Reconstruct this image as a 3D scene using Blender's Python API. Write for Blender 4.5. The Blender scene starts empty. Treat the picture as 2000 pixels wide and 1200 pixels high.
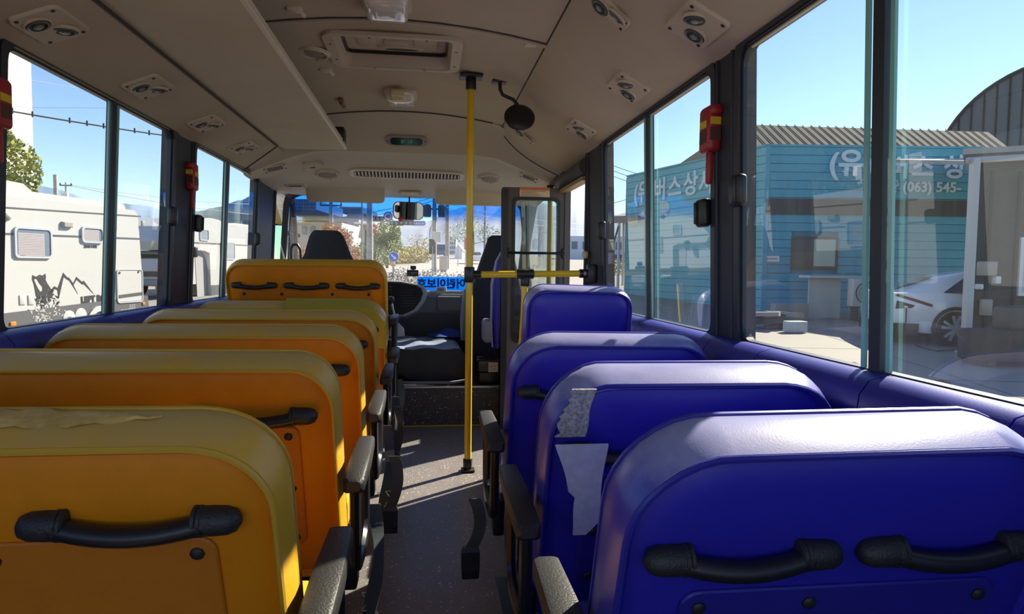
import bpy, bmesh, math, random
from mathutils import Vector, Matrix
random.seed(7)
SC = bpy.context.scene
COL = SC.collection
PI = math.pi
R = math.radians
# ------------------------------------------------------------------ camera
FPX = 1330.0                       # focal length in pixels of a 2000 px wide frame
EYE = Vector((0.0, 0.0, 0.96))     # 0.96 m above the bus floor
ROLL, PITCH, YAW = R(0.7), R(3.312), R(7.143)
_fw = Vector((math.sin(YAW)*math.cos(PITCH), math.cos(YAW)*math.cos(PITCH), -math.sin(PITCH)))
_r0 = Vector((math.cos(YAW), -math.sin(YAW), 0)); _u0 = _r0.cross(_fw)
_rt = _r0*math.cos(ROLL) + _u0*math.sin(ROLL)
_up = _u0*math.cos(ROLL) - _r0*math.sin(ROLL)
cd = bpy.data.cameras.new('camera'); cam = bpy.data.objects.new('camera', cd); COL.objects.link(cam)
cd.sensor_width = 36.0; cd.lens = FPX/2000*36.0; cd.clip_start = 0.02; cd.clip_end = 3000
cam.matrix_world = Matrix(((_rt.x, _up.x, -_fw.x, EYE.x), (_rt.y, _up.y, -_fw.y, EYE.y), (_rt.z, _up.z, -_fw.z, EYE.z), (0, 0, 0, 1)))
SC.camera = cam
# ------------------------------------------------------------------ sky, sun, exposure
SUN_EL = R(36.3)
SUN_AZ = math.atan2(0.78, 0.62)    # from +Y (forward) towards +X (right)
w = bpy.data.worlds.new('sky'); SC.world = w; w.use_nodes = True
nt = w.node_tree; nt.nodes.clear()
sky = nt.nodes.new('ShaderNodeTexSky'); sky.sky_type = 'NISHITA'; sky.sun_disc = False
sky.sun_elevation = SUN_EL; sky.sun_rotation = SUN_AZ
sky.altitude = 100; sky.air_density = 1.0; sky.dust_density = 0.05; sky.ozone_density = 2.5
hs = nt.nodes.new('ShaderNodeHueSaturation'); hs.inputs['Hue'].default_value = 0.512; hs.inputs['Saturation'].default_value = 1.10
bg = nt.nodes.new('ShaderNodeBackground'); bg.inputs['Strength'].default_value = 0.106
wo = nt.nodes.new('ShaderNodeOutputWorld')
nt.links.new(sky.outputs[0], hs.inputs['Color']); nt.links.new(hs.outputs[0], bg.inputs[0]); nt.links.new(bg.outputs[0], wo.inputs[0])
sl = bpy.data.lights.new('sun', 'SUN'); sl.energy = 6.3; sl.angle = R(0.6); sl.color = (1.0, 0.90, 0.74)
so = bpy.data.objects.new('sun', sl); COL.objects.link(so)
_sd = Vector((math.sin(SUN_AZ)*math.cos(SUN_EL), math.cos(SUN_AZ)*math.cos(SUN_EL), math.sin(SUN_EL)))
so.rotation_euler = _sd.to_track_quat('Z', 'Y').to_euler()
vs = SC.view_settings; vs.view_transform = 'Standard'; vs.look = 'None'; vs.gamma = 1.0; vs.exposure = 1.15
try: vs.use_curve_mapping = False
except Exception: pass
cy = SC.cycles
cy.max_bounces = 16; cy.diffuse_bounces = 9; cy.glossy_bounces = 5; cy.transmission_bounces = 8; cy.transparent_max_bounces = 24
cy.caustics_reflective = False; cy.caustics_refractive = False; cy.use_denoising = True; cy.sample_clamp_indirect = 8.0
try: cy.denoiser = 'OPENIMAGEDENOISE'
except Exception: pass
# ------------------------------------------------------------------ helpers: pixels of the photograph to places in the bus
def ray(px, py): return _fw + _rt*((px-1000)/FPX) + _up*((600-py)/FPX)
def at_y(px, py, Y): d = ray(px, py); return EYE + d*(Y/d.y)
def at_x(px, py, X): d = ray(px, py); return EYE + d*(X/d.x)
def at_z(px, py, Z): d = ray(px, py); return EYE + d*((Z-EYE.z)/d.z)
def at_plane(px, py, P0, N): d = ray(px, py); N = Vector(N); return EYE + d*(((Vector(P0)-EYE).dot(N))/d.dot(N))
def at_depth(px, py, D): return EYE + ray(px, py)*D
def gz(x, y): return -0.80 + 0.03*y if y > -20 else -1.4            # the yard rises slightly ahead of the bus
def ground_at(px, D):
    p = at_depth(px, 540, D); return Vector((p.x, p.y, gz(p.x, p.y)))
# ------------------------------------------------------------------ materials
MATS = {}
def mat(name, col, rough=0.6, metal=0.0, spec=0.5, noise=0.0, nscale=8.0, col2=None, bump=0.0, bscale=200.0, coat=0.0, emit=None, stretch=None, ndetail=4):
    if name in MATS: return MATS[name]
    m = bpy.data.materials.new(name); m.use_nodes = True; MATS[name] = m
    t = m.node_tree; b = t.nodes['Principled BSDF']
    b.inputs['Base Color'].default_value = (*col, 1); b.inputs['Roughness'].default_value = rough
    b.inputs['Metallic'].default_value = metal; b.inputs['Specular IOR Level'].default_value = spec
    b.inputs['Coat Weight'].default_value = coat
    if noise > 0 or bump > 0:
        tc = t.nodes.new('ShaderNodeTexCoord'); src = tc.outputs['Object']
        if stretch:
            mp = t.nodes.new('ShaderNodeMapping'); mp.inputs['Scale'].default_value = stretch
            t.links.new(src, mp.inputs[0]); src = mp.outputs[0]
    if noise > 0:
        n = t.nodes.new('ShaderNodeTexNoise'); n.inputs['Scale'].default_value = nscale; n.inputs['Detail'].default_value = ndetail
        n.inputs['Roughness'].default_value = 0.65
        t.links.new(src, n.inputs['Vector'])
        cr = t.nodes.new('ShaderNodeValToRGB'); cr.color_ramp.elements[0].position = 0.5-noise/2; cr.color_ramp.elements[1].position = 0.5+noise/2+0.05
        c2 = col2 or tuple(c*0.6 for c in col)
        cr.color_ramp.elements[0].color = (*c2, 1); cr.color_ramp.elements[1].color = (*col, 1)
        t.links.new(n.outputs[0], cr.inputs[0]); t.links.new(cr.outputs[0], b.inputs['Base Color'])
    if bump > 0:
        n2 = t.nodes.new('ShaderNodeTexNoise'); n2.inputs['Scale'].default_value = bscale; n2.inputs['Detail'].default_value = 2
        t.links.new(src, n2.inputs['Vector'])
        bp = t.nodes.new('ShaderNodeBump'); bp.inputs['Strength'].default_value = bump; bp.inputs['Distance'].default_value = 0.002
        t.links.new(n2.outputs[0], bp.inputs['Height']); t.links.new(bp.outputs[0], b.inputs['Normal'])
    if emit:
        b.inputs['Emission Color'].default_value = (*emit[0], 1); b.inputs['Emission Strength'].default_value = emit[1]
    return m
def glass(name, tint, refl=1.0, dirt=0.0, dscale=6.0, band=None, ior=1.5, dcol=(0.7, 0.75, 0.75), dstretch=(1, 1, 1)):
    """thin pane: sees through with a tint, mirrors by Fresnel, optional dust film; band = (z0, z1, colour) a tinted strip of the pane"""
    m = bpy.data.materials.new(name); m.use_nodes = True; MATS[name] = m
    t = m.node_tree; t.nodes.clear(); N = t.nodes.new; L = t.links.new
    out = N('ShaderNodeOutputMaterial'); tr = N('ShaderNodeBsdfTransparent'); tr.inputs[0].default_value = (*tint, 1)
    gl = N('ShaderNodeBsdfGlossy'); gl.inputs['Roughness'].default_value = 0.0
    lw = N('ShaderNodeLayerWeight'); lw.inputs['Blend'].default_value = 0.5          # facing = 1 - |cos|: Schlick for both faces of a thin pane
    pw = N('ShaderNodeMath'); pw.operation = 'POWER'; pw.inputs[1].default_value = 4.5; L(lw.outputs['Facing'], pw.inputs[0])
    fr = N('ShaderNodeMath'); fr.operation = 'MULTIPLY_ADD'; fr.inputs[1].default_value = 0.80; fr.inputs[2].default_value = 0.075; L(pw.outputs[0], fr.inputs[0])
    mu = N('ShaderNodeMath'); mu.operation = 'MULTIPLY'; mu.inputs[1].default_value = refl; mu.use_clamp = True
    L(fr.outputs[0], mu.inputs[0])
    tc = N('ShaderNodeTexCoord')
    last = tr
    if band:
        sp = N('ShaderNodeSeparateXYZ'); L(tc.outputs['Object'], sp.inputs[0])
        mr = N('ShaderNodeMapRange'); mr.inputs['From Min'].default_value = band[0]; mr.inputs['From Max'].default_value = band[1]; mr.interpolation_type = 'SMOOTHSTEP'
        L(sp.outputs['Z'], mr.inputs['Value'])
        mx = N('ShaderNodeMix'); mx.data_type = 'RGBA'; mx.inputs['A'].default_value = (*tint, 1); mx.inputs['B'].default_value = (*band[2], 1)
        L(mr.outputs[0], mx.inputs['Factor']); L(mx.outputs['Result'], tr.inputs[0])
    if dirt > 0:
        df = N('ShaderNodeBsdfTranslucent'); df.inputs[0].default_value = (*dcol, 1)
        d2 = N('ShaderNodeBsdfDiffuse'); d2.inputs[0].default_value = (*dcol, 1)
        mm = N('ShaderNodeMixShader'); mm.inputs[0].default_value = 0.4; L(df.outputs[0], mm.inputs[1]); L(d2.outputs[0], mm.inputs[2])
        mp = N('ShaderNodeMapping'); mp.inputs['Scale'].default_value = dstretch; mp.inputs['Rotation'].default_value = (R(38), 0, 0); L(tc.outputs['Object'], mp.inputs[0])
        n = N('ShaderNodeTexNoise'); n.inputs['Scale'].default_value = dscale; n.inputs['Detail'].default_value = 8; n.inputs['Roughness'].default_value = 0.7; L(mp.outputs[0], n.inputs['Vector'])
        mr2 = N('ShaderNodeMapRange'); mr2.inputs['From Min'].default_value = 0.35; mr2.inputs['From Max'].default_value = 0.75
        mr2.inputs['To Min'].default_value = dirt*0.35; mr2.inputs['To Max'].default_value = dirt*1.6; L(n.outputs[0], mr2.inputs['Value'])
        ms = N('ShaderNodeMixShader'); L(mr2.outputs[0], ms.inputs[0]); L(tr.outputs[0], ms.inputs[1]); L(mm.outputs[0], ms.inputs[2]); last = ms
    mix = N('ShaderNodeMixShader'); L(mu.outputs[0], mix.inputs[0]); L(last.outputs[0], mix.inputs[1]); L(gl.outputs[0], mix.inputs[2]); L(mix.outputs[0], out.inputs[0])
    return m
# ------------------------------------------------------------------ mesh builder
WM = {}
class MB:
    def __init__(s): s.v = []; s.f = []; s.mi = []; s.sm = []
    def add(s, vs, fs, mi=0, smooth=False, M=None):
        o = len(s.v)
        s.v += [(M @ Vector(p)) if M is not None else Vector(p) for p in vs]
        for f in fs: s.f.append([i+o for i in f]); s.mi.append(mi); s.sm.append(smooth)
        return s
    def box(s, c, d, mi=0, M=None):
        x, y, z = c; a, b, h = d[0]/2, d[1]/2, d[2]/2
        vs = [(x+i*a, y+j*b, z+k*h) for k in (-1, 1) for j in (-1, 1) for i in (-1, 1)]
        return s.add(vs, [(0, 2, 3, 1), (4, 5, 7, 6), (0, 1, 5, 4), (2, 6, 7, 3), (0, 4, 6, 2), (1, 3, 7, 5)], mi, False, M)
    def rbox(s, c, d, r=0.01, seg=2, mi=0, M=None, smooth=True):
        bm = bmesh.new(); bmesh.ops.create_cube(bm, size=1.0)
        for v in bm.verts: v.co = Vector((v.co.x*d[0], v.co.y*d[1], v.co.z*d[2]))
        bmesh.ops.bevel(bm, geom=bm.edges[:], offset=min(r, min(d)*0.49), segments=seg, affect='EDGES', profile=0.5)
        bm.verts.index_update()
        s.add([v.co+Vector(c) for v in bm.verts], [[v.index for v in f.verts] for f in bm.faces], mi, smooth, M); bm.free(); return s
    def tube(s, pts, r, n=8, closed=False, mi=0, cap=True, flat=1.0, M=None, upv=None):
        pts = [Vector(p) for p in pts]; k = len(pts); rs = r if isinstance(r, (list, tuple)) else [r]*k
        vs = []; prev = None
        for i, p in enumerate(pts):
            a = pts[(i-1) % k] if (closed or i > 0) else p; b = pts[(i+1) % k] if (closed or i < k-1) else p
            t = (b-a).normalized()
            if prev is None:
                u = Vector(upv) if upv else (Vector((0, 0, 1)) if abs(t.z) < 0.9 else Vector((0, 1, 0)))
            else: u = prev
            sd = t.cross(u)
            if sd.length < 1e-6: sd = t.cross(Vector((1, 0, 0)))
            sd.normalize(); u = sd.cross(t).normalized(); prev = u
            for j in range(n):
                th = 2*PI*j/n; vs.append(p + sd*(math.cos(th)*rs[i]) + u*(math.sin(th)*rs[i]*flat))
        fs = []
        for i in range(k if closed else k-1):
            i2 = (i+1) % k
            for j in range(n): fs.append((i*n+j, i*n+(j+1) % n, i2*n+(j+1) % n, i2*n+j))
        s.add(vs, fs, mi, True, M)
        if cap and not closed:
            o = len(s.v)-len(vs); s.f.append([o+j for j in range(n)][::-1]); s.mi.append(mi); s.sm.append(False)
            s.f.append([o+(k-1)*n+j for j in range(n)]); s.mi.append(mi); s.sm.append(False)
        return s
    def lathe(s, prof, n=20, M=None, mi=0, smooth=True, cap=True):
        """prof [(radius, height)] about local z"""
        vs = []; fs = []
        for r, h in prof:
            for j in range(n): vs.append((r*math.cos(2*PI*j/n), r*math.sin(2*PI*j/n), h))
        for i in range(len(prof)-1):
            for j in range(n): fs.append((i*n+j, i*n+(j+1) % n, (i+1)*n+(j+1) % n, (i+1)*n+j))
        s.add(vs, fs, mi, smooth, M)
        if cap:
            o = len(s.v)-len(vs); s.f.append([o+j for j in range(n)][::-1]); s.mi.append(mi); s.sm.append(False)
            k = len(prof)-1; s.f.append([o+k*n+j for j in range(n)]); s.mi.append(mi); s.sm.append(False)
        return s
    def loft(s, rings, cap0=True, cap1=True, mi=0, smooth=True, closed=True, M=None):
        n = len(rings[0]); vs = [p for r in rings for p in r]; fs = []
        for i in range(len(rings)-1):
            for j in range(n if closed else n-1): fs.append((i*n+j, i*n+(j+1) % n, (i+1)*n+(j+1) % n, (i+1)*n+j))
        s.add(vs, fs, mi, smooth, M); o = len(s.v)-len(vs)
        if cap0: s.f.append([o+j for j in range(n)][::-1]); s.mi.append(mi); s.sm.append(smooth)
        if cap1: s.f.append([o+(len(rings)-1)*n+j for j in range(n)]); s.mi.append(mi); s.sm.append(smooth)
        return s
    def prism(s, poly, h0, h1, mi=0, M=None, smooth=False):
        n = len(poly); s.add([(x, y, h0) for x, y in poly]+[(x, y, h1) for x, y in poly],
            [tuple(range(n))[::-1], tuple(range(n, 2*n))]+[(j, (j+1) % n, n+(j+1) % n, n+j) for j in range(n)], mi, smooth, M); return s
    def frame(s, outer, inner, h0, h1, mi=0, M=None):
        """flat frame between two outlines of equal point count, from local z h0 to h1"""
        n = len(outer); vs = [(x, y, h) for h in (h0, h1) for pl in (outer, inner) for x, y in pl]; fs = []
        for j in range(n):
            k = (j+1) % n
            fs += [(j, n+j, n+k, k), (2*n+j, 2*n+k, 3*n+k, 3*n+j), (j, k, 2*n+k, 2*n+j), (n+j, 3*n+j, 3*n+k, n+k)]
        return s.add(vs, fs, mi, False, M)
    def build(s, name, mats, parent=None, local=False, flip=False):
        me = bpy.data.meshes.new(name); mats = mats if isinstance(mats, (list, tuple)) else [mats]
        vs = s.v; off = Vector((0, 0, 0))
        if parent is not None and not local:
            inv = WM[parent.name].inverted(); vs = [inv @ p for p in vs]
        elif parent is None and vs:
            xs = [p.x for p in vs]; ys = [p.y for p in vs]; zs = [p.z for p in vs]
            off = Vector(((min(xs)+max(xs))/2, (min(ys)+max(ys))/2, min(zs))); vs = [p-off for p in vs]
        me.from_pydata([tuple(p) for p in vs], [], s.f)
        for m in mats: me.materials.append(m)
        for i, p in enumerate(me.polygons): p.material_index = s.mi[i]; p.use_smooth = s.sm[i]
        me.update()
        bm = bmesh.new(); bm.from_mesh(me); bmesh.ops.recalc_face_normals(bm, faces=bm.faces[:]); bm.to_mesh(me); bm.free()
        if any(s.sm):
            try: me.set_sharp_from_angle(angle=R(40))
            except Exception: pass
        o = bpy.data.objects.new(name, me); COL.objects.link(o)
        if parent is not None:
            o.parent = parent; WM[o.name] = WM[parent.name].copy()
        else:
            o.location = off; WM[o.name] = Matrix.Translation(off)
        return o
def tag(o, label=None, cat=None, group=None, kind=None):
    if label: o['label'] = label
    if cat: o['category'] = cat
    if group: o['group'] = group
    if kind: o['kind'] = kind
    return o
def thing(name, label, cat, loc=(0, 0, 0), rz=0.0, group=None, M=None):
    o = bpy.data.objects.new(name, None); COL.objects.link(o); o.empty_display_size = 0.05
    m = M if M is not None else Matrix.Translation(Vector(loc)) @ Matrix.Rotation(rz, 4, 'Z')
    o.matrix_world = m; WM[o.name] = m.copy()
    return tag(o, label, cat, group)
def struct(name, mb, m, parent=None, label=None):
    o = mb.build(name, m, parent)
    if parent is None: o['kind'] = 'structure'
    if label: o['label'] = label
    return o
def structroot(name, label=None, loc=(0, 0, 0)):
    o = bpy.data.objects.new(name, None); COL.objects.link(o); o.location = loc; WM[o.name] = Matrix.Translation(Vector(loc)); o['kind'] = 'structure'
    if label: o['label'] = label
    return o
def dup(root, M, label=None, group=None):
    r = root.copy(); COL.objects.link(r); r.matrix_world = M; WM[r.name] = M.copy()
    if label: r['label'] = label
    if group: r['group'] = group
    for ch in root.children:
        c = ch.copy(); COL.objects.link(c); c.parent = r; WM[c.name] = M.copy()
        for g in ch.children:
            d = g.copy(); COL.objects.link(d); d.parent = c
    return r
def share(o, parent, name=None):
    c = o.copy(); c.name = name or o.name.split('.')[0]; COL.objects.link(c); c.parent = parent; WM[c.name] = WM[parent.name].copy(); return c
def surf_hit(o, px, py):
    """where the sight line through a pixel meets a built surface: the point and the normal facing the seats"""
    from mathutils.bvhtree import BVHTree
    W = WM[o.name]; bv = BVHTree.FromPolygons([W @ v.co for v in o.data.vertices], [list(p.vertices) for p in o.data.polygons])
    d = ray(px, py).normalized(); loc, n, i, dist = bv.ray_cast(EYE, d)
    if loc is None: return None, None
    return loc, (n if n.dot(d) < 0 else -n)
def rrect(w, h, r, n=6, cx=0.0, cy=0.0, rb=None):
    """rounded rectangle outline, counter-clockwise; r top corners, rb bottom corners"""
    rb = r if rb is None else rb; out = []
    for (sx, sy, rr, a0) in ((1, 1, r, 0), (-1, 1, r, 90), (-1, -1, rb, 180), (1, -1, rb, 270)):
        for i in range(n+1):
            a = R(a0+90*i/n); out.append((cx+sx*(w/2-rr)+rr*math.cos(a), cy+sy*(h/2-rr)+rr*math.sin(a)))
    return out
def frameM(o, x, y):
    """matrix whose local x, y lie along the given directions at origin o"""
    x = Vector(x).normalized(); y = Vector(y); z = x.cross(y).normalized(); y = z.cross(x)
    return Matrix(((x.x, y.x, z.x, o[0]), (x.y, y.y, z.y, o[1]), (x.z, y.z, z.z, o[2]), (0, 0, 0, 1)))
def text_mesh(body, size, M, name, m, parent=None, extrude=0.004, bold=0.0, align='CENTER', fit=None):
    c = bpy.data.curves.new('lettering', 'FONT'); c.body = body; c.size = size; c.align_x = align; c.align_y = 'CENTER'
    c.extrude = extrude; c.offset = bold; c.resolution_u = 3
    o = bpy.data.objects.new('lettering_tmp', c); COL.objects.link(o)
    dg = bpy.context.evaluated_depsgraph_get(); me0 = bpy.data.meshes.new_from_object(o.evaluated_get(dg))
    S_ = 1.0
    if fit: S_ = fit/max(1e-6, max(v.co.x for v in me0.vertices)-min(v.co.x for v in me0.vertices))
    mb = MB(); mb.add([(v.co.x*S_, v.co.y*S_, v.co.z) for v in me0.vertices], [list(p.vertices) for p in me0.polygons], 0, False, M)
    bpy.data.objects.remove(o); bpy.data.curves.remove(c); bpy.data.meshes.remove(me0)
    return mb.build(name, m, parent)
# ------------------------------------------------------------------ named materials
def speckle(name, base, hi, lo, rough=0.5, scale=110, base2=None):
    m = bpy.data.materials.new(name); m.use_nodes = True; MATS[name] = m; t = m.node_tree; N = t.nodes.new; L = t.links.new; b = t.nodes['Principled BSDF']
    b.inputs['Roughness'].default_value = rough; tc = N('ShaderNodeTexCoord')
    n = N('ShaderNodeTexNoise'); n.inputs['Scale'].default_value = 6; n.inputs['Detail'].default_value = 6; L(tc.outputs['Object'], n.inputs['Vector'])
    mx = N('ShaderNodeMix'); mx.data_type = 'RGBA'; mx.inputs['A'].default_value = (*(base2 or tuple(c*0.75 for c in base)), 1); mx.inputs['B'].default_value = (*base, 1); L(n.outputs[0], mx.inputs['Factor'])
    prev = mx.outputs['Result']
    for i, (c, th, sc) in enumerate(((hi, 0.20, scale), (lo, 0.18, scale*1.3), (hi, 0.22, scale*0.55))):
        v = N('ShaderNodeTexVoronoi'); v.inputs['Scale'].default_value = sc; L(tc.outputs['Object'], v.inputs['Vector'])
        lt = N('ShaderNodeMath'); lt.operation = 'LESS_THAN'; lt.inputs[1].default_value = th; L(v.outputs['Distance'], lt.inputs[0])
        sr = N('ShaderNodeSeparateColor'); L(v.outputs['Color'], sr.inputs[0])
        g = N('ShaderNodeMath'); g.operation = 'GREATER_THAN'; g.inputs[1].default_value = 0.55 if i < 2 else 0.8; L(sr.outputs[0], g.inputs[0])
        mu = N('ShaderNodeMath'); mu.operation = 'MULTIPLY'; L(lt.outputs[0], mu.inputs[0]); L(g.outputs[0], mu.inputs[1])
        x = N('ShaderNodeMix'); x.data_type = 'RGBA'; L(prev, x.inputs['A']); x.inputs['B'].default_value = (*c, 1); L(mu.outputs[0], x.inputs['Factor']); prev = x.outputs['Result']
    L(prev, b.inputs['Base Color']); return m
def translucent(name, col, rough=0.5, mixf=0.6):
    m = bpy.data.materials.new(name); m.use_nodes = True; MATS[name] = m; t = m.node_tree; t.nodes.clear(); N = t.nodes.new; L = t.links.new
    o = N('ShaderNodeOutputMaterial'); a = N('ShaderNodeBsdfTranslucent'); a.inputs[0].default_value = (*col, 1); d = N('ShaderNodeBsdfDiffuse'); d.inputs[0].default_value = (*col, 1)
    x = N('ShaderNodeMixShader'); x.inputs[0].default_value = mixf; L(d.outputs[0], x.inputs[1]); L(a.outputs[0], x.inputs[2]); L(x.outputs[0], o.inputs[0]); return m
def mottled_vinyl(name, col, top_col, dirt, rough, z0, z1, wscale=7.0, grime=0.35, spec=0.5):
    """vinyl whose colour shifts from col to a second tone with the height on the seat back, mottled by noise"""
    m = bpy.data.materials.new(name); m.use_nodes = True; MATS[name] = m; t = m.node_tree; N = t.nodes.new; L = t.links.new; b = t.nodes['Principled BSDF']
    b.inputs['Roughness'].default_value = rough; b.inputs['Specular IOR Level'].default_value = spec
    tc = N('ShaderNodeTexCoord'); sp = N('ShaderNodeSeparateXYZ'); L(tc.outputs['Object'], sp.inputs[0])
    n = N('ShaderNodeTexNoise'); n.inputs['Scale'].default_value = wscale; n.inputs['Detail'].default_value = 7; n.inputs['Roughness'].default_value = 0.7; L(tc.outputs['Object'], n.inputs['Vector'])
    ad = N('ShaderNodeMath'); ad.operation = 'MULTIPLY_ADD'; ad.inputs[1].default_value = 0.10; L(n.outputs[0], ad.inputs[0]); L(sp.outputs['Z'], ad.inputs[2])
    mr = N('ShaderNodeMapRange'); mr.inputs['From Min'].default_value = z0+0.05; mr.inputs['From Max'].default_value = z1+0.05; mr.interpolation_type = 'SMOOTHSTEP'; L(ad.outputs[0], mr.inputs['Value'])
    mx = N('ShaderNodeMix'); mx.data_type = 'RGBA'; mx.inputs['A'].default_value = (*col, 1); mx.inputs['B'].default_value = (*top_col, 1); L(mr.outputs[0], mx.inputs['Factor'])
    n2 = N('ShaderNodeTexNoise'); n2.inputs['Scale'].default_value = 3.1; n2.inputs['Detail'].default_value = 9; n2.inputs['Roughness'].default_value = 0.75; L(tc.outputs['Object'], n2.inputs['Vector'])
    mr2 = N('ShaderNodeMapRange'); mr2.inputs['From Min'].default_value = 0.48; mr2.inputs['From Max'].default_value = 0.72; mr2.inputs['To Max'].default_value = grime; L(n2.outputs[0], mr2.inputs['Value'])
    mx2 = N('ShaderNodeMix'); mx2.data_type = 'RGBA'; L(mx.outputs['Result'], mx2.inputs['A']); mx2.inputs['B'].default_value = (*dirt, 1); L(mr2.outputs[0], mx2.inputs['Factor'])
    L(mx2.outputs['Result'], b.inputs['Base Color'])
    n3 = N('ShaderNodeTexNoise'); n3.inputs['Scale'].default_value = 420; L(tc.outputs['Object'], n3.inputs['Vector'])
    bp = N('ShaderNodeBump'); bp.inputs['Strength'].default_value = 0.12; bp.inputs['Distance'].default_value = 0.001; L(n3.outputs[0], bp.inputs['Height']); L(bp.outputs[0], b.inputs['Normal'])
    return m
BEIGE = mat('beige_headliner', (0.57, 0.50, 0.37), 0.85, noise=0.35, nscale=2.0, col2=(0.50, 0.435, 0.315), bump=0.15, bscale=500)
BEIGE2 = mat('beige_plastic', (0.60, 0.53, 0.40), 0.55, bump=0.08, bscale=300)
RACKM = mat('rack_vinyl', (0.62, 0.56, 0.41), 0.75, noise=0.25, nscale=1.5, col2=(0.56, 0.50, 0.36), bump=0.1, bscale=300)
LIP = mat('pale_edge_trim', (0.74, 0.67, 0.55), 0.45)
SEAM = mat('dark_seam', (0.05, 0.045, 0.04), 0.8)
RUBBER = mat('window_rubber', (0.022, 0.028, 0.042), 0.45)
SLATE = mat('slate_pillar', (0.022, 0.027, 0.042), 0.55, bump=0.1, bscale=400)
BLACK = mat('black_plastic', (0.012, 0.012, 0.014), 0.38, bump=0.06, bscale=600)
BLACKR = mat('black_textured_plastic', (0.021, 0.020, 0.019), 0.5, bump=0.5, bscale=330)
BLACKM = mat('black_painted_steel', (0.010, 0.010, 0.012), 0.28)
DGREY = mat('dark_grey_plastic', (0.055, 0.058, 0.066), 0.55, bump=0.1, bscale=300)
MGREY = mat('mid_grey_plastic', (0.22, 0.23, 0.25), 0.5)
BLUE = mat('blue_vinyl_panel', (0.024, 0.027, 0.31), 0.45, noise=0.3, nscale=3, col2=(0.020, 0.022, 0.24), bump=0.1, bscale=420)
FLOORM = speckle('speckled_floor_vinyl', (0.205, 0.188, 0.172), (0.58, 0.56, 0.48), (0.06, 0.06, 0.06), 0.42, 120, (0.125, 0.117, 0.113))
RISERM = speckle('dark_speckled_vinyl', (0.045, 0.042, 0.045), (0.42, 0.38, 0.32), (0.01, 0.01, 0.01), 0.5, 110)
ALU = mat('aluminium_strip', (0.55, 0.55, 0.55), 0.35, metal=0.9)
YPOLE = mat('yellow_handrail_paint', (0.78, 0.50, 0.015), 0.28, coat=0.3)
YLINE = mat('yellow_tape', (0.60, 0.44, 0.04), 0.6)
BROWN = mat('brown_grey_door_plastic', (0.105, 0.090, 0.082), 0.5, bump=0.08, bscale=300)
DUSTED = glass('side_glass_dusty', (0.93, 0.96, 0.94), 1.15, dirt=0.03, dscale=3.2, dcol=(0.62, 0.66, 0.64), dstretch=(1, 2.2, 0.35))
CLEAR = glass('side_glass', (0.94, 0.96, 0.96), 0.9, dirt=0.012, dscale=4)
WIND = glass('windscreen_glass', (0.94, 0.95, 0.96), 0.6, dirt=0.055, dscale=5, band=(0.485, 0.585, (0.03, 0.30, 0.95)), dcol=(0.85, 0.85, 0.83))
DOORG = glass('door_glass', (0.62, 0.72, 0.72), 1.3, dirt=0.02, dscale=30)
EDGE = mat('green_glass_edge', (0.25, 0.55, 0.50), 0.15, emit=None)
RED = mat('red_hammer_plastic', (0.36, 0.018, 0.030), 0.4)
CHROME = mat('mirror_metal', (0.9, 0.9, 0.9), 0.02, metal=1.0)
# ------------------------------------------------------------------ the bus body (the room)
ROOF_K = 0.178
def ceil_z(x): return 1.86-ROOF_K*(x+0.14)**2
def wx(side, z): return 0.83-(z-0.765)*0.030 if side > 0 else -1.135+(z-0.765)*0.045
Y0, Y1 = -0.95, 5.95
fl = structroot('floor', 'dark speckled vinyl bus floor, patched with sunlight')
mb = MB(); mb.box((-0.155, 1.57, -0.03), (1.99, 5.04, 0.06)); mb.build('aisle_floor', FLOORM, fl)
mb = MB(); mb.box((0.10, 4.90, 0.115), (1.48, 1.62, 0.228)); mb.box((-0.885, 4.70, 0.115), (0.50, 2.02, 0.228)); mb.build('raised_platform', RISERM, fl)
mb = MB(); mb.box((0.105, 4.083, 0.115), (0.685, 0.012, 0.228)); mb.build('step_riser', RISERM, fl)
mb = MB(); mb.rbox((0.105, 4.085, 0.237), (0.69, 0.030, 0.014), 0.005); mb.build('step_nosing', ALU, fl)
mb = MB(); mb.rbox((0.105, 4.072, 0.004), (0.69, 0.012, 0.006), 0.002); mb.build('yellow_step_line', YLINE, fl)
mb = MB(); mb.box((-0.155, 2.48, 1.97), (2.10, 6.94, 0.03)); struct('roof', mb, mat('roof_paint', (0.75, 0.6, 0.05), 0.5), None, 'outer roof skin of the bus')
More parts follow.
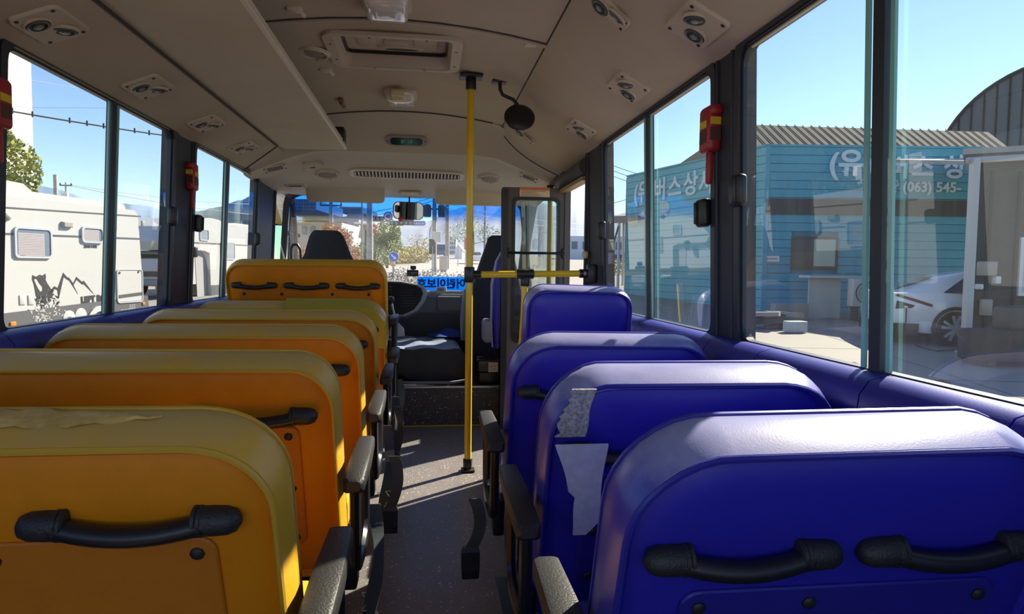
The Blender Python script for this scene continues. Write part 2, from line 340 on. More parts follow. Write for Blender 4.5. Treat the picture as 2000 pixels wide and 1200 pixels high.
# windows: (side, y0, y1, stile y)
WINS = [(-1, -0.80, 0.40, -0.2), (-1, 0.62, 1.80, 1.20), (-1, 1.945, 3.135, 2.585), (-1, 3.41, 4.62, 3.96), (1, -0.80, 0.35, -0.2), (1, 0.55, 1.70, 1.155), (1, 1.865, 3.07, 2.45)]
ZB, ZT = 0.765, 1.535
def wall_M(side):
    ln = -0.030 if side > 0 else 0.045
    return frameM((wx(side, 0.765), 0, 0.765), (0, 1, 0), (ln, 0, 1))
HW = ZT-ZB
LATCH = {2: [(1, 0.40)], 3: [(-1, 0.39), (1, 0.36)], 1: [(1, 0.40)], 5: [(1, 0.40)], 6: [(1, 0.37), (-1, 0.36)], 0: [], 4: []}
for k, (sd, ya, yb, ys) in enumerate(WINS):
    wn = structroot('window_%d' % (k+1), ('dusty ' if sd > 0 else 'clear ')+('right' if sd > 0 else 'left')+' side sliding bus window in black rubber', (wx(sd, ZB), (ya+yb)/2, ZB))
    M = wall_M(sd); w_ = yb-ya; cyy = (ya+yb)/2; s = 1 if sd > 0 else -1
    mb = MB(); mb.frame(rrect(w_+0.05, HW+0.05, 0.06, 5, cyy, HW/2), rrect(w_-0.01, HW-0.01, 0.045, 5, cyy, HW/2), -0.018, 0.022, M=M)
    mb.frame(rrect(w_+0.015, HW+0.015, 0.05, 5, cyy, HW/2), rrect(w_-0.03, HW-0.03, 0.04, 5, cyy, HW/2), -0.010, 0.010, M=M)
    mb.build('rubber_frame', RUBBER, wn)
    g = DUSTED if sd > 0 else CLEAR
    for (a, b, dz) in ((ya, ys+0.035, 0.006*s), (ys-0.035, yb, -0.006*s)):
        mb = MB(); mb.add([(a, 0, dz), (b, 0, dz), (b, HW, dz), (a, HW, dz)], [(0, 1, 2, 3)], M=M); mb.build('pane', g, wn)
    mb = MB(); mb.box((ys, HW/2, 0), (0.032, HW, 0.022), M=M); mb.build('stile', RUBBER, wn)
    for e in (-0.026, 0.026):
        mb = MB(); mb.box((ys+e*1.35, HW/2, -0.0065*s), (0.011, HW-0.01, 0.006), M=M); mb.build('glass_edge', EDGE, wn)
    for (dr, hz) in LATCH[k]:
        yl = (yb-0.028) if dr > 0 else (ya+0.028)
        mb = MB(); mb.rbox((yl, hz, -0.030*s), (0.060, 0.082, 0.030), 0.012, 3, M=M); mb.rbox((yl-0.014*dr, hz, -0.046*s), (0.012, 0.064, 0.012), 0.004, 2, M=M)
        mb.build('latch', BLACK, wn)
def wall_piece(side, ya, yb, za, zb, th=0.05, off=0.0):
    mb = MB(); s = 1 if side > 0 else -1
    vs = []
    for z in (za, zb):
        for (dx) in (off, th):
            for y in (ya, yb): vs.append((wx(side, z)+s*dx, y, z))
    mb.add(vs, [(0, 1, 3, 2), (4, 6, 7, 5), (0, 4, 5, 1), (2, 3, 7, 6), (0, 2, 6, 4), (1, 5, 7, 3)]); return mb
for sd, nm in ((-1, 'left'), (1, 'right')):
    wl = structroot('wall_'+nm, 'blue vinyl lower side wall on the '+nm+' of the bus', (wx(sd, 0), 2.0, 0))
    yend = 3.07 if sd > 0 else 5.9
    wall_piece(sd, Y0, yend+(0.30 if sd > 0 else 0), 0.0, ZB-0.02, 0.05, -0.01).build('lower_panel', BLUE, wl)
    # padded blue sill in separate lengths
    cuts = [-0.95, -0.4, 0.25, 0.80, 1.10, 1.50, 1.78, 2.40, 3.06] if sd > 0 else [-0.95, -0.3, 0.5, 1.15, 1.9, 2.55, 3.27, 3.95, 4.65, 5.2]
    prof = [(0.0, 0.0), (0.0, 0.012), (-0.030, 0.012), (-0.058, 0.004), (-0.076, -0.020), (-0.080, -0.055), (-0.062, -0.14), (-0.035, -0.32), (0.0, -0.40)]
    for a, b in zip(cuts, cuts[1:]):
        mb = MB(); rings = [[(wx(sd, ZB)+(x if sd > 0 else -x), y, ZB+z) for x, z in prof] for y in (a+0.002, b-0.002)]
        mb.loft(rings, smooth=True); mb.build('sill_pad', BLUE, wl)
    # pillars between the windows
    ws = [w for w in WINS if w[0] == sd]
    ends = [(Y0, ws[0][1])]+[(p[2], q[1]) for p, q in zip(ws, ws[1:])]+([(3.07, 3.39)] if sd > 0 else [(4.62, 5.14)])
    for a, b in ends:
        mb = wall_piece(sd, a+0.012, b-0.012, ZB-0.01, ZT+0.03, 0.04, -0.012)
        s = 1 if sd > 0 else -1
        for yy in (a+0.035, b-0.035):
            for z0_, z1_ in ((ZB, ZT),): mb.tube([(wx(sd, z0_)-s*0.014, yy, z0_), (wx(sd, z1_)-s*0.014, yy, z1_)], 0.007, 6)
        mb.build('pillar', SLATE, wl)
    wall_piece(sd, Y0, 3.40 if sd > 0 else 5.2, ZT-0.01, ZT+0.10, 0.018, 0.0).build('upper_rail', RUBBER, wl)
    wall_piece(sd, 4.0 if sd > 0 else 5.14, 5.9, 0.0, 0.80, 0.05, 0.0).build('front_lower_panel', DGREY, wl)
    wall_piece(sd, 3.36 if sd > 0 else 5.0, 5.9, 1.50, 1.65, 0.06, 0.0).build('front_upper_rail', SLATE, wl)
# unseen rear end, left open so extra daylight reaches the seat backs
wr = structroot('wall_rear', 'unseen rear end of the bus, left open for extra daylight', (-0.15, Y0, 0))
mb = MB(); mb.box((-0.155, Y0-0.03, 0.20), (2.05, 0.06, 0.40)); mb.box((-0.155, Y0-0.03, 1.85), (2.05, 0.06, 0.20)); mb.build('rear_panel', BLUE, wr)
mb = MB()
for x in (-1.13, 0.82): mb.box((x, Y0-0.03, 1.1), (0.08, 0.06, 1.4))
mb.build('corner_post', SLATE, wr)
# ceiling panels with a hatch opening
cl = structroot('ceiling', 'beige arched headliner panels with seams', (-0.15, 2, 1.8))
def arch_patch(mb, xa, xb, ya, yb, dz=0.0, nx=10):
    xs = [xa+(xb-xa)*i/nx for i in range(nx+1)]
    vs = [(x, y, ceil_z(x)+dz) for y in (ya, yb) for x in xs]+[(x, y, ceil_z(x)+dz+0.012) for y in (ya, yb) for x in xs]
    n = nx+1; fs = []
    for i in range(nx): fs += [(i, i+1, n+i+1, n+i), (2*n+i, 3*n+i, 3*n+i+1, 2*n+i+1), (i, 2*n+i, 2*n+i+1, i+1), (n+i, n+i+1, 3*n+i+1, 3*n+i)]
    fs += [(0, n, 3*n, 2*n), (n-1, 3*n-1, 4*n-1, 2*n-1)]
    mb.add(vs, fs, 0, True)
XA, XB = -0.90, 0.45
mb = MB(); arch_patch(mb, XA, XB, Y0, 2.565); mb.build('headliner_panel', BEIGE, cl)
mb = MB()
for (xa, xb, ya, yb) in ((XA, -0.375, 2.58, 4.10), (0.105, XB, 2.58, 4.10), (-0.375, 0.105, 2.58, 2.706), (-0.375, 0.105, 3.134, 4.10)): arch_patch(mb, xa, xb, ya, yb, 0.0, 6)
mb.build('headliner_panel', BEIGE, cl)
mb = MB(); xs = [XA+(XB-XA)*i/20 for i in range(21)]
mb.tube([(x, 2.588, ceil_z(x)-0.002) for x in xs], 0.010, 8); mb.build('rolled_seam', BEIGE, cl)
mb = MB(); mb.box((0.405, 2.615, 1.812), (0.075, 0.05, 0.012)); mb.build('seam_clip', LIP, cl)
mb = MB(); mb.tube([(x, 2.570, ceil_z(x)+0.002) for x in xs], 0.007, 6); mb.tube([(x, 4.056, ceil_z(x)-0.001) for x in xs if -0.8 < x < 0.44], 0.006, 6); mb.build('panel_joint', SEAM, cl)
# right cove: steep at the roof, shallow above the windows
cr = structroot('trim_1', 'beige curved cove panel above the right side windows', (0.6, 2, 1.6))
def bez(p0, p1, p2, n=12): return [((1-t)**2*p0[0]+2*t*(1-t)*p1[0]+t*t*p2[0], (1-t)**2*p0[1]+2*t*(1-t)*p1[1]+t*t*p2[1]) for t in [i/n for i in range(n+1)]]
CR = bez((0.44, 1.802), (0.515, 1.652), (0.815, 1.528))
mb = MB(); ring = CR+[(x+0.012, z+0.02) for x, z in CR[::-1]]
mb.loft([[(x, y, z) for x, z in ring] for y in (Y0, 1.0, 3.0, 4.18)], smooth=True); COVE_R = mb.build('cove_panel', BEIGE, cr)
mb = MB(); mb.tube([(0.442, Y0, 1.800), (0.442, 4.18, 1.800)], 0.004, 6); mb.tube([(x, 4.185, z-0.001) for x, z in CR], 0.004, 6); mb.build('cove_seam', SEAM, cr)
mb = MB(); mb.tube([(0.806, Y0, 1.526), (0.806, 3.38, 1.526)], 0.009, 6); mb.build('cove_edge', BEIGE2, cr)
# left cove below the rack
cv = structroot('trim_2', 'beige cove panel between left windows and rack', (-0.95, 2, 1.6))
mb = MB(); CLp = bez((-1.108, 1.520), (-0.96, 1.575), (-0.832, 1.625), 8); ring = CLp+[(x-0.012, z+0.02) for x, z in CLp[::-1]]
mb.loft([[(x, (y if y < 4 else 4.30-0.32*(x+1.108)/0.276), z) for x, z in ring] for y in (Y0, 1.0, 3.0, 4.2)], smooth=True); COVE_L = mb.build('cove_panel', BEIGE, cv)
mb = MB(); mb.add([(-0.84, Y0, 1.62), (-0.84, 4.2, 1.62), (-0.90, 4.2, 1.80), (-0.90, Y0, 1.80)], [(0, 1, 2, 3)]); mb.build('rack_back_panel', BEIGE, cv)
mb = MB(); mb.tube([(x, 4.305-0.32*(x+1.108)/0.276, z-0.002) for x, z in CLp], 0.004, 6); mb.tube([(-0.834, Y0, 1.622), (-0.834, 3.98, 1.622)], 0.005, 6); mb.build('cove_seam', SEAM, cv)
# front cap of moulded headliner
fc = structroot('trim_3', 'moulded beige headliner cap above the windscreen', (-0.15, 4.6, 1.6))
HP = [(4.06, 1.852), (4.20, 1.795), (4.30, 1.722), (4.338, 1.688), (4.352, 1.668), (4.375, 1.662), (4.42, 1.650), (4.50, 1.618), (4.65, 1.578), (4.85, 1.535), (5.05, 1.505), (5.26, 1.478)]
xs = [-1.125, -1.08, -1.0, -0.9, -0.8, -0.7, -0.6, -0.4, -0.15, 0.1, 0.3, 0.42, 0.5, 0.6, 0.7, 0.78, 0.835]
def drop(x):
    d = abs(x+0.145); return 0 if d < 0.52 else min(1.0, ((d-0.52)/0.46))**1.4
def cap_pt(x, j):
    y, z = HP[j]; d = drop(x)
    if j == 0: z = ceil_z(x)+0.006
    z = z-0.10*max(0, abs(x+0.145)-0.3)**2*(0 if j == 0 else 1 if j < 5 else 0.5)
    return (x, y+0.06*d, z*(1-d)+d*(1.525-(0.003 if x < 0 else 0.009)*j*(1 if j > 3 else 0.3)))
mb = MB(); n = len(xs)
mb.add([cap_pt(x, j) for j in range(len(HP)) for x in xs], [(j*n+i, j*n+i+1, (j+1)*n+i+1, (j+1)*n+i) for j in range(len(HP)-1) for i in range(n-1)], 0, True)
CAP = mb.build('cap_shell', BEIGE2, fc)
mb = MB()
for xa, xb in ((-0.66, -0.52), (0.26, 0.38)): pass
mb.tube([(x, 4.565, 1.592-0.05*max(0, abs(x+0.145)-0.3)**2) for x in (-0.75, -0.72)], 0.003, 5); mb.build('cap_joint', SEAM, fc)
# windscreen
w9 = structroot('window_9', 'sloping windscreen with a blue tinted band along its top', (-0.13, 5.8, 0.8))
WB, WT = (5.88, 0.76), (5.27, 1.50)
MW = frameM((-0.135, WB[0], WB[1]), (1, 0, 0), (0, WT[0]-WB[0], WT[1]-WB[1])); LW = math.hypot(WT[0]-WB[0], WT[1]-WB[1])
mb = MB(); mb.add([(-1.06, 0, 0), (1.03, 0, 0), (0.86, LW, 0), (-0.90, LW, 0)], [(0, 1, 2, 3)], M=MW)
pn = mb.build('pane', WIND, w9)
flare = lambda pl: [(x*(1+0.19*(1-y/LW)), y) for x, y in pl]
mb = MB(); mb.frame(flare(rrect(1.80, LW+0.10, 0.14, 5, -0.02, LW/2)), flare(rrect(1.72, LW-0.02, 0.12, 5, -0.02, LW/2)), -0.02, 0.02, M=MW); mb.build('rubber_frame', RUBBER, w9)
for x0, nm in ((-1.075, 'left'), (0.80, 'right')):
    mb = MB(); mb.tube([(x0, 5.20, 1.53), (x0, 5.50, 1.18), (x0-0.0, 5.80, 0.78)] if x0 > 0 else [at_y(562, 362, 5.20), at_y(570, 395, 5.35), at_y(576, 440, 5.55), at_y(578, 505, 5.75), at_y(579, 560, 5.85)], [0.055, 0.040, 0.045] if x0 > 0 else [0.030, 0.022, 0.020, 0.020, 0.024], 10); t_ = mb.build('trim_%d' % (4 if x0 < 0 else 5), SLATE); t_['kind'] = 'structure'; t_['label'] = 'dark '+nm+' windscreen pillar'
# driver's door window at the left front
w10 = structroot('window_10', "driver's side window at the left front", (-1.12, 5.3, 0.8))
M = wall_M(-1)
mb = MB(); mb.frame(rrect(0.72, 0.77, 0.06, 5, 5.49, 0.375), rrect(0.69, 0.74, 0.05, 5, 5.49, 0.375), -0.02, 0.02, M=M); mb.build('rubber_frame', RUBBER, w10)
mb = MB(); mb.add([(5.16, 0, 0), (5.8, 0, 0), (5.8, 0.75, 0), (5.16, 0.75, 0)], [(0, 1, 2, 3)], M=M); mb.build('pane', CLEAR, w10)
# right front quarter window beyond the door
w11 = structroot('window_11', 'right front side window seen past the door leaf', (0.83, 4.8, 0.8))
M = wall_M(1)
mb = MB(); mb.frame(rrect(1.62, 0.76, 0.08, 5, 4.95, 0.37), rrect(1.54, 0.68, 0.07, 5, 4.95, 0.37), -0.02, 0.02, M=M); mb.build('rubber_frame', RUBBER, w11)
mb = MB(); mb.add([(4.15, 0, 0), (5.75, 0, 0), (5.75, 0.72, 0), (4.15, 0.72, 0)], [(0, 1, 2, 3)], M=M); mb.build('pane', CLEAR, w11)
# entrance door: a folding leaf standing open across the step
d1 = structroot('door_1', 'brown-grey folding entrance door leaf with a tall window', (0.635, 4.0, 0.0))
MD = frameM((0.635, 4.0, 0.0), (1, 0, 0), (0, 0, 1))       # local z looks back towards the camera
DW, DH = 0.405, 1.43
mb = MB(); mb.frame(rrect(DW, 1.78, 0.012, 6, 0, 0.54), rrect(0.272, 0.845, 0.03, 6, 0.002, 0.945), -0.018, 0.018, M=MD); mb.build('leaf_frame', BROWN, d1)
mb = MB(); mb.frame(rrect(0.284, 0.857, 0.034, 6, 0.002, 0.945), rrect(0.250, 0.823, 0.026, 6, 0.002, 0.945), -0.012, 0.026, M=MD); mb.build('window_rubber', BLACK, d1)
mb = MB(); mb.add([(-0.14, 0.52, 0), (0.14, 0.52, 0), (0.14, 1.37, 0), (-0.14, 1.37, 0)], [(0, 1, 2, 3)], M=MD); mb.build('window_pane', DOORG, d1)
mb = MB(); mb.box((-0.185, 0.54, 0.004), (0.035, 1.76, 0.05), M=MD); mb.build('edge_seal', BLACK, d1)
mb = MB(); mb.box((0.186, 0.54, 0.02), (0.030, 1.74, 0.02), M=MD); mb.build('hinge_strip', BROWN, d1)
hb = MB(); hb.tube([(-0.165, 1.047, 0.022), (-0.165, 1.047, 0.05), (0.165, 1.047, 0.05), (0.165, 1.047, 0.022)], 0.0075, 8, M=MD)
for x in (-0.165, 0.165): hb.rbox((x, 1.047, 0.024), (0.022, 0.060, 0.014), 0.008, 2, M=MD)
hb.build('door_handle', BLACKM, d1)
st = MB(); st.box((-0.010, 1.404, 0.0195), (0.178, 0.056, 0.002), M=MD); stk = st.build('warning_sticker', mat('cream_sticker', (0.80, 0.66, 0.50), 0.6), d1); stk['label'] = 'cream and orange printed warning sticker'
st = MB(); st.box((-0.010, 1.424, 0.0212), (0.178, 0.016, 0.001), M=MD); st.build('sticker_band', mat('orange_print', (0.72, 0.22, 0.08), 0.6), stk)
st = MB()
for i, (l_) in enumerate((0.150, 0.085, 0.100, 0.120, 0.110)):
    st.box((-0.092+l_/2, 1.4105-0.0075*i, 0.0212), (l_, 0.0022, 0.0008), M=MD)
st.build('printed_lines', mat('brown_print', (0.25, 0.14, 0.08), 0.7), stk)
# door opening: jambs and rolled rubber header
t6 = structroot('trim_6', 'entrance doorway surround with rolled rubber header', (0.80, 3.7, 1.5))
mb = MB(); mb.tube([(0.80, 3.39, 1.475), (0.80, 4.05, 1.470)], 0.045, 12); mb.build('header_roll', DGREY, t6)
mb = MB(); mb.box((0.80, 3.72, 1.415), (0.05, 0.64, 0.02)); mb.build('header_rail', mat('dull_brass', (0.35, 0.26, 0.12), 0.5), t6)
mb = MB(); mb.box((0.815, 3.385, 0.6), (0.05, 0.03, 1.9)); mb.box((0.825, 4.07, 0.6), (0.05, 0.10, 1.9)); mb.build('door_jamb', SLATE, t6)
# ------------------------------------------------------------------ the passenger seats
YB = dict(panel=mottled_vinyl('orange_yellow_vinyl', (0.78, 0.245, 0.003), (0.74, 0.23, 0.003), (0.50, 0.145, 0.004), 0.55, 0.2, 0.9, 6, 0.5, 0.3),
          band=mottled_vinyl('mustard_vinyl_pale_top', (0.76, 0.37, 0.015), (0.62, 0.39, 0.12), (0.55, 0.32, 0.05), 0.45, 0.735, 0.79, 9, 0.35),  # band turns paler towards the top of the yellow seat back
          pipe=mat('mustard_piping', (0.62, 0.34, 0.03), 0.45), board=mat('orange_board', (0.74, 0.23, 0.006), 0.55, noise=0.5, nscale=5, col2=(0.48, 0.13, 0.005), bump=0.15, bscale=300))
BB = dict(panel=mottled_vinyl('deep_blue_vinyl', (0.026, 0.020, 0.40), (0.026, 0.020, 0.40), (0.018, 0.015, 0.28), 0.40, 0.2, 0.9, 5, 0.4),
          band=mottled_vinyl('blue_vinyl_glare_top', (0.065, 0.052, 0.36), (0.30, 0.30, 0.52), (0.14, 0.12, 0.28), 0.30, 0.72, 0.79, 9, 0.4),  # pale top colour paints the sun's gloss glare into the blue band
          pipe=mat('blue_piping', (0.03, 0.026, 0.30), 0.4), board=mat('blue_board', (0.024, 0.018, 0.32), 0.5, noise=0.4, nscale=5, col2=(0.017, 0.014, 0.22)))
SCREW = mat('dark_screw', (0.03, 0.03, 0.032), 0.5, metal=0.4)
CUSH = mat('pale_grey_seat_base', (0.42, 0.42, 0.40), 0.6)
BELT = mat('grey_green_belt_webbing', (0.07, 0.085, 0.085), 0.75, bump=0.3, bscale=500)
BELTL = mat('pale_belt_stitching', (0.45, 0.52, 0.48), 0.7)
SHARED = {}
def handle_parts(mbg, mbcs, M, ln=0.240):
    """one grab handle: a bowed grip between two ribbed end caps; local x across, y up, z out of the seat back"""
    h = ln/2
    pts = []
    for i in range(15):
        t = -1+2*i/14; pts.append((t*(h-0.038), -0.008*(1-t*t), 0.015+0.009*(1-t*t)))
    mbg.tube(pts, 0.0115, 10, M=M, flat=1.15)
    for s in (-1, 1):
        prof = [(0.004, -0.001), (0.0125, 0.004), (0.0165, 0.014), (0.0175, 0.030), (0.0172, 0.040), (0.0185, 0.041), (0.0185, 0.0445), (0.0172, 0.0455), (0.0186, 0.0465), (0.0186, 0.050), (0.0170, 0.051), (0.0150, 0.052)]
        Mc = M @ frameM((s*h, 0, 0.011), (0, 1, 0), (0, 0, 1)) if s < 0 else M @ frameM((s*h, 0, 0.011), (0, -1, 0), (0, 0, 1))
        mbcs[0 if s < 0 else 1].lathe(prof, 12, M=Mc)
def belt(root, x, y, z0, z1, twist=0.5, buckle=True, bl=0.085):
    mb = MB(); n = 10; vs = []
    for i in range(n+1):
        t = i/n; a = twist*math.sin(t*PI*1.3); ww = 0.017
        cx = x+0.014*math.sin(t*4.0); cyy = y+0.012*math.cos(t*5); z = z0+(z1-z0)*t
        for s in (-1, 1):
            for d in (-0.0012, 0.0012): vs.append((cx+s*ww*math.cos(a)+d*math.sin(a), cyy+s*ww*math.sin(a)-d*math.cos(a), z))
    fs = []
    for i in range(n):
        o = 4*i
        for a, b in ((0, 1), (1, 3), (3, 2), (2, 0)): fs.append((o+a, o+b, o+4+b, o+4+a))
    fs += [(0, 2, 3, 1), (4*n, 4*n+1, 4*n+3, 4*n+2)]
    mb.add(vs, fs, 0, True); b = mb.build('seat_belt', BELT, root, local=True)
    m2 = MB(); cx, cyy = x+0.014*math.sin(4), y+0.012*math.cos(5); zz = z1-0.30*(z1-z0)*-0.0
    m2.tube([(cx-0.014, cyy-0.003, z1+0.060), (cx+0.014, cyy-0.003, z1+0.020)], 0.0012, 5); m2.tube([(cx+0.014, cyy-0.003, z1+0.060), (cx-0.014, cyy-0.003, z1+0.020)], 0.0012, 5)
    m2.tube([(cx-0.015, cyy-0.003, z1+0.062), (cx+0.015, cyy-0.003, z1+0.062)], 0.0012, 5); m2.tube([(cx-0.015, cyy-0.003, z1+0.018), (cx+0.015, cyy-0.003, z1+0.018)], 0.0012, 5)
    m2.build('stitching', BELTL, b, local=True)
    if buckle:
        m3 = MB(); m3.loft([[(cx+px*s_, cyy+py*q, z1+0.012-bl*t) for px, py in ((-1, -1), (1, -1), (1, 1), (-1, 1))] for t, s_, q in ((0, 0.020, 0.007), (0.15, 0.025, 0.010), (0.75, 0.024, 0.012), (1, 0.022, 0.010))], smooth=False)
        m3.box((cx, cyy-0.011, z1+0.012-bl*0.85), (0.026, 0.004, 0.014)); m3.build('buckle', BLACK, b, local=True)
def seat(name, label, group, xa, xb, yf, ztop, C, aisle, nh, rec=19.0, T=0.092, R_=0.115, z_bot=0.30, arm=True, belts=(), zfloor=0.0, hl=0.24, hd=0.116, arm_dy=0.0, hx=0.0, hp=0.266, inset_b=0.072, bdo=0.026, pad_z=0.53):
    W = xb-xa; root = thing(name, label, 'seat', ((xa+xb)/2, yf, zfloor), 0.0, group)
    ca, sa = math.cos(R(rec)), math.sin(R(rec)); zt = ztop-zfloor; zb = z_bot-zfloor
    L_ = (zt-zb)/ca
    ev = Vector((0, -sa, ca)); ew = Vector((0, ca, sa)); F = Vector((0, 0, zt))
    def P(x, v, w_): return F+Vector((x, 0, 0))+ev*(v-L_)+ew*(w_-T)
    def ring(ins, w_, sag=0.0):
        rr = rrect(W-2*ins, L_-2*ins, max(R_-ins, 0.01), 8, 0, L_/2, max(0.05-ins, 0.008))
        out = []
        for (x, v) in rr:
            q = 0.0
            if v > L_-0.10: q = sag*(0.0030*math.sin(x*17+yf*9)+0.0018*math.sin(x*41+yf*3))
            out.append(P(x, v+q, w_))
        return out
    mb = MB()
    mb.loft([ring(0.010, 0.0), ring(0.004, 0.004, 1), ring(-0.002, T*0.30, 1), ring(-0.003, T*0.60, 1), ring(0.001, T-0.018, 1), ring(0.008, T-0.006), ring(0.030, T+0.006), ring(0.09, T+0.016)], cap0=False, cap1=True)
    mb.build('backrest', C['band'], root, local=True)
    mb = MB(); mb.loft([ring(0.010, 0.001), ring(0.016, 0.007), ring(0.024, 0.003), ring(0.045, -0.004), ring(0.10, -0.006)], cap0=False, cap1=True); mb.build('back_cover', C['panel'], root, local=True)
    mb = MB(); mb.tube(ring(0.007, 0.000, 1), 0.0042, 6, closed=True); mb.build('piping', C['pipe'], root, local=True)
    mb = MB(); mb.tube(ring(0.0025, T-0.012, 1), 0.0034, 5, closed=True); mb.build('piping', C['pipe'], root, local=True)
    # screwed-on lower board
    vb0, vb1 = 0.10, L_-hd-bdo; bw = W-2*inset_b
    MBk = frameM(root.location*0+P(0, 0, 0), (1, 0, 0), ev)           # local z points back and out
    def onback(x, v, d): return P(x, v, -d)
    mb = MB(); poly = rrect(bw, vb1-vb0, 0.022, 4, 0, (vb0+vb1)/2); n = len(poly)
    mb.loft([[onback(x, v, 0.004) for x, v in poly], [onback(x, v, 0.0085) for x, v in poly], [onback(x*0.994, v+(0.002 if v < (vb0+vb1)/2 else -0.002), 0.0105) for x, v in poly]], smooth=False); bd = mb.build('back_board', C['board'], root, local=True)
    for (x, v) in [(x, v) for x in ((-bw/2+0.022, -0.13, 0.13, bw/2-0.022) if nh == 3 else (-bw/2+0.022, -0.04, bw/2-0.022)) for v in (vb1-0.022,)]+[(s*(bw/2-0.022), v) for s in (-1, 1) for v in ((vb0+vb1)/2, vb0+0.022)]:
        mb = MB(); mb.lathe([(0.0085, -0.002), (0.0085, 0.002), (0.006, 0.0045), (0.002, 0.005)], 8, M=frameM(onback(x, v, 0.0105), (1, 0, 0), ev)); mb.build('screw', SCREW, bd, local=True)
    # grab handles
    pitch = hp
    for i in range(nh):
        x = hx+(i-(nh-1)/2)*pitch; mg, mc = MB(), (MB(), MB())
        handle_parts(mg, mc, frameM(onback(x, L_-hd, 0.002), (1, 0, 0), ev), hl)
        g = mg.build('grab_handle', BLACK, root, local=True); 
        for q in mc: q.build('handle_cap', BLACKR, g, local=True)
    # cushion and legs
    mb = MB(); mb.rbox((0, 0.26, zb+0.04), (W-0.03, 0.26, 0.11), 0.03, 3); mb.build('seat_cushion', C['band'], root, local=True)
    mb = MB(); mb.box((0, 0.26, zb-0.035), (W-0.08, 0.24, 0.03)); mb.build('seat_pan', CUSH, root, local=True)
    for x in (-W/2+0.10, W/2-0.10):
        mb = MB(); mb.tube([(x, 0.20, zb-0.04), (x, 0.17, 0.01)], 0.016, 8); mb.tube([(x, 0.36, zb-0.04), (x, 0.38, 0.01)], 0.016, 8); mb.box((x, 0.275, 0.008), (0.04, 0.26, 0.014)); mb.build('leg', BLACKM, root, local=True)
    # armrest: padded top over a hanging loop of bar
    if arm:
        s = aisle; x = s*(W/2+0.038); zz = pad_z-zfloor; y0, y1 = -0.10+arm_dy, 0.21+arm_dy
        mb = MB(); rings = []
        for t, hw, ht in ((0.0, 0.014, 0.010), (0.03, 0.021, 0.016), (0.5, 0.022, 0.018), (0.95, 0.019, 0.016), (1.0, 0.013, 0.010)):
            yy = y0+(y1-y0)*t; rings.append([(x+px, yy, zz+0.012*t+pz) for px, pz in rrect(2*hw, 2*ht, 0.007, 2)])
        mb.loft(rings); am = mb.build('armrest', BLACKR, root, local=True)
        mb = MB(); ya_, yb_ = y0+0.035, y1-0.06; pts = [(x, ya_, zz-0.01), (x, ya_+0.008, zz-0.15)]+[(x, (ya_+yb_)/2-(yb_-ya_)/2*math.cos(PI*i/8)*0.92, zz-0.16-0.035*math.sin(PI*i/8)) for i in range(9)]+[(x, yb_-0.004, zz-0.15), (x, yb_, zz-0.01)]
        mb.tube(pts, 0.0115, 8, flat=1.5); mb.build('arm_loop', BLACKM, am, local=True)
        mb = MB(); mb.rbox((x-s*0.024, 0.08+arm_dy, zb+0.0), (0.03, 0.06, 0.10), 0.006); mb.build('arm_bracket', BLACKM, am, local=True)
    for (bx, by, b0, b1, tw) in belts:
        belt(root, aisle*(W/2+bx), by, b0-zfloor, b1-zfloor, tw)
    return root, P, L_, T, onback
XL0, XL1 = -1.050, -0.190
GY, GB = 'yellow triple school bus seats on the left', 'blue double school bus seats on the right'
yrows = [
    ('highest yellow seat back, farthest from the camera behind the driver, all three handles in view', 3.76, 0.995, 0.235),
    ('yellow seat back with a glossy yellow tape patch along its top, behind the highest one', 3.24, 0.800, 0.0),
    ('beige-topped yellow seat back directly in front of the taped one, second nearest the tape', 2.66, 0.797, 0.0),
    ('middle yellow seat back with a single black handle end showing beside its aisle edge', 2.04, 0.794, 0.0),
    ('second yellow seat back from the camera, its handle end showing above the torn seat', 1.43, 0.794, 0.0),
    ('nearest yellow seat back with torn vinyl and bare foam along its top', 0.86, 0.792, 0.0)]
yrows[2] = ('plain yellow seat back right behind the tape-patched one, between it and the middle row', 2.66, 0.797, 0.0)
SEATS = {}
for i, (lb, yf, zt, zf) in enumerate(yrows):
    xr = (-0.215, -0.190, -0.190, -0.186, -0.178, -0.168)[i]
    bl = {1: ((0.055, 0.14, 0.40, 0.20, 0.5),), 2: ((0.060, 0.16, 0.42, 0.17, 0.9), (0.075, 0.05, 0.40, 0.20, -0.8)), 3: ((0.055, 0.18, 0.44, 0.16, 0.6), (0.085, 0.10, 0.36, 0.19, 0.3)), 4: ((0.055, 0.16, 0.40, 0.13, 0.9),), 5: ()}.get(i, ())
    SEATS['y%d' % i] = seat('bus_seat', lb, GY, XL0 if i > 0 else -1.045, xr, yf, zt, YB, 1, 3, belts=bl, zfloor=zf, z_bot=0.30 if i > 0 else 0.50, pad_z=0.53 if i > 0 else 0.66, hl=0.235, hd=(0.116, 0.106, 0.104, 0.104, 0.102, 0.093)[i], hp=0.266 if i == 0 else 0.283, R_=0.10)
brows = [
    ('narrow single blue seat back just behind the yellow rail', 0.334, 0.710, 2.36, 0.905, 0.42),
    ('blue seat back with one black handle showing left, in front of the patched seat', 0.205, 0.735, 1.72, 0.803, 0.30),
    ('blue seat back with a white fabric patch and a torn grey strip hanging on it', 0.205, 0.735, 1.19, 0.797, 0.30),
    ('nearest blue seat back with sunlit top and two black handles', 0.205, 0.742, 0.74, 0.803, 0.30)]
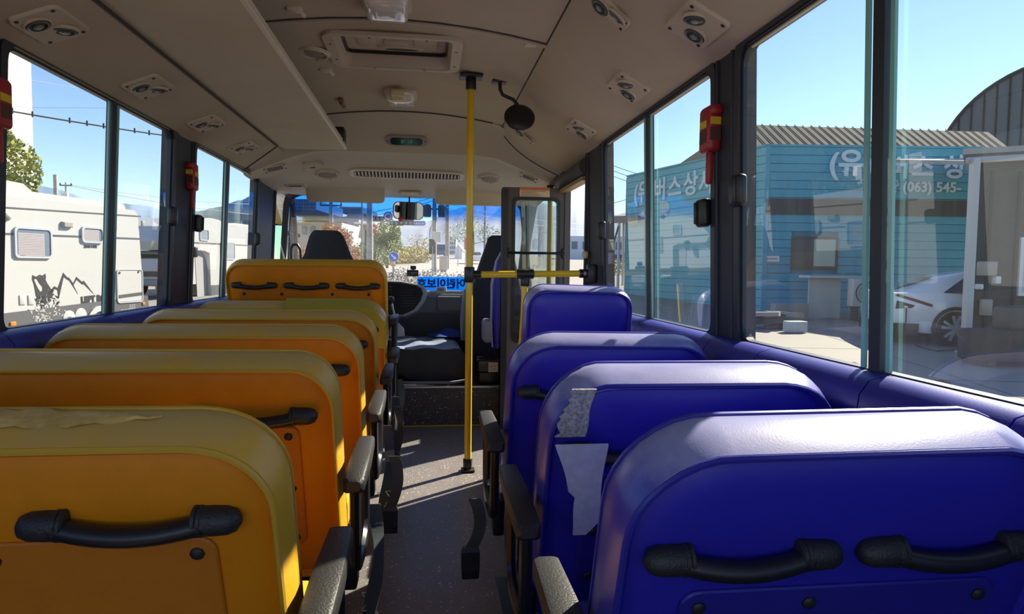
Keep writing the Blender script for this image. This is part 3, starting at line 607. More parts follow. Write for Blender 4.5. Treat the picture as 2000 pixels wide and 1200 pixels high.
for i, (lb, xa, xb, yf, zt, zb) in enumerate(brows):
    bl = {1: ((0.075, 0.06, 0.34, 0.20, 0.25),), 2: ((0.05, 0.12, 0.34, 0.12, 0.4),)}.get(i, ())
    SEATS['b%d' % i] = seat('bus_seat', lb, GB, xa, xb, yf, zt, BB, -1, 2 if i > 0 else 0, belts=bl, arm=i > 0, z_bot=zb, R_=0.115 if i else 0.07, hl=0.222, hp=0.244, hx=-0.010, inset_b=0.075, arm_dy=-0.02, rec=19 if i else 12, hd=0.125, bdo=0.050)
# repairs and wear on particular seats
def strip_on(key, x0, x1, va, vb, name, m, d=0.010, wob=0.004, taper=None, lab=None, jag=0):
    """thin patch lying on a seat's rear cover (v measured down from the top)"""
    root, P, L_, T, onback = SEATS[key]; n = 14; Lv = []; Rv = []
    for i in range(n+1):
        t = i/n; v = L_-va-(vb-va)*t; a, b = x0, x1
        if taper: a, b = taper(t, x0, x1)
        Lv.append((a+wob*math.sin(9*t+x0*30)+(0.006*random.uniform(-1, 1) if jag else 0), v)); Rv.append((b+wob*math.sin(7*t+2), v))
    mb = MB(); poly = Lv+Rv[::-1]; k = len(poly)
    vs = [onback(x, v, d) for x, v in poly]+[onback(x, v, d+0.0035) for x, v in poly]; fs = []
    for i in range(n):
        j = k-1-i; fs += [(i, i+1, j-1, j), (k+i, k+j, k+j-1, k+i+1)]
    fs += [(i, (i+1) % k, k+(i+1) % k, k+i) for i in range(k)]
    mb.add(vs, fs, 0, False); o = mb.build(name, m, root, local=True)
    if lab: o['label'] = lab
    return o
PATCH = mat('white_fabric_patch', (0.62, 0.63, 0.68), 0.85, noise=0.35, nscale=60, col2=(0.50, 0.51, 0.55), bump=0.4, bscale=700)
PATCH2 = mat('grey_spotted_backing', (0.62, 0.60, 0.58), 0.85, noise=0.30, nscale=160, col2=(0.22, 0.20, 0.18), bump=0.4, bscale=400)
DIRTG = mat('olive_glue_stain', (0.20, 0.17, 0.08), 0.8, noise=0.4, nscale=30)
strip_on('b2', -0.236, -0.190, 0.006, 0.098, 'torn_strip', PATCH2, 0.004, 0.002, lab='torn grey backing strip stuck below the seat top', jag=1, taper=lambda t, a, b: (a-0.014*t+0.010*(1-t), b-0.010*t))
strip_on('b2', -0.252, -0.172, 0.086, 0.272, 'fabric_patch', PATCH, 0.047, 0.002, lab='white fabric patch hanging over the seat handle', taper=lambda t, a, b: ((a-0.006+0.028*max(0, min(1, t/0.50)) if t < 0.55 else a+0.036), (b if t < 0.85 else b-0.02*(t-0.85)/0.15)))

# tape patch on the second yellow row's top and corner
root, P, L_, T, onback = SEATS['y1']; W = 0.86
TAPE = mat('glossy_yellow_tape', (0.50, 0.40, 0.035), 0.25, noise=0.3, nscale=8, col2=(0.44, 0.36, 0.05))
prof = []; seq = rrect(W+0.012, L_+0.012, 0.121, 10, 0, L_/2, 0.05)
arc = [p for p in seq[:11]][::-1]                  # top right corner, from top to side
path = [(-0.02+0.03*i, L_+0.006) for i in range(int((W/2-0.121+0.02)/0.03)+1)]+arc+[(W/2+0.006, L_-0.121-0.02*i) for i in range(1, 5)]
mb = MB(); ring_ = []
for (x, v) in path:
    ring_.append([P(x, v, -0.010), P(x*1.0, v, 0.03), P(x, v, 0.08), P(x, v, T+0.004)])
vs = [p for r in ring_ for p in r]; fs = [(4*i+j, 4*i+j+1, 4*i+4+j+1, 4*i+4+j) for i in range(len(path)-1) for j in range(3)]
inner = []
for (x, v) in path:
    cx = max(min(x, W/2-0.121), -1); nx, nv = (x-cx, v-(L_-0.115)) if v > L_-0.121 else (1, 0)
    d = math.hypot(nx, nv) or 1; inner.append(P(x-nx/d*0.05 if x > cx else x, v-(0.05*nv/d if v > L_-0.121 else 0), -0.011))
o = len(vs); vs += inner; fs += [(o+i, o+i+1, 4*i+4, 4*i) for i in range(len(path)-1)]
mb.add(vs, fs, 0, True); tp = mb.build('tape_patch', TAPE, root, local=True); tp['label'] = 'glossy yellow tape covering the seat corner'
# torn vinyl with bare foam on the nearest yellow seat
root, P, L_, T, onback = SEATS['y5']
FOAM = mat('bare_yellow_foam', (0.88, 0.56, 0.18), 0.95, noise=0.5, nscale=22, col2=(0.42, 0.24, 0.05), bump=1.0, bscale=90)
TAPEG = mat('olive_grey_tape', (0.42, 0.36, 0.17), 0.5, noise=0.3, nscale=30, col2=(0.33, 0.28, 0.12))
def top_patch(xs, wa, wb, name, m, h=0.004):
    mb = MB(); n = len(xs); vs = []
    for i, x in enumerate(xs):
        for j in range(6):
            t = j/5; w_ = wa[i]+(wb[i]-wa[i])*t; hh = h*(1 if 0 < j < 5 else 0.15); vs.append(P(x, L_+0.0044+hh+0.0012*math.sin(x*90+j), w_))
    mb.add(vs, [(6*i+j, 6*i+j+1, 6*i+6+j+1, 6*i+6+j) for i in range(n-1) for j in range(5)], 0, True); return mb.build(name, m, root, local=True)
xs = [0.105+0.0135*i for i in range(16)]
top_patch(xs, [0.032+0.020*max(0, (i-8)/8)+0.003*math.sin(i*2.1) for i in range(16)], [0.074-0.024*(i/15)**2+0.003*math.sin(i*1.7) for i in range(16)], 'torn_foam', FOAM, 0.0030)['label'] = 'bare yellow foam where the vinyl has torn'
xs = [-0.36+0.03*i for i in range(17)]+[0.14]
top_patch(xs, [0.034]*17+[0.038], [0.076]*17+[0.072], 'olive_tape', TAPEG, 0.0018)
# ------------------------------------------------------------------ handrails
def fit(mb, p, ax, r, l, M=None):
    ax = Vector(ax).normalized(); p = Vector(p); mb.tube([p-ax*l/2, p-ax*(l/2-0.003), p+ax*(l/2-0.003), p+ax*l/2], [r*0.93, r, r, r*0.93], 14)
hp = thing('handrail_pole', 'tall yellow floor-to-ceiling pole with black fittings beside the aisle', 'pole', (0.195, 3.16, 0))
mb = MB(); mb.tube([(0.195, 3.16, 0.03), (0.195, 3.16, 1.81)], 0.0165, 16); mb.build('pole_tube', YPOLE, hp)
mb = MB(); mb.rbox((0.195, 3.16, 1.828), (0.105, 0.09, 0.016), 0.005); fit(mb, (0.195, 3.16, 1.795), (0, 0, 1), 0.024, 0.055); mb.build('ceiling_flange', BLACK, hp)
mb = MB(); mb.rbox((0.195, 3.155, 0.007), (0.064, 0.060, 0.012), 0.004); fit(mb, (0.195, 3.16, 0.035), (0, 0, 1), 0.022, 0.050); mb.build('floor_flange', BLACK, hp)
mb = MB(); fit(mb, (0.195, 3.16, 0.925), (0, 0, 1), 0.024, 0.072); fit(mb, (0.228, 3.16, 0.925), (1, 0, 0), 0.020, 0.040); mb.build('rail_clamp', BLACK, hp)
hr = thing('handrail', 'horizontal yellow rail from the tall pole to the right wall with a post below', 'rail', (0.45, 3.16, 0))
mb = MB(); mb.tube([(0.24, 3.16, 0.926), (0.72, 3.16, 0.936)], 0.0155, 14); mb.build('rail_tube', YPOLE, hr)
mb = MB(); mb.tube([(0.456, 3.16, 0.91), (0.452, 3.16, 0.75), (0.440, 3.155, 0.55), (0.432, 3.15, 0.02)], 0.0150, 14); mb.build('post_tube', YPOLE, hr)
mb = MB(); fit(mb, (0.456, 3.16, 0.931), (1, 0, 0), 0.023, 0.080); fit(mb, (0.456, 3.16, 0.895), (0, 0, 1), 0.021, 0.042); mb.build('tee_fitting', BLACK, hr)
mb = MB(); fit(mb, (0.735, 3.16, 0.936), (1, 0, 0), 0.021, 0.040); mb.rbox((0.775, 3.16, 0.936), (0.05, 0.05, 0.09), 0.01); mb.build('wall_bracket', BLACK, hr)
mb = MB(); mb.box((0.737, 3.137, 0.937), (0.012, 0.004, 0.018)); mb.build('bracket_label', MGREY, hr)
gpo = thing('grab_pole', 'yellow upright pole seen through the door leaf window', 'pole', (0.775, 4.30, 0.235))
mb = MB(); mb.tube([(0.775, 4.30, 0.26), (0.775, 4.30, 1.46)], 0.016, 12); mb.build('pole_tube', YPOLE, gpo)
for z_ in (0.26, 1.46): mb = MB(); fit(mb, (0.775, 4.30, z_), (0, 0, 1), 0.022, 0.05); mb.build('pole_flange', BLACK, gpo)
bz = thing('door_buzzer', 'round cream door button housing on the pillar behind the rail', 'button', (0.775, 3.38, 1.06))
mb = MB(); mb.lathe([(0.018, 0), (0.021, 0.006), (0.019, 0.018), (0.010, 0.026), (0.002, 0.028)], 14, M=frameM((0.800, 3.36, 1.03), (0, 1, 0), (0, 0, 1.8)) @ Matrix.Rotation(PI, 4, 'X')); mb.build('cap', mat('cream_plastic', (0.66, 0.58, 0.42), 0.4), bz)
# convex interior mirror on a bent arm
cm = thing('convex_mirror', 'round black-backed mirror on a bent arm below the ceiling', 'mirror', (0.33, 3.2, 1.80))
mb = MB(); mb.rbox((0.332, 3.2, 1.822), (0.072, 0.060, 0.014), 0.005); mb.build('mount', BLACK, cm)
mb = MB(); pts = [(0.332, 3.2, 1.815), (0.333, 3.2, 1.785), (0.345, 3.2, 1.762), (0.370, 3.2, 1.752), (0.395, 3.2, 1.742), (0.412, 3.195, 1.720), (0.420, 3.185, 1.690)]; mb.tube(pts, 0.0085, 10); mb.build('arm', BLACK, cm)
mb = MB(); Mm = frameM((0.421, 3.165, 1.656), (1, 0, 0.05), (0, 0.45, 0.9)); mb.lathe([(0.004, 0.024), (0.040, 0.020), (0.060, 0.012), (0.071, 0.002), (0.072, -0.006), (0.069, -0.008)], 24, M=Mm); mb.build('mirror_back', BLACK, cm)
mb = MB(); mb.lathe([(0.002, -0.020), (0.035, -0.016), (0.069, -0.007)], 24, M=Mm, cap=False); mb.build('mirror_face', CHROME, cm)
# roof hatch
rh = thing('roof_hatch', 'recessed beige roof hatch with screwed frame in the ceiling', 'hatch', (-0.135, 2.92, 1.84))
mb = MB(); zc = 1.845; Mh = frameM((-0.135, 2.92, zc), (1, 0, -0.002), (0, 1, 0))
mb.frame(rrect(0.545, 0.445, 0.055, 5), rrect(0.462, 0.405, 0.03, 5), -0.010, 0.006, M=Mh); mb.build('hatch_frame', BEIGE2, rh)
mb = MB(); O = rrect(0.464, 0.407, 0.03, 5); I = rrect(0.436, 0.385, 0.03, 5); mb.loft([[Mh @ Vector((x, y, -0.006)) for x, y in O], [Mh @ Vector((x, y, 0.055)) for x, y in I]], False, False, smooth=False); mb.build('hatch_well', BEIGE2, rh)
mb = MB(); mb.frame(rrect(0.440, 0.388, 0.03, 5), rrect(0.418, 0.366, 0.028, 5), 0.048, 0.060, M=Mh); mb.build('hatch_seal', BLACK, rh)
mb = MB(); mb.box((-0.135, 2.92, zc+0.068), (0.45, 0.40, 0.012))
for x, y, a, b in ((-0.26, 2.93, 0.075, 0.20), (-0.01, 2.93, 0.10, 0.22), (-0.135, 2.98, 0.10, 0.06)): mb.rbox((x, y, zc+0.060), (a, b, 0.014), 0.006)
mb.build('hatch_cover', BEIGE2, rh)
mb = MB(); mb.loft([[(-0.115+a*math.cos(2*PI*i/20), 3.035+b*math.sin(2*PI*i/20), zc+h) for i in range(20)] for a, b, h in ((0.105, 0.032, 0.062), (0.095, 0.026, 0.050), (0.080, 0.018, 0.048))]); hg = mb.build('hatch_grip', BEIGE2, rh)
mb = MB(); mb.loft([[(-0.112+a*math.cos(2*PI*i/16), 3.035+b*math.sin(2*PI*i/16), zc+h) for i in range(16)] for a, b, h in ((0.072, 0.013, 0.0475), (0.070, 0.012, 0.052))]); mb.build('grip_slot', SEAM, hg)
for x, y in ((-0.09, -0.2), (0.13, -0.2), (-0.25, -0.10), (-0.25, 0.10), (0.25, -0.08), (0.25, 0.12), (-0.10, 0.2), (0.12, 0.2)):
    mb = MB(); mb.lathe([(0.006, 0), (0.005, 0.003), (0.002, 0.004)], 8, M=Mh @ Matrix.Translation((x, y, -0.010)) @ Matrix.Rotation(PI, 4, 'X')); mb.build('screw', MGREY, rh)
# ceiling lamps
LENS = mat('clear_lamp_lens', (0.78, 0.76, 0.70), 0.08, coat=0.6)
def lamp(label, y, clip):
    r = thing('ceiling_lamp', label, 'lamp', (-0.14, y, 1.85), 0, 'ceiling lamps along the aisle')
    M = frameM((-0.14, y, 1.862), (1, 0, 0), (0, 1, 0)) @ Matrix.Rotation(PI, 4, 'X')
    mb = MB(); mb.loft([[M @ Vector((x, yy, h)) for x, yy in rrect(0.168*s, 0.225*s, 0.035*s, 6)] for s, h in ((1.0, 0.0), (1.0, 0.012), (0.94, 0.020))]); mb.build('lamp_base', BEIGE2, r)
    mb = MB(); mb.loft([[M @ Vector((x, yy, h)) for x, yy in rrect(0.150*s, 0.205*s, 0.030*s, 6)] for s, h in ((1.0, 0.014), (0.99, 0.028), (0.93, 0.046), (0.78, 0.056), (0.4, 0.060))]); mb.build('lens', LENS, r)
    if clip:
        mb = MB(); mb.rbox((-0.150, y-0.13, 1.826), (0.066, 0.060, 0.030), 0.004); mb.rbox((-0.150, y-0.088, 1.812), (0.062, 0.050, 0.024), 0.004); mb.build('lamp_clip', mat('cream_tape', (0.72, 0.62, 0.36), 0.5), r)
lamp('square ceiling lamp with a cream clip, just behind the roof hatch', 3.655, True)
lamp('ceiling lamp cut off by the top edge, nearer than the roof hatch', 2.385, False)
# swivelling air nozzles
NOZ = mat('nozzle_grey', (0.10, 0.105, 0.105), 0.35); NOZL = mat('nozzle_core', (0.30, 0.31, 0.31), 0.3)
def vent(label, p, ux, uy, w_=0.185, h_=0.125, kind='pair', grp='air nozzle plates along the coves'):
    M = frameM(p, ux, uy); r = thing('air_nozzle', label, 'air vent', p, 0, grp)
    mb = MB(); mb.loft([[M @ Vector((x, y, h)) for x, y in rrect(w_*s, h_*s, 0.020, 5)] for s, h in ((1.0, -0.012), (1.0, 0.001), (0.97, 0.0062))]); mb.build('nozzle_plate', BEIGE2, r)
    if kind == 'pair':
        for s in (-1, 1):
            Mc = M @ Matrix.Translation((s*w_*0.19+0.0*s, s*0.016, 0.0065)) @ Matrix.Rotation(0.18*s+0.1, 4, 'X')
            mb = MB(); mb.lathe([(0.034, -0.003), (0.0335, 0.003), (0.030, 0.005), (0.0285, -0.003)], 20, M=Mc); rg = mb.build('nozzle_ring', BEIGE2, r)
            mb = MB(); mb.lathe([(0.0285, -0.003), (0.027, 0.006), (0.021, 0.0085), (0.0195, 0.003), (0.0145, 0.003), (0.0135, 0.0075), (0.010, 0.0085)], 18, M=Mc); mb.build('nozzle_ball', NOZ, rg)
            mb = MB(); mb.lathe([(0.0095, 0.006), (0.009, 0.010), (0.004, 0.0112), (0.001, 0.0115)], 12, M=Mc); mb.build('nozzle_core', NOZL, rg)
    else:
        for i in range(3):
            mb = MB(); mb.loft([[M @ Vector((x*s, (i-1)*h_*0.25+y*s, h)) for x, y in rrect(w_*0.66, h_*0.15, h_*0.07, 3)] for s, h in ((1, 0.0066), (0.94, 0.0072))]); mb.build('slot', SEAM, r)
    for sx in (-1, 1):
        for sy in (-1, 1):
            if kind == 'pair' and False: continue
            mb = MB(); mb.lathe([(0.0055, 0.006), (0.005, 0.0085), (0.002, 0.009)], 8, M=M @ Matrix.Translation((sx*w_*0.41, sy*h_*0.36, 0))); mb.build('screw', SCREW, r)
def vent_on(o, px, py, lab, across, w_=0.185, h_=0.125, grp='air nozzle plates along the coves'):
    p, n_ = surf_hit(o, px, py); p = p+n_*0.002
    x_ = Vector(across); x_ = (x_-n_*x_.dot(n_)).normalized(); vent(lab, p, x_, n_.cross(x_), w_, h_, 'pair', grp)
for px, py, lab in ((98, 47, 'largest air nozzle pair above the left windows, at the top left corner'), (290, 168, 'second air nozzle pair along the left cove, above the window stile'), (403, 240, 'third air nozzle pair along the left cove, near the pillar'), (476, 287, 'small fourth air nozzle pair on the left cove, just before the cove seam')):
    vent_on(COVE_L, px, py, lab, (0, 1, 0))
for px, py, lab in ((1361, 47, 'largest air nozzle pair above the right windows'), (1227, 170, 'second air nozzle pair on the right cove, right of the round mirror'), (1135, 252, 'third air nozzle pair on the right cove, just above the front window')):
    vent_on(COVE_R, px, py, lab, (0, -1, 0))
for px, py, lab in ((1193, 18, 'steeply seen nozzle plate high on the right cove at the top edge'), (1025, 262, 'small nozzle plate half hidden below the round mirror')):
    vent_on(COVE_R, px, py, lab, (0.45, 0, -0.89), 0.140, 0.072)
for px, py, lab, w_, h_ in ((537, 328, 'slotted vent at the left end of the front cap beside the driver pillar', 0.15, 0.085), (576, 362, 'slotted vent above the left sun visor', 0.14, 0.075), (1033, 346, 'slotted vent above the entrance door leaf', 0.13, 0.075)):
    p, n_ = surf_hit(CAP, px, py)
    x_ = Vector((1, 0, 0)); x_ = (x_-n_*x_.dot(n_)).normalized(); vent(lab, p, x_, n_.cross(x_), w_, h_, 'slot', 'slotted vents in the front cap')
# emergency hammers in red holders
YEL = mat('yellow_label', (0.75, 0.50, 0.03), 0.5); DRED = mat('dark_red_print', (0.10, 0.03, 0.02), 0.6)
def hammer(label, sd, y, zc_):
    s = 1 if sd > 0 else -1; x = wx(sd, zc_)-s*0.030
    r = thing('emergency_hammer', label, 'hammer', (x, y, zc_-0.10), 0, 'red emergency hammers on the pillars')
    mb = MB(); mb.rbox((x, y, zc_+0.035), (0.042, 0.070, 0.125), 0.012, 3); mb.rbox((x, y-0.006, zc_+0.085), (0.036, 0.080, 0.030), 0.010); mb.build('holder', RED, r)
    mb = MB(); mb.rbox((x, y, zc_-0.065), (0.017, 0.022, 0.10), 0.006); mb.build('hammer_grip', RED, r)
    mb = MB(); mb.box((x, y-0.0355, zc_+0.055), (0.030, 0.0016, 0.020)); lb = mb.build('yellow_label', YEL, r)
    mb = MB(); mb.box((x, y-0.0355, zc_+0.020), (0.030, 0.0014, 0.036)); mb.build('dark_label', DRED, r)
    mb = MB(); mb.box((x-s*0.0215, y, zc_+0.048), (0.0012, 0.045, 0.020)); mb.build('yellow_label', YEL, r)
    mb = MB(); mb.box((x-s*0.0215, y, zc_+0.015), (0.0012, 0.045, 0.035)); mb.build('dark_label', DRED, r)
hammer('red emergency hammer on the left pillar between the two side windows', -1, 3.335, 1.325)
hammer('red emergency hammer cut off at the left edge of the photo', -1, 1.895, 1.325)
hammer('red emergency hammer on the right pillar', 1, 1.845, 1.315)
# overhead rack
rk = thing('luggage_rack', 'long beige overhead rack shelf along the left side', 'rack', (-0.65, 2.0, 1.62))
mb = MB(); poly = [(-0.845, Y0), (-0.470, Y0)]+[(-0.470-0.03+0.03*math.cos(R(a)), 4.08-0.03+0.03*math.sin(R(a))) for a in range(0, 91, 15)]+[(-0.80, 4.08), (-0.845, 4.02)]
mb.prism(poly, 1.627, 1.640); mb.build('shelf', RACKM, rk)
mb = MB(); mb.tube([(-0.470, Y0, 1.636), (-0.470, 3.9, 1.636)]+[(-0.470-0.03+0.03*math.cos(R(a)), 4.08-0.03+0.03*math.sin(R(a)), 1.636) for a in range(0, 91, 15)]+[(-0.80, 4.08, 1.636)], 0.010, 8); mb.build('edge_trim', LIP, rk)
mb = MB(); mb.box((-0.475, 1.35, 1.655), (0.006, 5.2, 0.030)); mb.build('edge_rail', LIP, rk)
for y in (2.47, 3.20):
    mb = MB(); mb.rbox((-0.455, y, 1.836), (0.05, 0.040, 0.018), 0.005); mb.tube([(-0.440, y+0.02, 1.832), (-0.425, y+0.03, 1.826)], 0.009, 8); mb.build('hanger', LIP, rk)
mb = MB(); mb.rbox((-0.455, 3.74, 1.832), (0.03, 0.05, 0.016), 0.006); mb.tube([(-0.458, 3.75, 1.822), (-0.445, 3.80, 1.812)], 0.010, 8); mb.build('rusty_bolt', mat('rusty_brass', (0.30, 0.15, 0.06), 0.6, noise=0.5, nscale=60), rk)
bx = MB(); bx.rbox((-0.545, 4.10, 1.715), (0.14, 0.10, 0.085), 0.01); tag(bx.build('black_monitor', BLACK), 'black box standing behind the front end of the rack', 'monitor')
# speakers
def speaker(label, p, n, r_=0.068, name='ceiling_speaker'):
    n = Vector(n).normalized(); M = frameM(p, Vector((1, 0, 0))-n*n.x, n.cross(Vector((1, 0, 0))))
    r = thing(name, label, 'speaker', p, 0, 'round speakers in the headliner')
    mb = MB(); mb.lathe([(r_, -0.004), (r_, 0.004), (r_*0.93, 0.011), (r_*0.80, 0.012), (r_*0.76, 0.004)], 26, M=M); mb.build('speaker_ring', BEIGE2, r)
    mb = MB(); mb.lathe([(r_*0.76, 0.002), (r_*0.70, 0.006), (r_*0.35, 0.008), (0.002, 0.008)], 24, M=M); mb.build('speaker_grille', mat('taupe_mesh', (0.34, 0.30, 0.25), 0.8), r)
    for a in (40, 160, 280):
        mb = MB(); mb.lathe([(0.0045, 0.010), (0.004, 0.0135), (0.001, 0.014)], 8, M=M @ Matrix.Translation((r_*0.87*math.cos(R(a)), r_*0.87*math.sin(R(a)), 0))); mb.build('screw', SCREW, r)
speaker('round speaker on the ceiling half hidden by the rack edge', (-0.475, 2.95, ceil_z(-0.475)), (-0.1, 0, -1), 0.075)
for px, py, lab in ((639, 340, 'round speaker left of the long front grille'), (956, 348, 'round speaker right of the long front grille')):
    p, n_ = surf_hit(CAP, px, py); speaker(lab, p, n_, 0.082)
# long front grille
fg = thing('air_grille', 'long slatted air grille across the front headliner cap', 'grille', (-0.12, 4.62, 1.57))
a, na = surf_hit(CAP, 684, 336); b, nb = surf_hit(CAP, 908, 344); c, nc = surf_hit(CAP, 796, 340); c = c+nc*0.004; nc = (nc+na+nb).normalized(); xg = (b-a).normalized()
Mg = frameM(c, xg, nc.cross(xg)); gw = (b-a).length; gh = 0.155
out = lambda w, h, k=24: [(w/2*math.copysign(abs(math.cos(t))**0.62, math.cos(t)), h/2*math.copysign(abs(math.sin(t))**0.30, math.sin(t))) for t in [2*PI*i/48 for i in range(48)]]
mb = MB(); mb.frame(out(gw, gh), out(gw*0.925, gh*0.76), -0.004, 0.007, M=Mg); mb.build('grille_rim', LIP, fg)
mb = MB(); po = out(gw*0.935, gh*0.78); mb.prism(po, 0.0005, 0.0025, M=Mg); mb.build('grille_void', SEAM, fg)
ns = 31
for i in range(ns):
    x = -gw*0.45+gw*0.90*i/(ns-1); hh = gh*0.74*min(1, (1-abs(x/(gw*0.475))**3))**0.6
    mb = MB(); mb.box((x, 0, 0.004), (0.0095, hh, 0.006), M=Mg); mb.build('grille_slat', LIP, fg)
# clock in the cap
ck = thing('digital_clock', 'oval dark green digital clock reading 8:12 in the front cap', 'clock', (-0.126, 4.24, 1.73))
c, nC = surf_hit(CAP, 794, 273); xk = Vector((1, 0, 0)); xk = (xk-nC*xk.dot(nC)).normalized(); Mk = frameM(c, xk, nC.cross(xk))
mb = MB(); mb.loft([[Mk @ Vector((x, y, h)) for x, y in rrect(0.258*s, 0.085*s, 0.040*s, 8)] for s, h in ((1, -0.012), (1, 0.010), (0.93, 0.016))]); mb.build('clock_bezel', mat('taupe_plastic', (0.36, 0.33, 0.28), 0.45), ck)
mb = MB(); mb.loft([[Mk @ Vector((x, y, h)) for x, y in rrect(0.195*s, 0.058*s, 0.022*s, 6)] for s, h in ((1, 0.0155), (1, 0.0175))]); mb.build('clock_screen', mat('dark_green_screen', (0.008, 0.030, 0.018), 0.15), ck)
DIG = mat('green_digits', (0.02, 0.12, 0.05), 0.4, emit=((0.05, 0.45, 0.16), 0.12))
SEG = {'8': 'abcdefg', '1': 'bc', '2': 'abged'}
def digit(mb, ch, ox, oy, w_, h_):
    P_ = {'a': (0, h_/2, w_, 0), 'g': (0, 0, w_, 0), 'd': (0, -h_/2, w_, 0), 'b': (w_/2, h_/4, 0, h_/2), 'c': (w_/2, -h_/4, 0, h_/2), 'e': (-w_/2, -h_/4, 0, h_/2), 'f': (-w_/2, h_/4, 0, h_/2)}
    for s_ in SEG[ch]:
        x, y, lx, ly = P_[s_]; mb.box((ox+x, oy+y, 0.0182), (max(lx*0.8, 0.0032), max(ly*0.85, 0.0032), 0.0008), M=Mk)
mb = MB()
for ch, ox in (('8', -0.024), ('1', 0.004), ('2', 0.028)): digit(mb, ch, ox, 0, 0.013, 0.024)
for y in (-0.006, 0.006): mb.box((-0.008, y, 0.0182), (0.003, 0.003, 0.0008), M=Mk)
o = mb.build('digits', DIG, ck)
for x in (-0.115, 0.115):
    mb = MB(); mb.lathe([(0.004, 0.015), (0.003, 0.018), (0.001, 0.0185)], 8, M=Mk @ Matrix.Translation((x, 0, 0))); mb.build('screw', SCREW, ck)
# sun visors
for lab, xa, xb in (('left sun visor folded up above the driver', -0.855, -0.305), ('right sun visor folded up above the passenger seat', 0.055, 0.66)):
    r = thing('sun_visor', lab, 'visor', ((xa+xb)/2, 5.0, 1.45), 0, 'sun visors')
    Mv = frameM(((xa+xb)/2, 5.02, 1.475), (1, 0, 0), (0, -0.45, 0.89)); w_ = xb-xa
    mb = MB(); mb.loft([[Mv @ Vector((x*s, y*s, h)) for x, y in rrect(w_, 0.135, 0.035, 6)] for s, h in ((0.97, -0.010), (1, -0.004), (1, 0.004), (0.97, 0.010))]); mb.build('visor_pad', BEIGE2, r)
    mb = MB(); mb.tube([Mv @ Vector((-w_/2+0.03, 0.062, 0.006)), Mv @ Vector((w_/2-0.03, 0.062, 0.006))], 0.006, 8); mb.build('visor_rod', SEAM, r)
il = thing('map_lamp', 'small slim lamp lens at the top centre of the windscreen', 'lamp', (-0.13, 5.1, 1.52))
c = at_y(801, 378, 5.05); mb = MB(); mb.rbox(c, (0.160, 0.05, 0.036), 0.015, 3); mb.build('lamp_housing', BEIGE2, il); mb = MB(); mb.rbox(c+Vector((0, -0.020, -0.003)), (0.13, 0.03, 0.024), 0.010, 3); mb.build('lens', LENS, il)
hk = MB(); c, n_ = surf_hit(CAP, 610, 318); c = c+n_*0.012; hk.tube([c+Vector(v) for v in ((-0.06, 0.02, -0.045), (-0.058, 0.0, -0.01), (-0.03, 0, 0.012), (0.04, 0, 0.014), (0.065, 0.01, 0.002))], 0.010, 8); tag(hk.build('coat_hook', BEIGE2), 'small beige moulded hook on the left of the front cap', 'hook')
# rear-view mirror
rv = thing('rear_view_mirror', 'rounded rear-view mirror hanging in the windscreen', 'mirror', (-0.138, 5.2, 1.32))
c = at_y(798, 412, 5.2); Mr = frameM(c, (0.97, 0.24, 0.0), (0, -0.10, 1))
mb = MB(); mb.loft([[Mr @ Vector((x*s, y*s, h)) for x, y in rrect(0.232, 0.132, 0.040, 6)] for s, h in ((1, -0.001), (1.0, -0.014), (0.8, -0.028))]); mb.build('mirror_shell', BLACK, rv)
mb = MB(); mb.add([Mr @ Vector((x*0.955, y*0.93, 0.0005)) for x, y in rrect(0.232, 0.132, 0.040, 6)], [tuple(range(28))]); mb.build('mirror_glass', CHROME, rv)
mb = MB(); t_ = at_y(800, 376, 5.2); mb.tube([c+Vector((0, 0.02, 0)), c+Vector((0.004, 0.02, 0.06)), t_+Vector((0, 0.02, 0.02))], 0.006, 8); mb.box(t_+Vector((0, 0.02, 0.0)), (0.10, 0.02, 0.012)); mb.build('mirror_stem', BLACK, rv)
mb = MB(); q = Mr @ Vector((-0.060, -0.066, 0.004)); mb.lathe([(0.016, -0.004), (0.018, 0.0), (0.012, 0.006), (0.001, 0.008)], 12, M=Mr @ Matrix.Translation((-0.060, -0.064, 0.004))); mb.build('red_charm', mat('red_plastic', (0.7, 0.04, 0.04), 0.4), rv)
gh_ = MB(); c = at_y(576, 492, 5.42); gh_.tube([c+Vector(v) for v in ((-0.03, 0, -0.16), (-0.03, 0, 0.02), (-0.012, 0, 0.055), (0.018, 0, 0.055), (0.04, 0, 0.02), (0.05, 0, -0.16))], 0.011, 8); tag(gh_.build('grab_loop', BLACK), 'black looped grab handle at the foot of the left windscreen pillar', 'handle')
# driver's seat
BLKV = mat('charcoal_seat_fabric', (0.020, 0.024, 0.030), 0.7, bump=0.3, bscale=400)
ds = thing('driver_seat', "charcoal driver's seat with tapered headrest, seen over the highest yellow seat", 'seat', (-0.655, 4.75, 0.23))
def slab(mb, outline_low, T, lean, yb, M=None):
    pass
def seat_back(mb, secs, y, lean):
    """secs [(z, xa, xb, t)] lofted upward; y of the rear face at the first section"""
    z0 = secs[0][0]; rings = []
    for z, xa, xb, t in secs:
        yy = y-(z-z0)*lean; rings.append([(x, yv, z) for x, yv in rrect(xb-xa, t, min(t*0.45, 0.04), 4, (xa+xb)/2, yy+t/2)])
    mb.loft(rings)
mb = MB(); seat_back(mb, [(0.62, -0.88, -0.43, 0.10), (0.75, -0.89, -0.42, 0.11), (0.98, -0.83, -0.475, 0.10), (1.03, -0.80, -0.50, 0.095), (1.15, -0.765, -0.545, 0.085), (1.178, -0.745, -0.565, 0.075), (1.188, -0.73, -0.585, 0.055)], 4.62, 0.10); mb.build('backrest', BLKV, ds)
mb = MB(); mb.rbox((-0.655, 4.86, 0.58), (0.44, 0.40, 0.13), 0.04, 3); mb.build('seat_cushion', BLKV, ds)
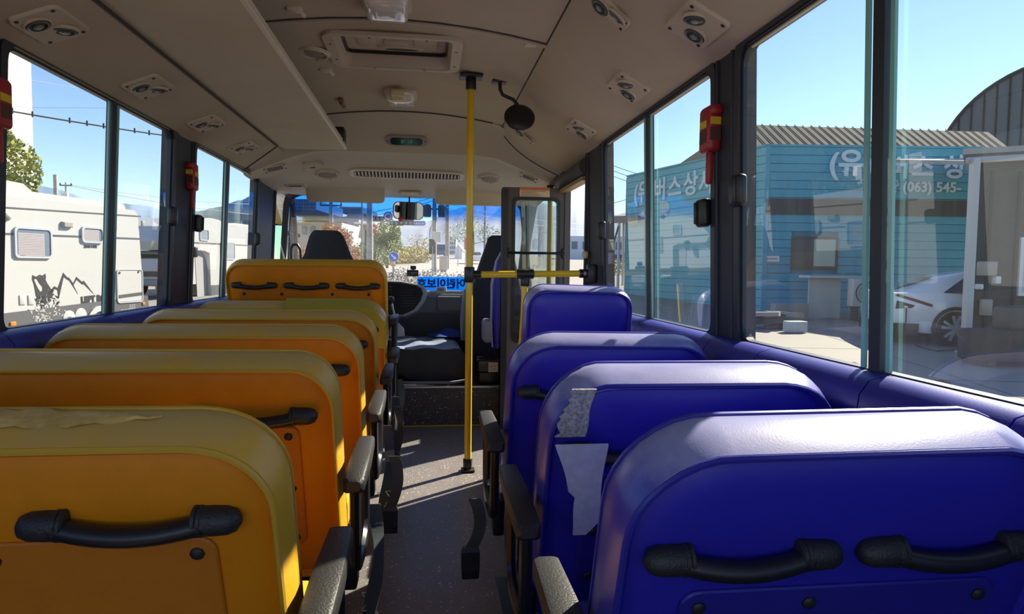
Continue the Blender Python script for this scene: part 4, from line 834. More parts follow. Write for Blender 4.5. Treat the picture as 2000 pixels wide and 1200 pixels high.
mb = MB(); mb.box((-0.655, 4.86, 0.375), (0.34, 0.34, 0.28)); mb.build('seat_base', BLACK, ds)
# passenger seat and folded guide seat
ps = thing('passenger_seat', 'tall charcoal front passenger seat right of the aisle, behind the pole', 'seat', (0.46, 4.5, 0.23))
mb = MB(); seat_back(mb, [(0.36, 0.262, 0.66, 0.10), (0.56, 0.262, 0.66, 0.12), (0.80, 0.290, 0.64, 0.12), (0.90, 0.318, 0.62, 0.11), (1.10, 0.385, 0.56, 0.10), (1.155, 0.402, 0.545, 0.09), (1.172, 0.425, 0.525, 0.06)], 4.56, 0.08); mb.build('backrest', BLKV, ps)
mb = MB(); mb.rbox((0.46, 4.86, 0.52), (0.42, 0.40, 0.13), 0.04, 3); mb.build('seat_cushion', BLKV, ps)
mb = MB(); mb.box((0.46, 4.84, 0.34), (0.30, 0.30, 0.22)); mb.build('seat_base', BLACK, ps)
mb = MB(); seat_back(mb, [(0.46, 0.232, 0.275, 0.09), (0.60, 0.226, 0.285, 0.10), (0.80, 0.246, 0.30, 0.10), (0.82, 0.262, 0.29, 0.06)], 4.62, 0.05); mb.build('side_bolster', MGREY, ps)
gs = thing('guide_seat', 'narrow blue folding seat edge with white piping beside the door leaf', 'seat', (0.46, 4.2, 0.23))
mb = MB(); seat_back(mb, [(0.46, 0.405, 0.48, 0.16), (0.60, 0.395, 0.50, 0.18), (0.85, 0.395, 0.50, 0.17), (1.0, 0.42, 0.50, 0.13), (1.05, 0.445, 0.50, 0.08)], 4.16, 0.05); mb.build('backrest', BB['panel'], gs)
mb = MB(); mb.tube([(0.402, 4.155, 0.47), (0.392, 4.148, 0.62), (0.393, 4.137, 0.85), (0.418, 4.130, 1.0), (0.445, 4.128, 1.052)], 0.0055, 6); mb.build('piping', mat('pale_grey_piping', (0.45, 0.46, 0.52), 0.5), gs)
mb = MB(); mb.rbox((0.375, 4.24, 0.565), (0.055, 0.20, 0.14), 0.02, 3); mb.build('folded_cushion', mat('grey_bolster', (0.30, 0.31, 0.34), 0.5), gs)
mb = MB(); mb.box((0.45, 4.25, 0.36), (0.05, 0.05, 0.28)); mb.build('leg', BLACKM, gs)
# dashboard
db = thing('dashboard', 'grey dashboard with dark control panel below the windscreen', 'dashboard', (-0.13, 5.4, 0.23))
GDASH = mat('grey_dash_plastic', (0.115, 0.120, 0.135), 0.5, bump=0.1, bscale=300); LDASH = mat('pale_dash_edge', (0.42, 0.43, 0.44), 0.4)
mb = MB(); pr = [(5.90, 0.20), (5.90, 0.765), (5.35, 0.772), (5.16, 0.765), (5.10, 0.735), (5.10, 0.62), (5.16, 0.50), (5.22, 0.36), (5.30, 0.20)]
mb.loft([[(x, y, z) for y, z in pr] for x in (-1.06, -0.5, 0.2, 0.78)], smooth=False); mb.build('dash_body', GDASH, db)
mb = MB(); mb.tube([(0.02, 5.112, 0.768), (0.10, 5.100, 0.772), (0.40, 5.095, 0.770), (0.77, 5.10, 0.768)], 0.012, 8); mb.build('dash_edge', LDASH, db)
mb = MB(); Md = frameM((0.20, 5.096, 0.69), (1, 0, 0), (0, 0, 1)); mb.frame(rrect(0.26, 0.125, 0.02, 4), rrect(0.245, 0.11, 0.015, 4), -0.002, 0.004, M=Md); mb.build('glove_box', DGREY, db)
# control panel with a swept right end
Mp = frameM((-0.29, 5.06, 0.715), (1, 0, 0), (0, 0.25, 0.97))
poly = [(-0.45, -0.115), (0.13, -0.125), (0.215, -0.085), (0.270, -0.010), (0.290, 0.05), (0.275, 0.090), (0.235, 0.112), (0.10, 0.135), (-0.45, 0.150)]
mb = MB(); mb.loft([[Mp @ Vector((x*s, y*s, h)) for x, y in poly] for s, h in ((1.02, -0.10), (1.02, 0.004), (0.985, 0.014))], smooth=False); mb.build('panel_bezel', LDASH, db)
mb = MB(); mb.loft([[Mp @ Vector((x*s-0.004, y*s, h)) for x, y in poly] for s, h in ((0.93, 0.013), (0.90, 0.019))], smooth=False); cp = mb.build('control_panel', BLACK, db)
mb = MB()
for i in range(7): mb.box((0.150+0.012*math.sin(i), -0.052+0.020*i, 0.022), (0.105-0.004*abs(i-3), 0.007, 0.006), M=Mp)
mb.build('vent_slat', DGREY, cp)['kind'] = 'stuff'
mb = MB()
for i in range(6):
    for j in range(8):
        if random.random() < 0.75: mb.rbox((-0.20+0.045*i+random.uniform(-.004, .004), -0.075+0.024*j, 0.021), (0.024, 0.013, 0.006), 0.002, 1, M=Mp)
mb.build('push_button', DGREY, cp)['kind'] = 'stuff'
mb = MB()
for i in range(6):
    for j in range(8): mb.box((-0.20+0.045*i, -0.075+0.024*j, 0.0248), (0.008, 0.0035, 0.0006), M=Mp)
mb.build('button_marking', MGREY, cp)['kind'] = 'stuff'
# banner in the windscreen: read from outside, so it is mirrored from the seats
bn = thing('safety_banner', 'blue mirrored Korean banner standing in the windscreen above the dashboard', 'sign', (0.12, 5.62, 0.77))
pa, pb = at_y(815, 542, 5.60), at_y(925, 541, 5.60); pc = at_y(815, 567, 5.60)
cx, cz = (pa.x+pb.x)/2, (pa.z+pc.z)/2; bw, bh = pb.x-pa.x, pa.z-pc.z+0.02
mb = MB(); mb.rbox((cx, 5.60, cz-0.005), (bw, 0.004, bh), 0.0015, 1); mb.build('banner_sheet', translucent('blue_banner_sheet', (0.02, 0.40, 0.95), 0.5, 0.75), bn)
text_mesh('어린이보호', 0.086, frameM((cx-0.035, 5.596, cz-0.002), (-1, 0, 0), (0, 0, 1)), 'banner_lettering', mat('navy_print', (0.012, 0.012, 0.12), 0.6), bn, 0.001, 0.0035)
mb = MB(); c_ = Vector((cx+bw/2-0.055, 5.59, cz)); mb.lathe([(0.012, 0), (0.012, 0.006), (0.004, 0.012)], 12, M=frameM(c_, (1, 0, 0), (0, 0, 1))); mb.build('suction_cup', mat('clear_white_cup', (0.7, 0.75, 0.8), 0.2), bn)
mb = MB(); c_ = Vector((pa.x+0.012, 5.59, pc.z+0.02)); mb.lathe([(0.010, 0), (0.010, 0.006), (0.004, 0.012)], 12, M=frameM(c_, (1, 0, 0), (0, 0, 1))); mb.build('suction_cup', MATS['clear_white_cup'], bn)
dc = thing('dash_camera', 'black dashboard camera on a bracket above the dash', 'camera', (-0.11, 5.5, 0.85))
c = at_y(806, 534, 5.45); mb = MB(); mb.rbox(c, (0.092, 0.035, 0.052), 0.006); mb.build('camera_body', BLACK, dc)
mb = MB(); mb.rbox(c+Vector((0.004, 0.012, 0.044)), (0.045, 0.02, 0.030), 0.005); mb.tube([c+Vector((0.004, 0.012, 0.02)), c+Vector((0.004, 0.012, 0.045))], 0.008, 8); mb.build('bracket', BLACK, dc)
mb = MB(); mb.box(c+Vector((0.01, -0.0178, 0.004)), (0.05, 0.001, 0.004)); mb.build('camera_marking', MGREY, dc)
tb = thing('dash_thermometer', 'small white box with grey screen on the dash edge', 'thermometer', (0.10, 5.1, 0.78))
c = at_y(862, 566, 5.10); mb = MB(); mb.rbox(c, (0.076, 0.03, 0.044), 0.006); mb.build('case', mat('white_plastic', (0.62, 0.63, 0.62), 0.4), tb); mb = MB(); mb.box(c+Vector((-0.006, -0.0155, 0.0)), (0.046, 0.001, 0.022)); mb.build('screen', MGREY, tb)
# engine cover with padded grey top
PADT = mat('blue_grey_ribbed_mat', (0.26, 0.31, 0.42), 0.5, noise=0.3, nscale=40, col2=(0.20, 0.24, 0.34), bump=0.8, bscale=160)
PADF = mat('black_ribbed_vinyl', (0.018, 0.019, 0.022), 0.5, bump=0.8, bscale=120)
ec = thing('engine_cover', 'engine cover with grey ribbed mat draped over its black quilted sides', 'engine cover', (-0.1, 4.75, 0.23))
mb = MB(); mb.rbox((-0.12, 4.68, 0.315), (0.66, 0.76, 0.17), 0.02); mb.build('cover_box', BLACK, ec)
nx, ny = 22, 14; vs = []; fs = []
def pad_pt(u, v):
    x = -0.47+0.71*u; y = 4.285+0.80*v; z = 0.445+0.006*math.sin(u*21+v*5)+0.004*math.sin(v*17)
    e = max(0, (u-0.93)/0.07); z -= 0.05*e*e; return x, y, z
vs = [pad_pt(i/nx, j/ny) for j in range(ny+1) for i in range(nx+1)]; k = nx+1
mb = MB(); mb.add(vs, [(j*k+i, j*k+i+1, (j+1)*k+i+1, (j+1)*k+i) for j in range(ny) for i in range(nx)], 0, True); mb.build('top_mat', PADT, ec)
vs = []
for j in range(7):
    for i in range(nx+1):
        x, y, z = pad_pt(i/nx, 0); t = j/6; hang = 0.155-0.05*math.sin(i/nx*6.0+0.5)*0.6+0.03*(i/nx)
        vs.append((x+0.004*t, y-0.022*math.sin(t*PI*0.6)+0.003*math.sin(i*1.2)*t, z-hang*t))
mb = MB(); mb.add(vs, [(j*k+i, j*k+i+1, (j+1)*k+i+1, (j+1)*k+i) for j in range(6) for i in range(nx)], 0, True); mb.build('front_skirt', PADF, ec)
vs = []; 
for j in range(7):
    for i in range(ny+1):
        x, y, z = pad_pt(1, i/ny); t = j/6; vs.append((x+0.022*math.sin(t*PI*0.6), y, z-0.15*t))
k2 = ny+1; mb = MB(); mb.add(vs, [(j*k2+i, j*k2+i+1, (j+1)*k2+i+1, (j+1)*k2+i) for j in range(6) for i in range(ny)], 0, True); mb.build('side_skirt', PADF, ec)
bc = MB(); n1 = 14; vs = []
for j in range(n1+1):
    for i in range(n1+1):
        u, v = i/n1, j/n1; h = 0.060*math.sin(u*PI)**0.7*math.sin(v*PI)**0.7*(0.6+0.4*math.sin(u*9+v*4)); vs.append((0.02+0.26*u+0.02*math.sin(v*7), 4.86+0.20*v, 0.452+0.008+h))
bc.add(vs, [(j*(n1+1)+i, j*(n1+1)+i+1, (j+1)*(n1+1)+i+1, (j+1)*(n1+1)+i) for j in range(n1) for i in range(n1)], 0, True)
tag(bc.build('blue_cloth', mat('blue_cloth', (0.02, 0.06, 0.34), 0.85, bump=0.3, bscale=200)), 'crumpled blue cloth lying at the back of the engine cover', 'cloth')
gl = thing('gear_lever', 'gear lever with black knob and beige boot on the engine cover', 'gear lever', (-0.22, 4.7, 0.45))
c = at_y(764, 588, 4.7); b0 = at_y(772, 642, 4.7)
mb = MB(); mb.tube([b0+Vector((0.02, 0, -0.02)), b0+Vector((0.0, 0, 0.06)), c], 0.008, 8); mb.build('lever_rod', ALU, gl)
mb = MB(); mb.lathe([(0.010, -0.02), (0.020, -0.005), (0.023, 0.012), (0.016, 0.028), (0.003, 0.032)], 14, M=Matrix.Translation(c)); mb.build('knob', BLACK, gl)
mb = MB(); mb.lathe([(0.055, -0.06), (0.050, -0.02), (0.042, 0.0), (0.030, 0.012), (0.012, 0.03)], 14, M=Matrix.Translation(b0+Vector((0.01, 0, 0.01)))); mb.build('boot', mat('beige_boot', (0.46, 0.44, 0.38), 0.6), gl)
# small box with a cream label beside the passenger seat, cables and hoses on the platform
sb = thing('control_box', 'small black box with a cream label on the platform by the door leaf', 'box', (0.40, 4.2, 0.235))
mb = MB(); mb.rbox((0.385, 4.20, 0.355), (0.16, 0.16, 0.085), 0.015, 3); mb.build('box_body', BLACKM, sb)
mb = MB(); mb.rbox((0.385, 4.20, 0.285), (0.13, 0.13, 0.09), 0.006); mb.build('box_foot', BLACK, sb)
mb = MB(); mb.box((0.405, 4.118, 0.350), (0.060, 0.002, 0.060)); lb = mb.build('label_plate', mat('cream_label', (0.66, 0.58, 0.46), 0.6), sb)
mb = MB()
for x, z in ((-0.012, 0.014), (-0.012, 0.0), (-0.010, -0.014), (0.008, 0.008), (0.006, -0.012)): mb.box((0.405+x, 4.1165, 0.350+z), (0.010, 0.0006, 0.004))
mb.build('printed_marks', MATS['brown_print'], lb)
hs_ = MB(); hs_.tube([(-0.22, 4.17, 0.250), (0.0, 4.15, 0.252), (0.15, 4.16, 0.250), (0.235, 4.22, 0.250), (0.24, 4.34, 0.250)], 0.010, 8); tag(hs_.build('rubber_hose', MGREY), 'grey hose lying along the edge of the raised step', 'hose')
sm = MB(); sm.add([(-0.22, 4.10, 0.243), (0.07, 4.10, 0.243), (-0.02, 4.145, 0.243), (-0.20, 4.13, 0.243)], [(0, 1, 2, 3)]); sm.rbox((-0.14, 4.118, 0.246), (0.16, 0.03, 0.005), 0.002); tag(sm.build('white_slip', mat('white_paper', (0.7, 0.7, 0.66), 0.7)), 'flat pale strip lying on the step behind the metal nosing', 'strip')
# ------------------------------------------------------------------ outside: ground and hills
def gpix(px, py): return at_plane(px, py, (0, 0, -0.80), (0, -0.03, 1))
CONC = mat('pale_concrete', (0.27, 0.25, 0.205), 0.85, noise=0.4, nscale=0.25, col2=(0.215, 0.20, 0.17), ndetail=8)
ASPH = mat('dusty_asphalt', (0.40, 0.37, 0.32), 0.9, noise=0.4, nscale=0.2, col2=(0.32, 0.30, 0.27), ndetail=8)
gr = structroot('ground', 'pale concrete yard around the bus')
mb = MB(); n = 40
def grow(y): return -0.8+0.03*y if y <= 140 else -0.8+0.03*140+(y-140)*0.004
ys = [-60, -20, 0, 20, 40, 60, 100, 140, 260, 700]
vs = [(x, y, (grow(y) if y > -27 else -1.61)) for y in ys for x in (-500, -60, 0, 60, 500)]
mb.add(vs, [(5*j+i, 5*j+i+1, 5*j+5+i+1, 5*j+5+i) for j in range(len(ys)-1) for i in range(4)]); mb.build('yard_surface', CONC, gr)
JNT = mat('slab_joint', (0.16, 0.15, 0.13), 0.9)
for (a, b) in (((3.0, 12.2), (30, 8.6)), ((3.0, 9.2), (30, 5.5)), ((6.3, 2.0), (8.6, 14.5)), ((10.5, 1), (13.0, 14.0))):
    d = Vector((b[0]-a[0], b[1]-a[1], 0)).normalized(); p_ = Vector((-d.y, d.x, 0))*0.012
    mb = MB(); mb.add([(q[0]+s*p_.x, q[1]+s*p_.y, gz(*q)+0.004) for q, s in ((a, 1), (a, -1), (b, -1), (b, 1))], [(0, 1, 2, 3)]); mb.build('slab_joint', JNT, gr)
def hill(name, label, pts, depth, m, thick, seed, rough_=1.0):
    """ridge: pts are (px, py) of the skyline; a solid slope running down towards us and away"""
    rnd = random.Random(seed); xs = []; 
    for (a, b) in zip(pts, pts[1:]):
        k = max(2, int(abs(b[0]-a[0])/7))
        for i in range(k): t = i/k; xs.append((a[0]+(b[0]-a[0])*t, a[1]+(b[1]-a[1])*t+rnd.uniform(-rough_, rough_)))
    xs.append(pts[-1]); top = [at_depth(x, y, depth) for x, y in xs]; vs = []; n = len(top)
    for t, dy in ((0.0, -1), (0.35, -0.6), (0.7, -0.25), (1.0, 0), (0.0, 1)):
        for p in top:
            base = grow(p.y)-2; d = Vector((p.x, p.y, 0)).normalized(); q = p+d*(dy*thick); z = base+(p.z-base)*t+(rnd.uniform(-1, 1)*depth*0.002 if 0 < t < 1 else 0); vs.append((q.x, q.y, z))
    mb = MB(); mb.add(vs, [(j*n+i, j*n+i+1, (j+1)*n+i+1, (j+1)*n+i) for j in range(4) for i in range(n-1)], 0, True); o = mb.build(name, m); o['kind'] = 'structure'; o['label'] = label; return o
H1 = mat('haze_blue_hill', (0.24, 0.33, 0.42), 1.0, noise=0.3, nscale=0.01, col2=(0.20, 0.28, 0.37)); H2 = mat('wooded_hill', (0.16, 0.22, 0.20), 1.0, noise=0.5, nscale=0.06, col2=(0.09, 0.14, 0.13))  # bluish haze of distance is mixed into these hill colours
H3 = mat('haze_violet_hill', (0.30, 0.34, 0.40), 1.0, noise=0.5, nscale=0.03, col2=(0.22, 0.26, 0.32))  # violet-grey tone carries air haze in the base colour
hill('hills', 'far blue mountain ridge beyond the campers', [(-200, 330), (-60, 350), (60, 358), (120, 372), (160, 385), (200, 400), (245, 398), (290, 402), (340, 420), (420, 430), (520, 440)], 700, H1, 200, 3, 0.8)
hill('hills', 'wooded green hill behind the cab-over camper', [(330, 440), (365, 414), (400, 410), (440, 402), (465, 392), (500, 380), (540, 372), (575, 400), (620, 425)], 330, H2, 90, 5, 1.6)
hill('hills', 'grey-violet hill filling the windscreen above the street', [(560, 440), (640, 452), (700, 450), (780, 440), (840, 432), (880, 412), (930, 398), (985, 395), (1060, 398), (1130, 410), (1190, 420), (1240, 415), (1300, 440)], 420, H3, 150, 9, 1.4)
# ------------------------------------------------------------------ trees and shrubs
BARK = mat('grey_bark', (0.16, 0.12, 0.09), 0.9)
def leafmat(n, a, b): return mat(n, a, 0.7, noise=0.6, nscale=1.3, col2=b)
L_Y = leafmat('yellow_green_leaves', (0.40, 0.37, 0.06), (0.17, 0.23, 0.05)); L_G = leafmat('pale_green_leaves', (0.36, 0.42, 0.16), (0.16, 0.24, 0.09)); L_O = leafmat('orange_autumn_leaves', (0.62, 0.24, 0.06), (0.36, 0.18, 0.07)); L_H = leafmat('hedge_yellow_leaves', (0.52, 0.46, 0.14), (0.34, 0.28, 0.12)); L_T = leafmat('grey_twig_leaves', (0.36, 0.33, 0.27), (0.22, 0.20, 0.16))
def leaves(mb, c, rad, n, sz, rnd, shell=0.35):
    for _ in range(n):
        while True:
            v = Vector((rnd.uniform(-1, 1), rnd.uniform(-1, 1), rnd.uniform(-1, 1)))
            if shell < v.length < 1: break
        p = Vector(c)+Vector((v.x*rad[0], v.y*rad[1], v.z*rad[2])); a = Vector((rnd.gauss(0, 1), rnd.gauss(0, 1), rnd.gauss(0, 1))).normalized(); b = a.orthogonal().normalized(); s = sz*rnd.uniform(0.6, 1.3)
        mb.add([p-a*s, p+b*s*0.5, p+a*s, p-b*s*0.5], [(0, 1, 2, 3)])
def tree(label, base, h, blobs, m, n, sz, seed, group=None, name='tree', r=0.12):
    rnd = random.Random(seed); t = thing(name, label, 'tree', base, 0, group); base = Vector(base); mb = MB()
    mb.tube([base+Vector((0, 0, -0.3)), base+Vector((0.1*r, 0, h*0.35)), base+Vector((-r, 0, h*0.7))], [r, r*0.8, r*0.4], 7)
    for (c, rad) in blobs:
        q = base+Vector(c); mb.tube([base+Vector((0, 0, h*0.33)), base.lerp(q, 0.6)+Vector((0, 0, h*0.05)), q], [r*0.5, r*0.35, r*0.12], 5)
    mb.build('trunk', BARK, t); mb = MB()
    for (c, rad) in blobs: leaves(mb, base+Vector(c), rad, n, sz, rnd)
    mb.build('foliage', m, t); return t
def shrub(label, pts, h, wd, m, n, sz, seed, name='hedge', cat='hedge'):
    rnd = random.Random(seed); mb = MB()
    for a, b in zip(pts, pts[1:]):
        a, b = Vector(a), Vector(b); k = max(1, int((b-a).length/(wd*0.7)))
        for i in range(k+1):
            c = a.lerp(b, i/k); hh = h*rnd.uniform(0.8, 1.1); leaves(mb, c+Vector((0, 0, hh*0.5)), (wd, wd, hh*0.55), n, sz, rnd, 0.1)
    t = thing(name, label, cat, pts[0]); mb.build('foliage', m, t)
    m2 = MB(); 
    for a, b in zip(pts, pts[1:]):
        a, b = Vector(a), Vector(b)
        for i in range(8): c = a.lerp(b, (i+0.5)/8); m2.tube([c+Vector((0, 0, -0.1)), c+Vector((rnd.uniform(-.2, .2), 0, h*0.6))], 0.03, 5)
    m2.build('stems', BARK, t); return t
def gp(px, D): return ground_at(px, D)
# left: white tower block, tree, poles and wires
WALLW = mat('white_render', (0.40, 0.39, 0.35), 0.8, noise=0.2, nscale=0.3, col2=(0.68, 0.66, 0.60))
tw = thing('tower_block', 'tall windowless white building at the upper left', 'building', gp(0, 48))
c0, c1 = gp(-260, 30), gp(72, 47); dn = Vector((-(c1-c0).y, (c1-c0).x, 0)).normalized()
def wallbox(mb, p, q, dn, th, z0, z1): mb.add([Vector((a.x, a.y, z))+dn*d for z in (z0, z1) for a in (p, q) for d in (0, th)], [(0, 1, 3, 2), (4, 6, 7, 5), (0, 4, 5, 1), (2, 3, 7, 6), (0, 2, 6, 4), (1, 5, 7, 3)])
mb = MB(); wallbox(mb, c0, c1, dn, 12, -1, 25); mb.build('wall', WALLW, tw)
mb = MB(); q0 = at_depth(12, 265, 45.5); mb.box((q0.x-1.5, q0.y, 10), (0.5, 0.5, 30)); mb.build('corner_pipe', mat('grey_white_metal', (0.6, 0.62, 0.62), 0.6), tw)
tree('yellow-green tree in front of the tall white building', gp(14, 22), 5.2, [((0.2, 0, 4.0), (0.9, 0.8, 1.0)), ((-0.4, 0.3, 3.1), (0.9, 0.8, 0.8)), ((0.55, 0, 2.9), (0.7, 0.6, 0.55)), ((1.0, 0, 2.35), (0.55, 0.5, 0.4)), ((-0.2, 0, 4.9), (0.5, 0.5, 0.5))], L_Y, 1500, 0.085, 11)
CPOLE = mat('concrete_pole', (0.42, 0.40, 0.36), 0.85, noise=0.3, nscale=3); WIRE = mat('black_wire', (0.02, 0.02, 0.02), 0.7)
def upole(label, px, D, ytop, r=0.16, arms=(), extra=None, group='utility poles'):
    b = gp(px, D); t = at_depth(px, ytop, D); o = thing('utility_pole', label, 'pole', b, 0, group); mb = MB(); mb.tube([(b.x, b.y, b.z-0.5), (b.x, b.y, t.z)], [r*1.15, r*0.8], 10); mb.build('shaft', CPOLE, o)
    for (dz, ln) in arms:
        mb = MB(); mb.box((b.x, b.y, t.z-dz), (ln, 0.09, 0.09))
        for s in (-0.45, 0, 0.45): mb.lathe([(0.05, 0), (0.07, 0.06), (0.04, 0.16), (0.02, 0.2)], 8, M=Matrix.Translation((b.x+s*ln, b.y, t.z-dz+0.04)))
        mb.build('cross_arm', DGREY, o)
    if extra: extra(o, b, t)
    return o
upole('thick short concrete pole above the nearer camper roof', 113, 55, 343, 0.18)
upole('thin utility pole with a white box above the nearer camper roof', 133, 60, 358, 0.09, ((0.25, 1.0),), lambda o, b, t: (lambda mb: (mb.rbox((b.x, b.y-0.15, t.z-1.2), (0.5, 0.3, 0.6), 0.05), mb.build('junction_box', mat('white_box', (0.7, 0.7, 0.7), 0.5), o)))(MB()))
def wire(label, pts, r, m=WIRE, sag=0.0, name='overhead_wire', beads=0):
    P_ = [Vector(p) for p in pts]; full = []
    for a, b in zip(P_, P_[1:]):
        for i in range(12): t = i/12; q = a.lerp(b, t); q.z -= sag*4*t*(1-t); full.append(q)
    full.append(P_[-1]); mb = MB(); mb.tube(full, r, 5)
    if beads:
        for i in range(beads): q = full[int((i+0.5)*len(full)/beads)]; mb.tube([q+Vector((0, 0, -r*2.5)), q+Vector((0, 0, r*4))], r*1.1, 5)
    return tag(mb.build(name, m), label, 'wire')
wire('heavy dark bundled cable crossing the left windows', [at_depth(-60, 203, 16), at_depth(345, 268, 21)], 0.022, sag=0.03, beads=9)
wire('thin upper wire across the tall white building', [at_depth(-40, 140, 20), at_depth(150, 172, 24)], 0.008, mat('grey_wire', (0.3, 0.3, 0.32), 0.6))
wire('thin level wire above the heavy cable', [at_depth(-400, 207, 20), at_depth(205, 211, 26)], 0.007, MATS['grey_wire'])
wire('faint wire rising from the thin left pole to the right', [at_depth(133, 362, 60), at_depth(560, 425, 80)], 0.03, MATS['grey_wire'], 0.4)
wire('second faint wire from the thin left pole', [at_depth(133, 360, 60), at_depth(560, 400, 85)], 0.025, MATS['grey_wire'], 0.5)
# ------------------------------------------------------------------ the two campers
CWHITE = mat('camper_white_panel', (0.45, 0.45, 0.43), 0.4, coat=0.15); CGREY = mat('camper_grey_panel', (0.10, 0.102, 0.105), 0.4); GLINE = mat('camper_grey_stripe', (0.08, 0.082, 0.085), 0.4); PRT = mat('camper_dark_print', (0.035, 0.035, 0.037), 0.45)
CWIN = mat('camper_window_glass', (0.16, 0.20, 0.25), 0.08, coat=0.5); BLIND = mat('pale_window_blind', (0.34, 0.31, 0.31), 0.7); CTRIM = mat('camper_pale_trim', (0.42, 0.44, 0.46), 0.3); ORL = mat('orange_lamp', (0.75, 0.20, 0.02), 0.3); TYRE = mat('black_tyre', (0.015, 0.015, 0.016), 0.8)
A_, B_ = Vector((-5.85, 10.2, 0)), Vector((-5.03, 12.86, 0)); dA = (B_-A_).normalized(); nA = Vector((dA.y, -dA.x, 0))      # nA faces the bus
MC = frameM((B_.x, B_.y, 0), dA, (0, 0, 1))                               # local x along the side (0 at its far end), y up, z towards the bus
def cv_pt(px, py): p = at_plane(px, py, B_, nA); q = MC.inverted() @ p; return (q.x, q.y)
cvn = thing('caravan', 'nearer white caravan with bear and mountain graphic', 'caravan', (B_.x-dA.x*3, B_.y-dA.y*3, gz(-5.8, 10)))
zt_ = 1.86; zb_ = -0.15; gcv = gz(-5.5, 11)
mb = MB(); side = [(-6.4, -0.02), (0.10, -0.10), (0.02, 0.4), (-0.08, 1.80), (-0.16, 1.88), (-6.4, 1.88)]
mb.loft([[MC @ Vector((x, y, z)) for x, y in [(a, b) for a, b in side]] for z in (-2.25, 0.0)], smooth=False); mb.build('body_shell', CWHITE, cvn)
mb = MB(); mb.loft([[MC @ Vector((x, y, z)) for x, y in [(-6.4, 1.88), (-0.22, 1.88), (-0.26, 1.97), (-2.1, 1.99), (-2.25, 2.09), (-2.9, 2.12), (-6.4, 2.14)]] for z in (-2.0, -0.12)], smooth=False); mb.build('roof_rail', CWHITE, cvn)
def decal(poly, h0, h1, name, m, parent=cvn, local=False):
    mb = MB(); mb.prism(poly, h0, h1, M=MC); return mb.build(name, m, parent)
def band(px0, py0, px1, py1, th, name, m, h=0.004):
    a, b = cv_pt(px0, py0), cv_pt(px1, py1); return decal([(a[0], a[1]-th/2), (b[0], b[1]-th/2), (b[0], b[1]+th/2), (a[0], a[1]+th/2)], 0.001, h, name, m)
band(-120, 452, 277, 467, 0.028, 'side_stripe', GLINE); band(-60, 401, 275, 423, 0.022, 'side_stripe', GLINE)
low = [cv_pt(*p) for p in ((-120, 620), (3, 613), (130, 597), (288, 577), (291, 604), (240, 640), (-120, 760))]; decal(low, 0.001, 0.006, 'skirt_panel', CGREY)
for (x0, y0, x1, y1) in ((27, 447, 99, 504), (158, 445, 200, 474)):
    a, b = cv_pt(x0, y1), cv_pt(x1, y0); cx, cy2, w_, h_ = (a[0]+b[0])/2, (a[1]+b[1])/2, abs(b[0]-a[0]), abs(b[1]-a[1])
    mb = MB(); mb.frame(rrect(w_, h_, 0.06, 4, cx, cy2), rrect(w_-0.06, h_-0.06, 0.05, 4, cx, cy2), 0.0, 0.03, M=MC); wf = mb.build('window', CTRIM, cvn)
    mb = MB(); mb.prism(rrect(w_-0.05, h_-0.05, 0.05, 4, cx, cy2), 0.002, 0.018, M=MC); mb.build('window_glass', CWIN, wf)
    ns = 14 if w_ > 0.4 else 8
    mb = MB()
    for i in range(ns): mb.box((cx-0.06*w_, cy2-h_*0.04-h_*0.36+h_*0.74*i/ns, 0.0195), (w_*0.70, h_*0.74/ns*0.82, 0.002), M=MC)
    mb.build('blind_slats', BLIND, wf)
    for s in (-0.3, ): mb = MB(); mb.box((cx+s*w_, cy2-h_*0.44, 0.022), (0.07, 0.02, 0.01), M=MC); mb.build('catch', BLACK, wf)
for (px, py) in ((129, 439), (217, 443)):
    a = cv_pt(px, py); mb = MB(); mb.loft([[MC @ Vector((a[0]+x, a[1]+y, z)) for x, y in rrect(0.20*s, 0.085*s, 0.008, 2)] for z, s in ((0, 1), (0.03, 1), (0.05, 0.75))], smooth=False); l_ = mb.build('awning_lamp', mat('taupe_lamp', (0.30, 0.28, 0.24), 0.4), cvn)
mb = MB(); a = cv_pt(12, 424); mb.lathe([(0.06, 0), (0.05, 0.04), (0.02, 0.06)], 10, M=MC @ Matrix.Translation((a[0], a[1], 0))); mb.build('side_lamp', MATS['taupe_lamp'], cvn)
# service hatch and little flaps
a, b = cv_pt(228, 593), cv_pt(277, 526); cx, cy2, w_, h_ = (a[0]+b[0])/2, (a[1]+b[1])/2, b[0]-a[0], b[1]-a[1]
mb = MB(); mb.frame(rrect(w_, h_, 0.06, 4, cx, cy2), rrect(w_-0.035, h_-0.035, 0.05, 4, cx, cy2), 0.002, 0.022, M=MC); hf = mb.build('service_hatch', CTRIM, cvn)
mb = MB(); mb.prism(rrect(w_-0.045, h_-0.045, 0.05, 4, cx, cy2), 0.006, 0.014, M=MC); mb.build('hatch_panel', CWHITE, hf)
mb = MB(); mb.prism([(cx-w_*0.47, cy2-h_*0.36), (cx+w_*0.47, cy2-h_*0.30), (cx+w_*0.47, cy2-h_*0.20), (cx-w_*0.47, cy2-h_*0.26)], 0.0145, 0.016, M=MC); mb.build('hatch_stripe', GLINE, hf)
for px, py in ((232, 533), (269, 531)): q = cv_pt(px, py); mb = MB(); mb.lathe([(0.022, 0.016), (0.018, 0.026), (0.004, 0.028)], 8, M=MC @ Matrix.Translation((q[0], q[1], 0))); mb.build('catch', CGREY, hf)
for px in (43, 60):
    q = cv_pt(px, 586); mb = MB(); mb.rbox((q[0], q[1], 0.006), (0.095, 0.14, 0.012), 0.005, M=MC); mb.build('service_flap', CWHITE, cvn)
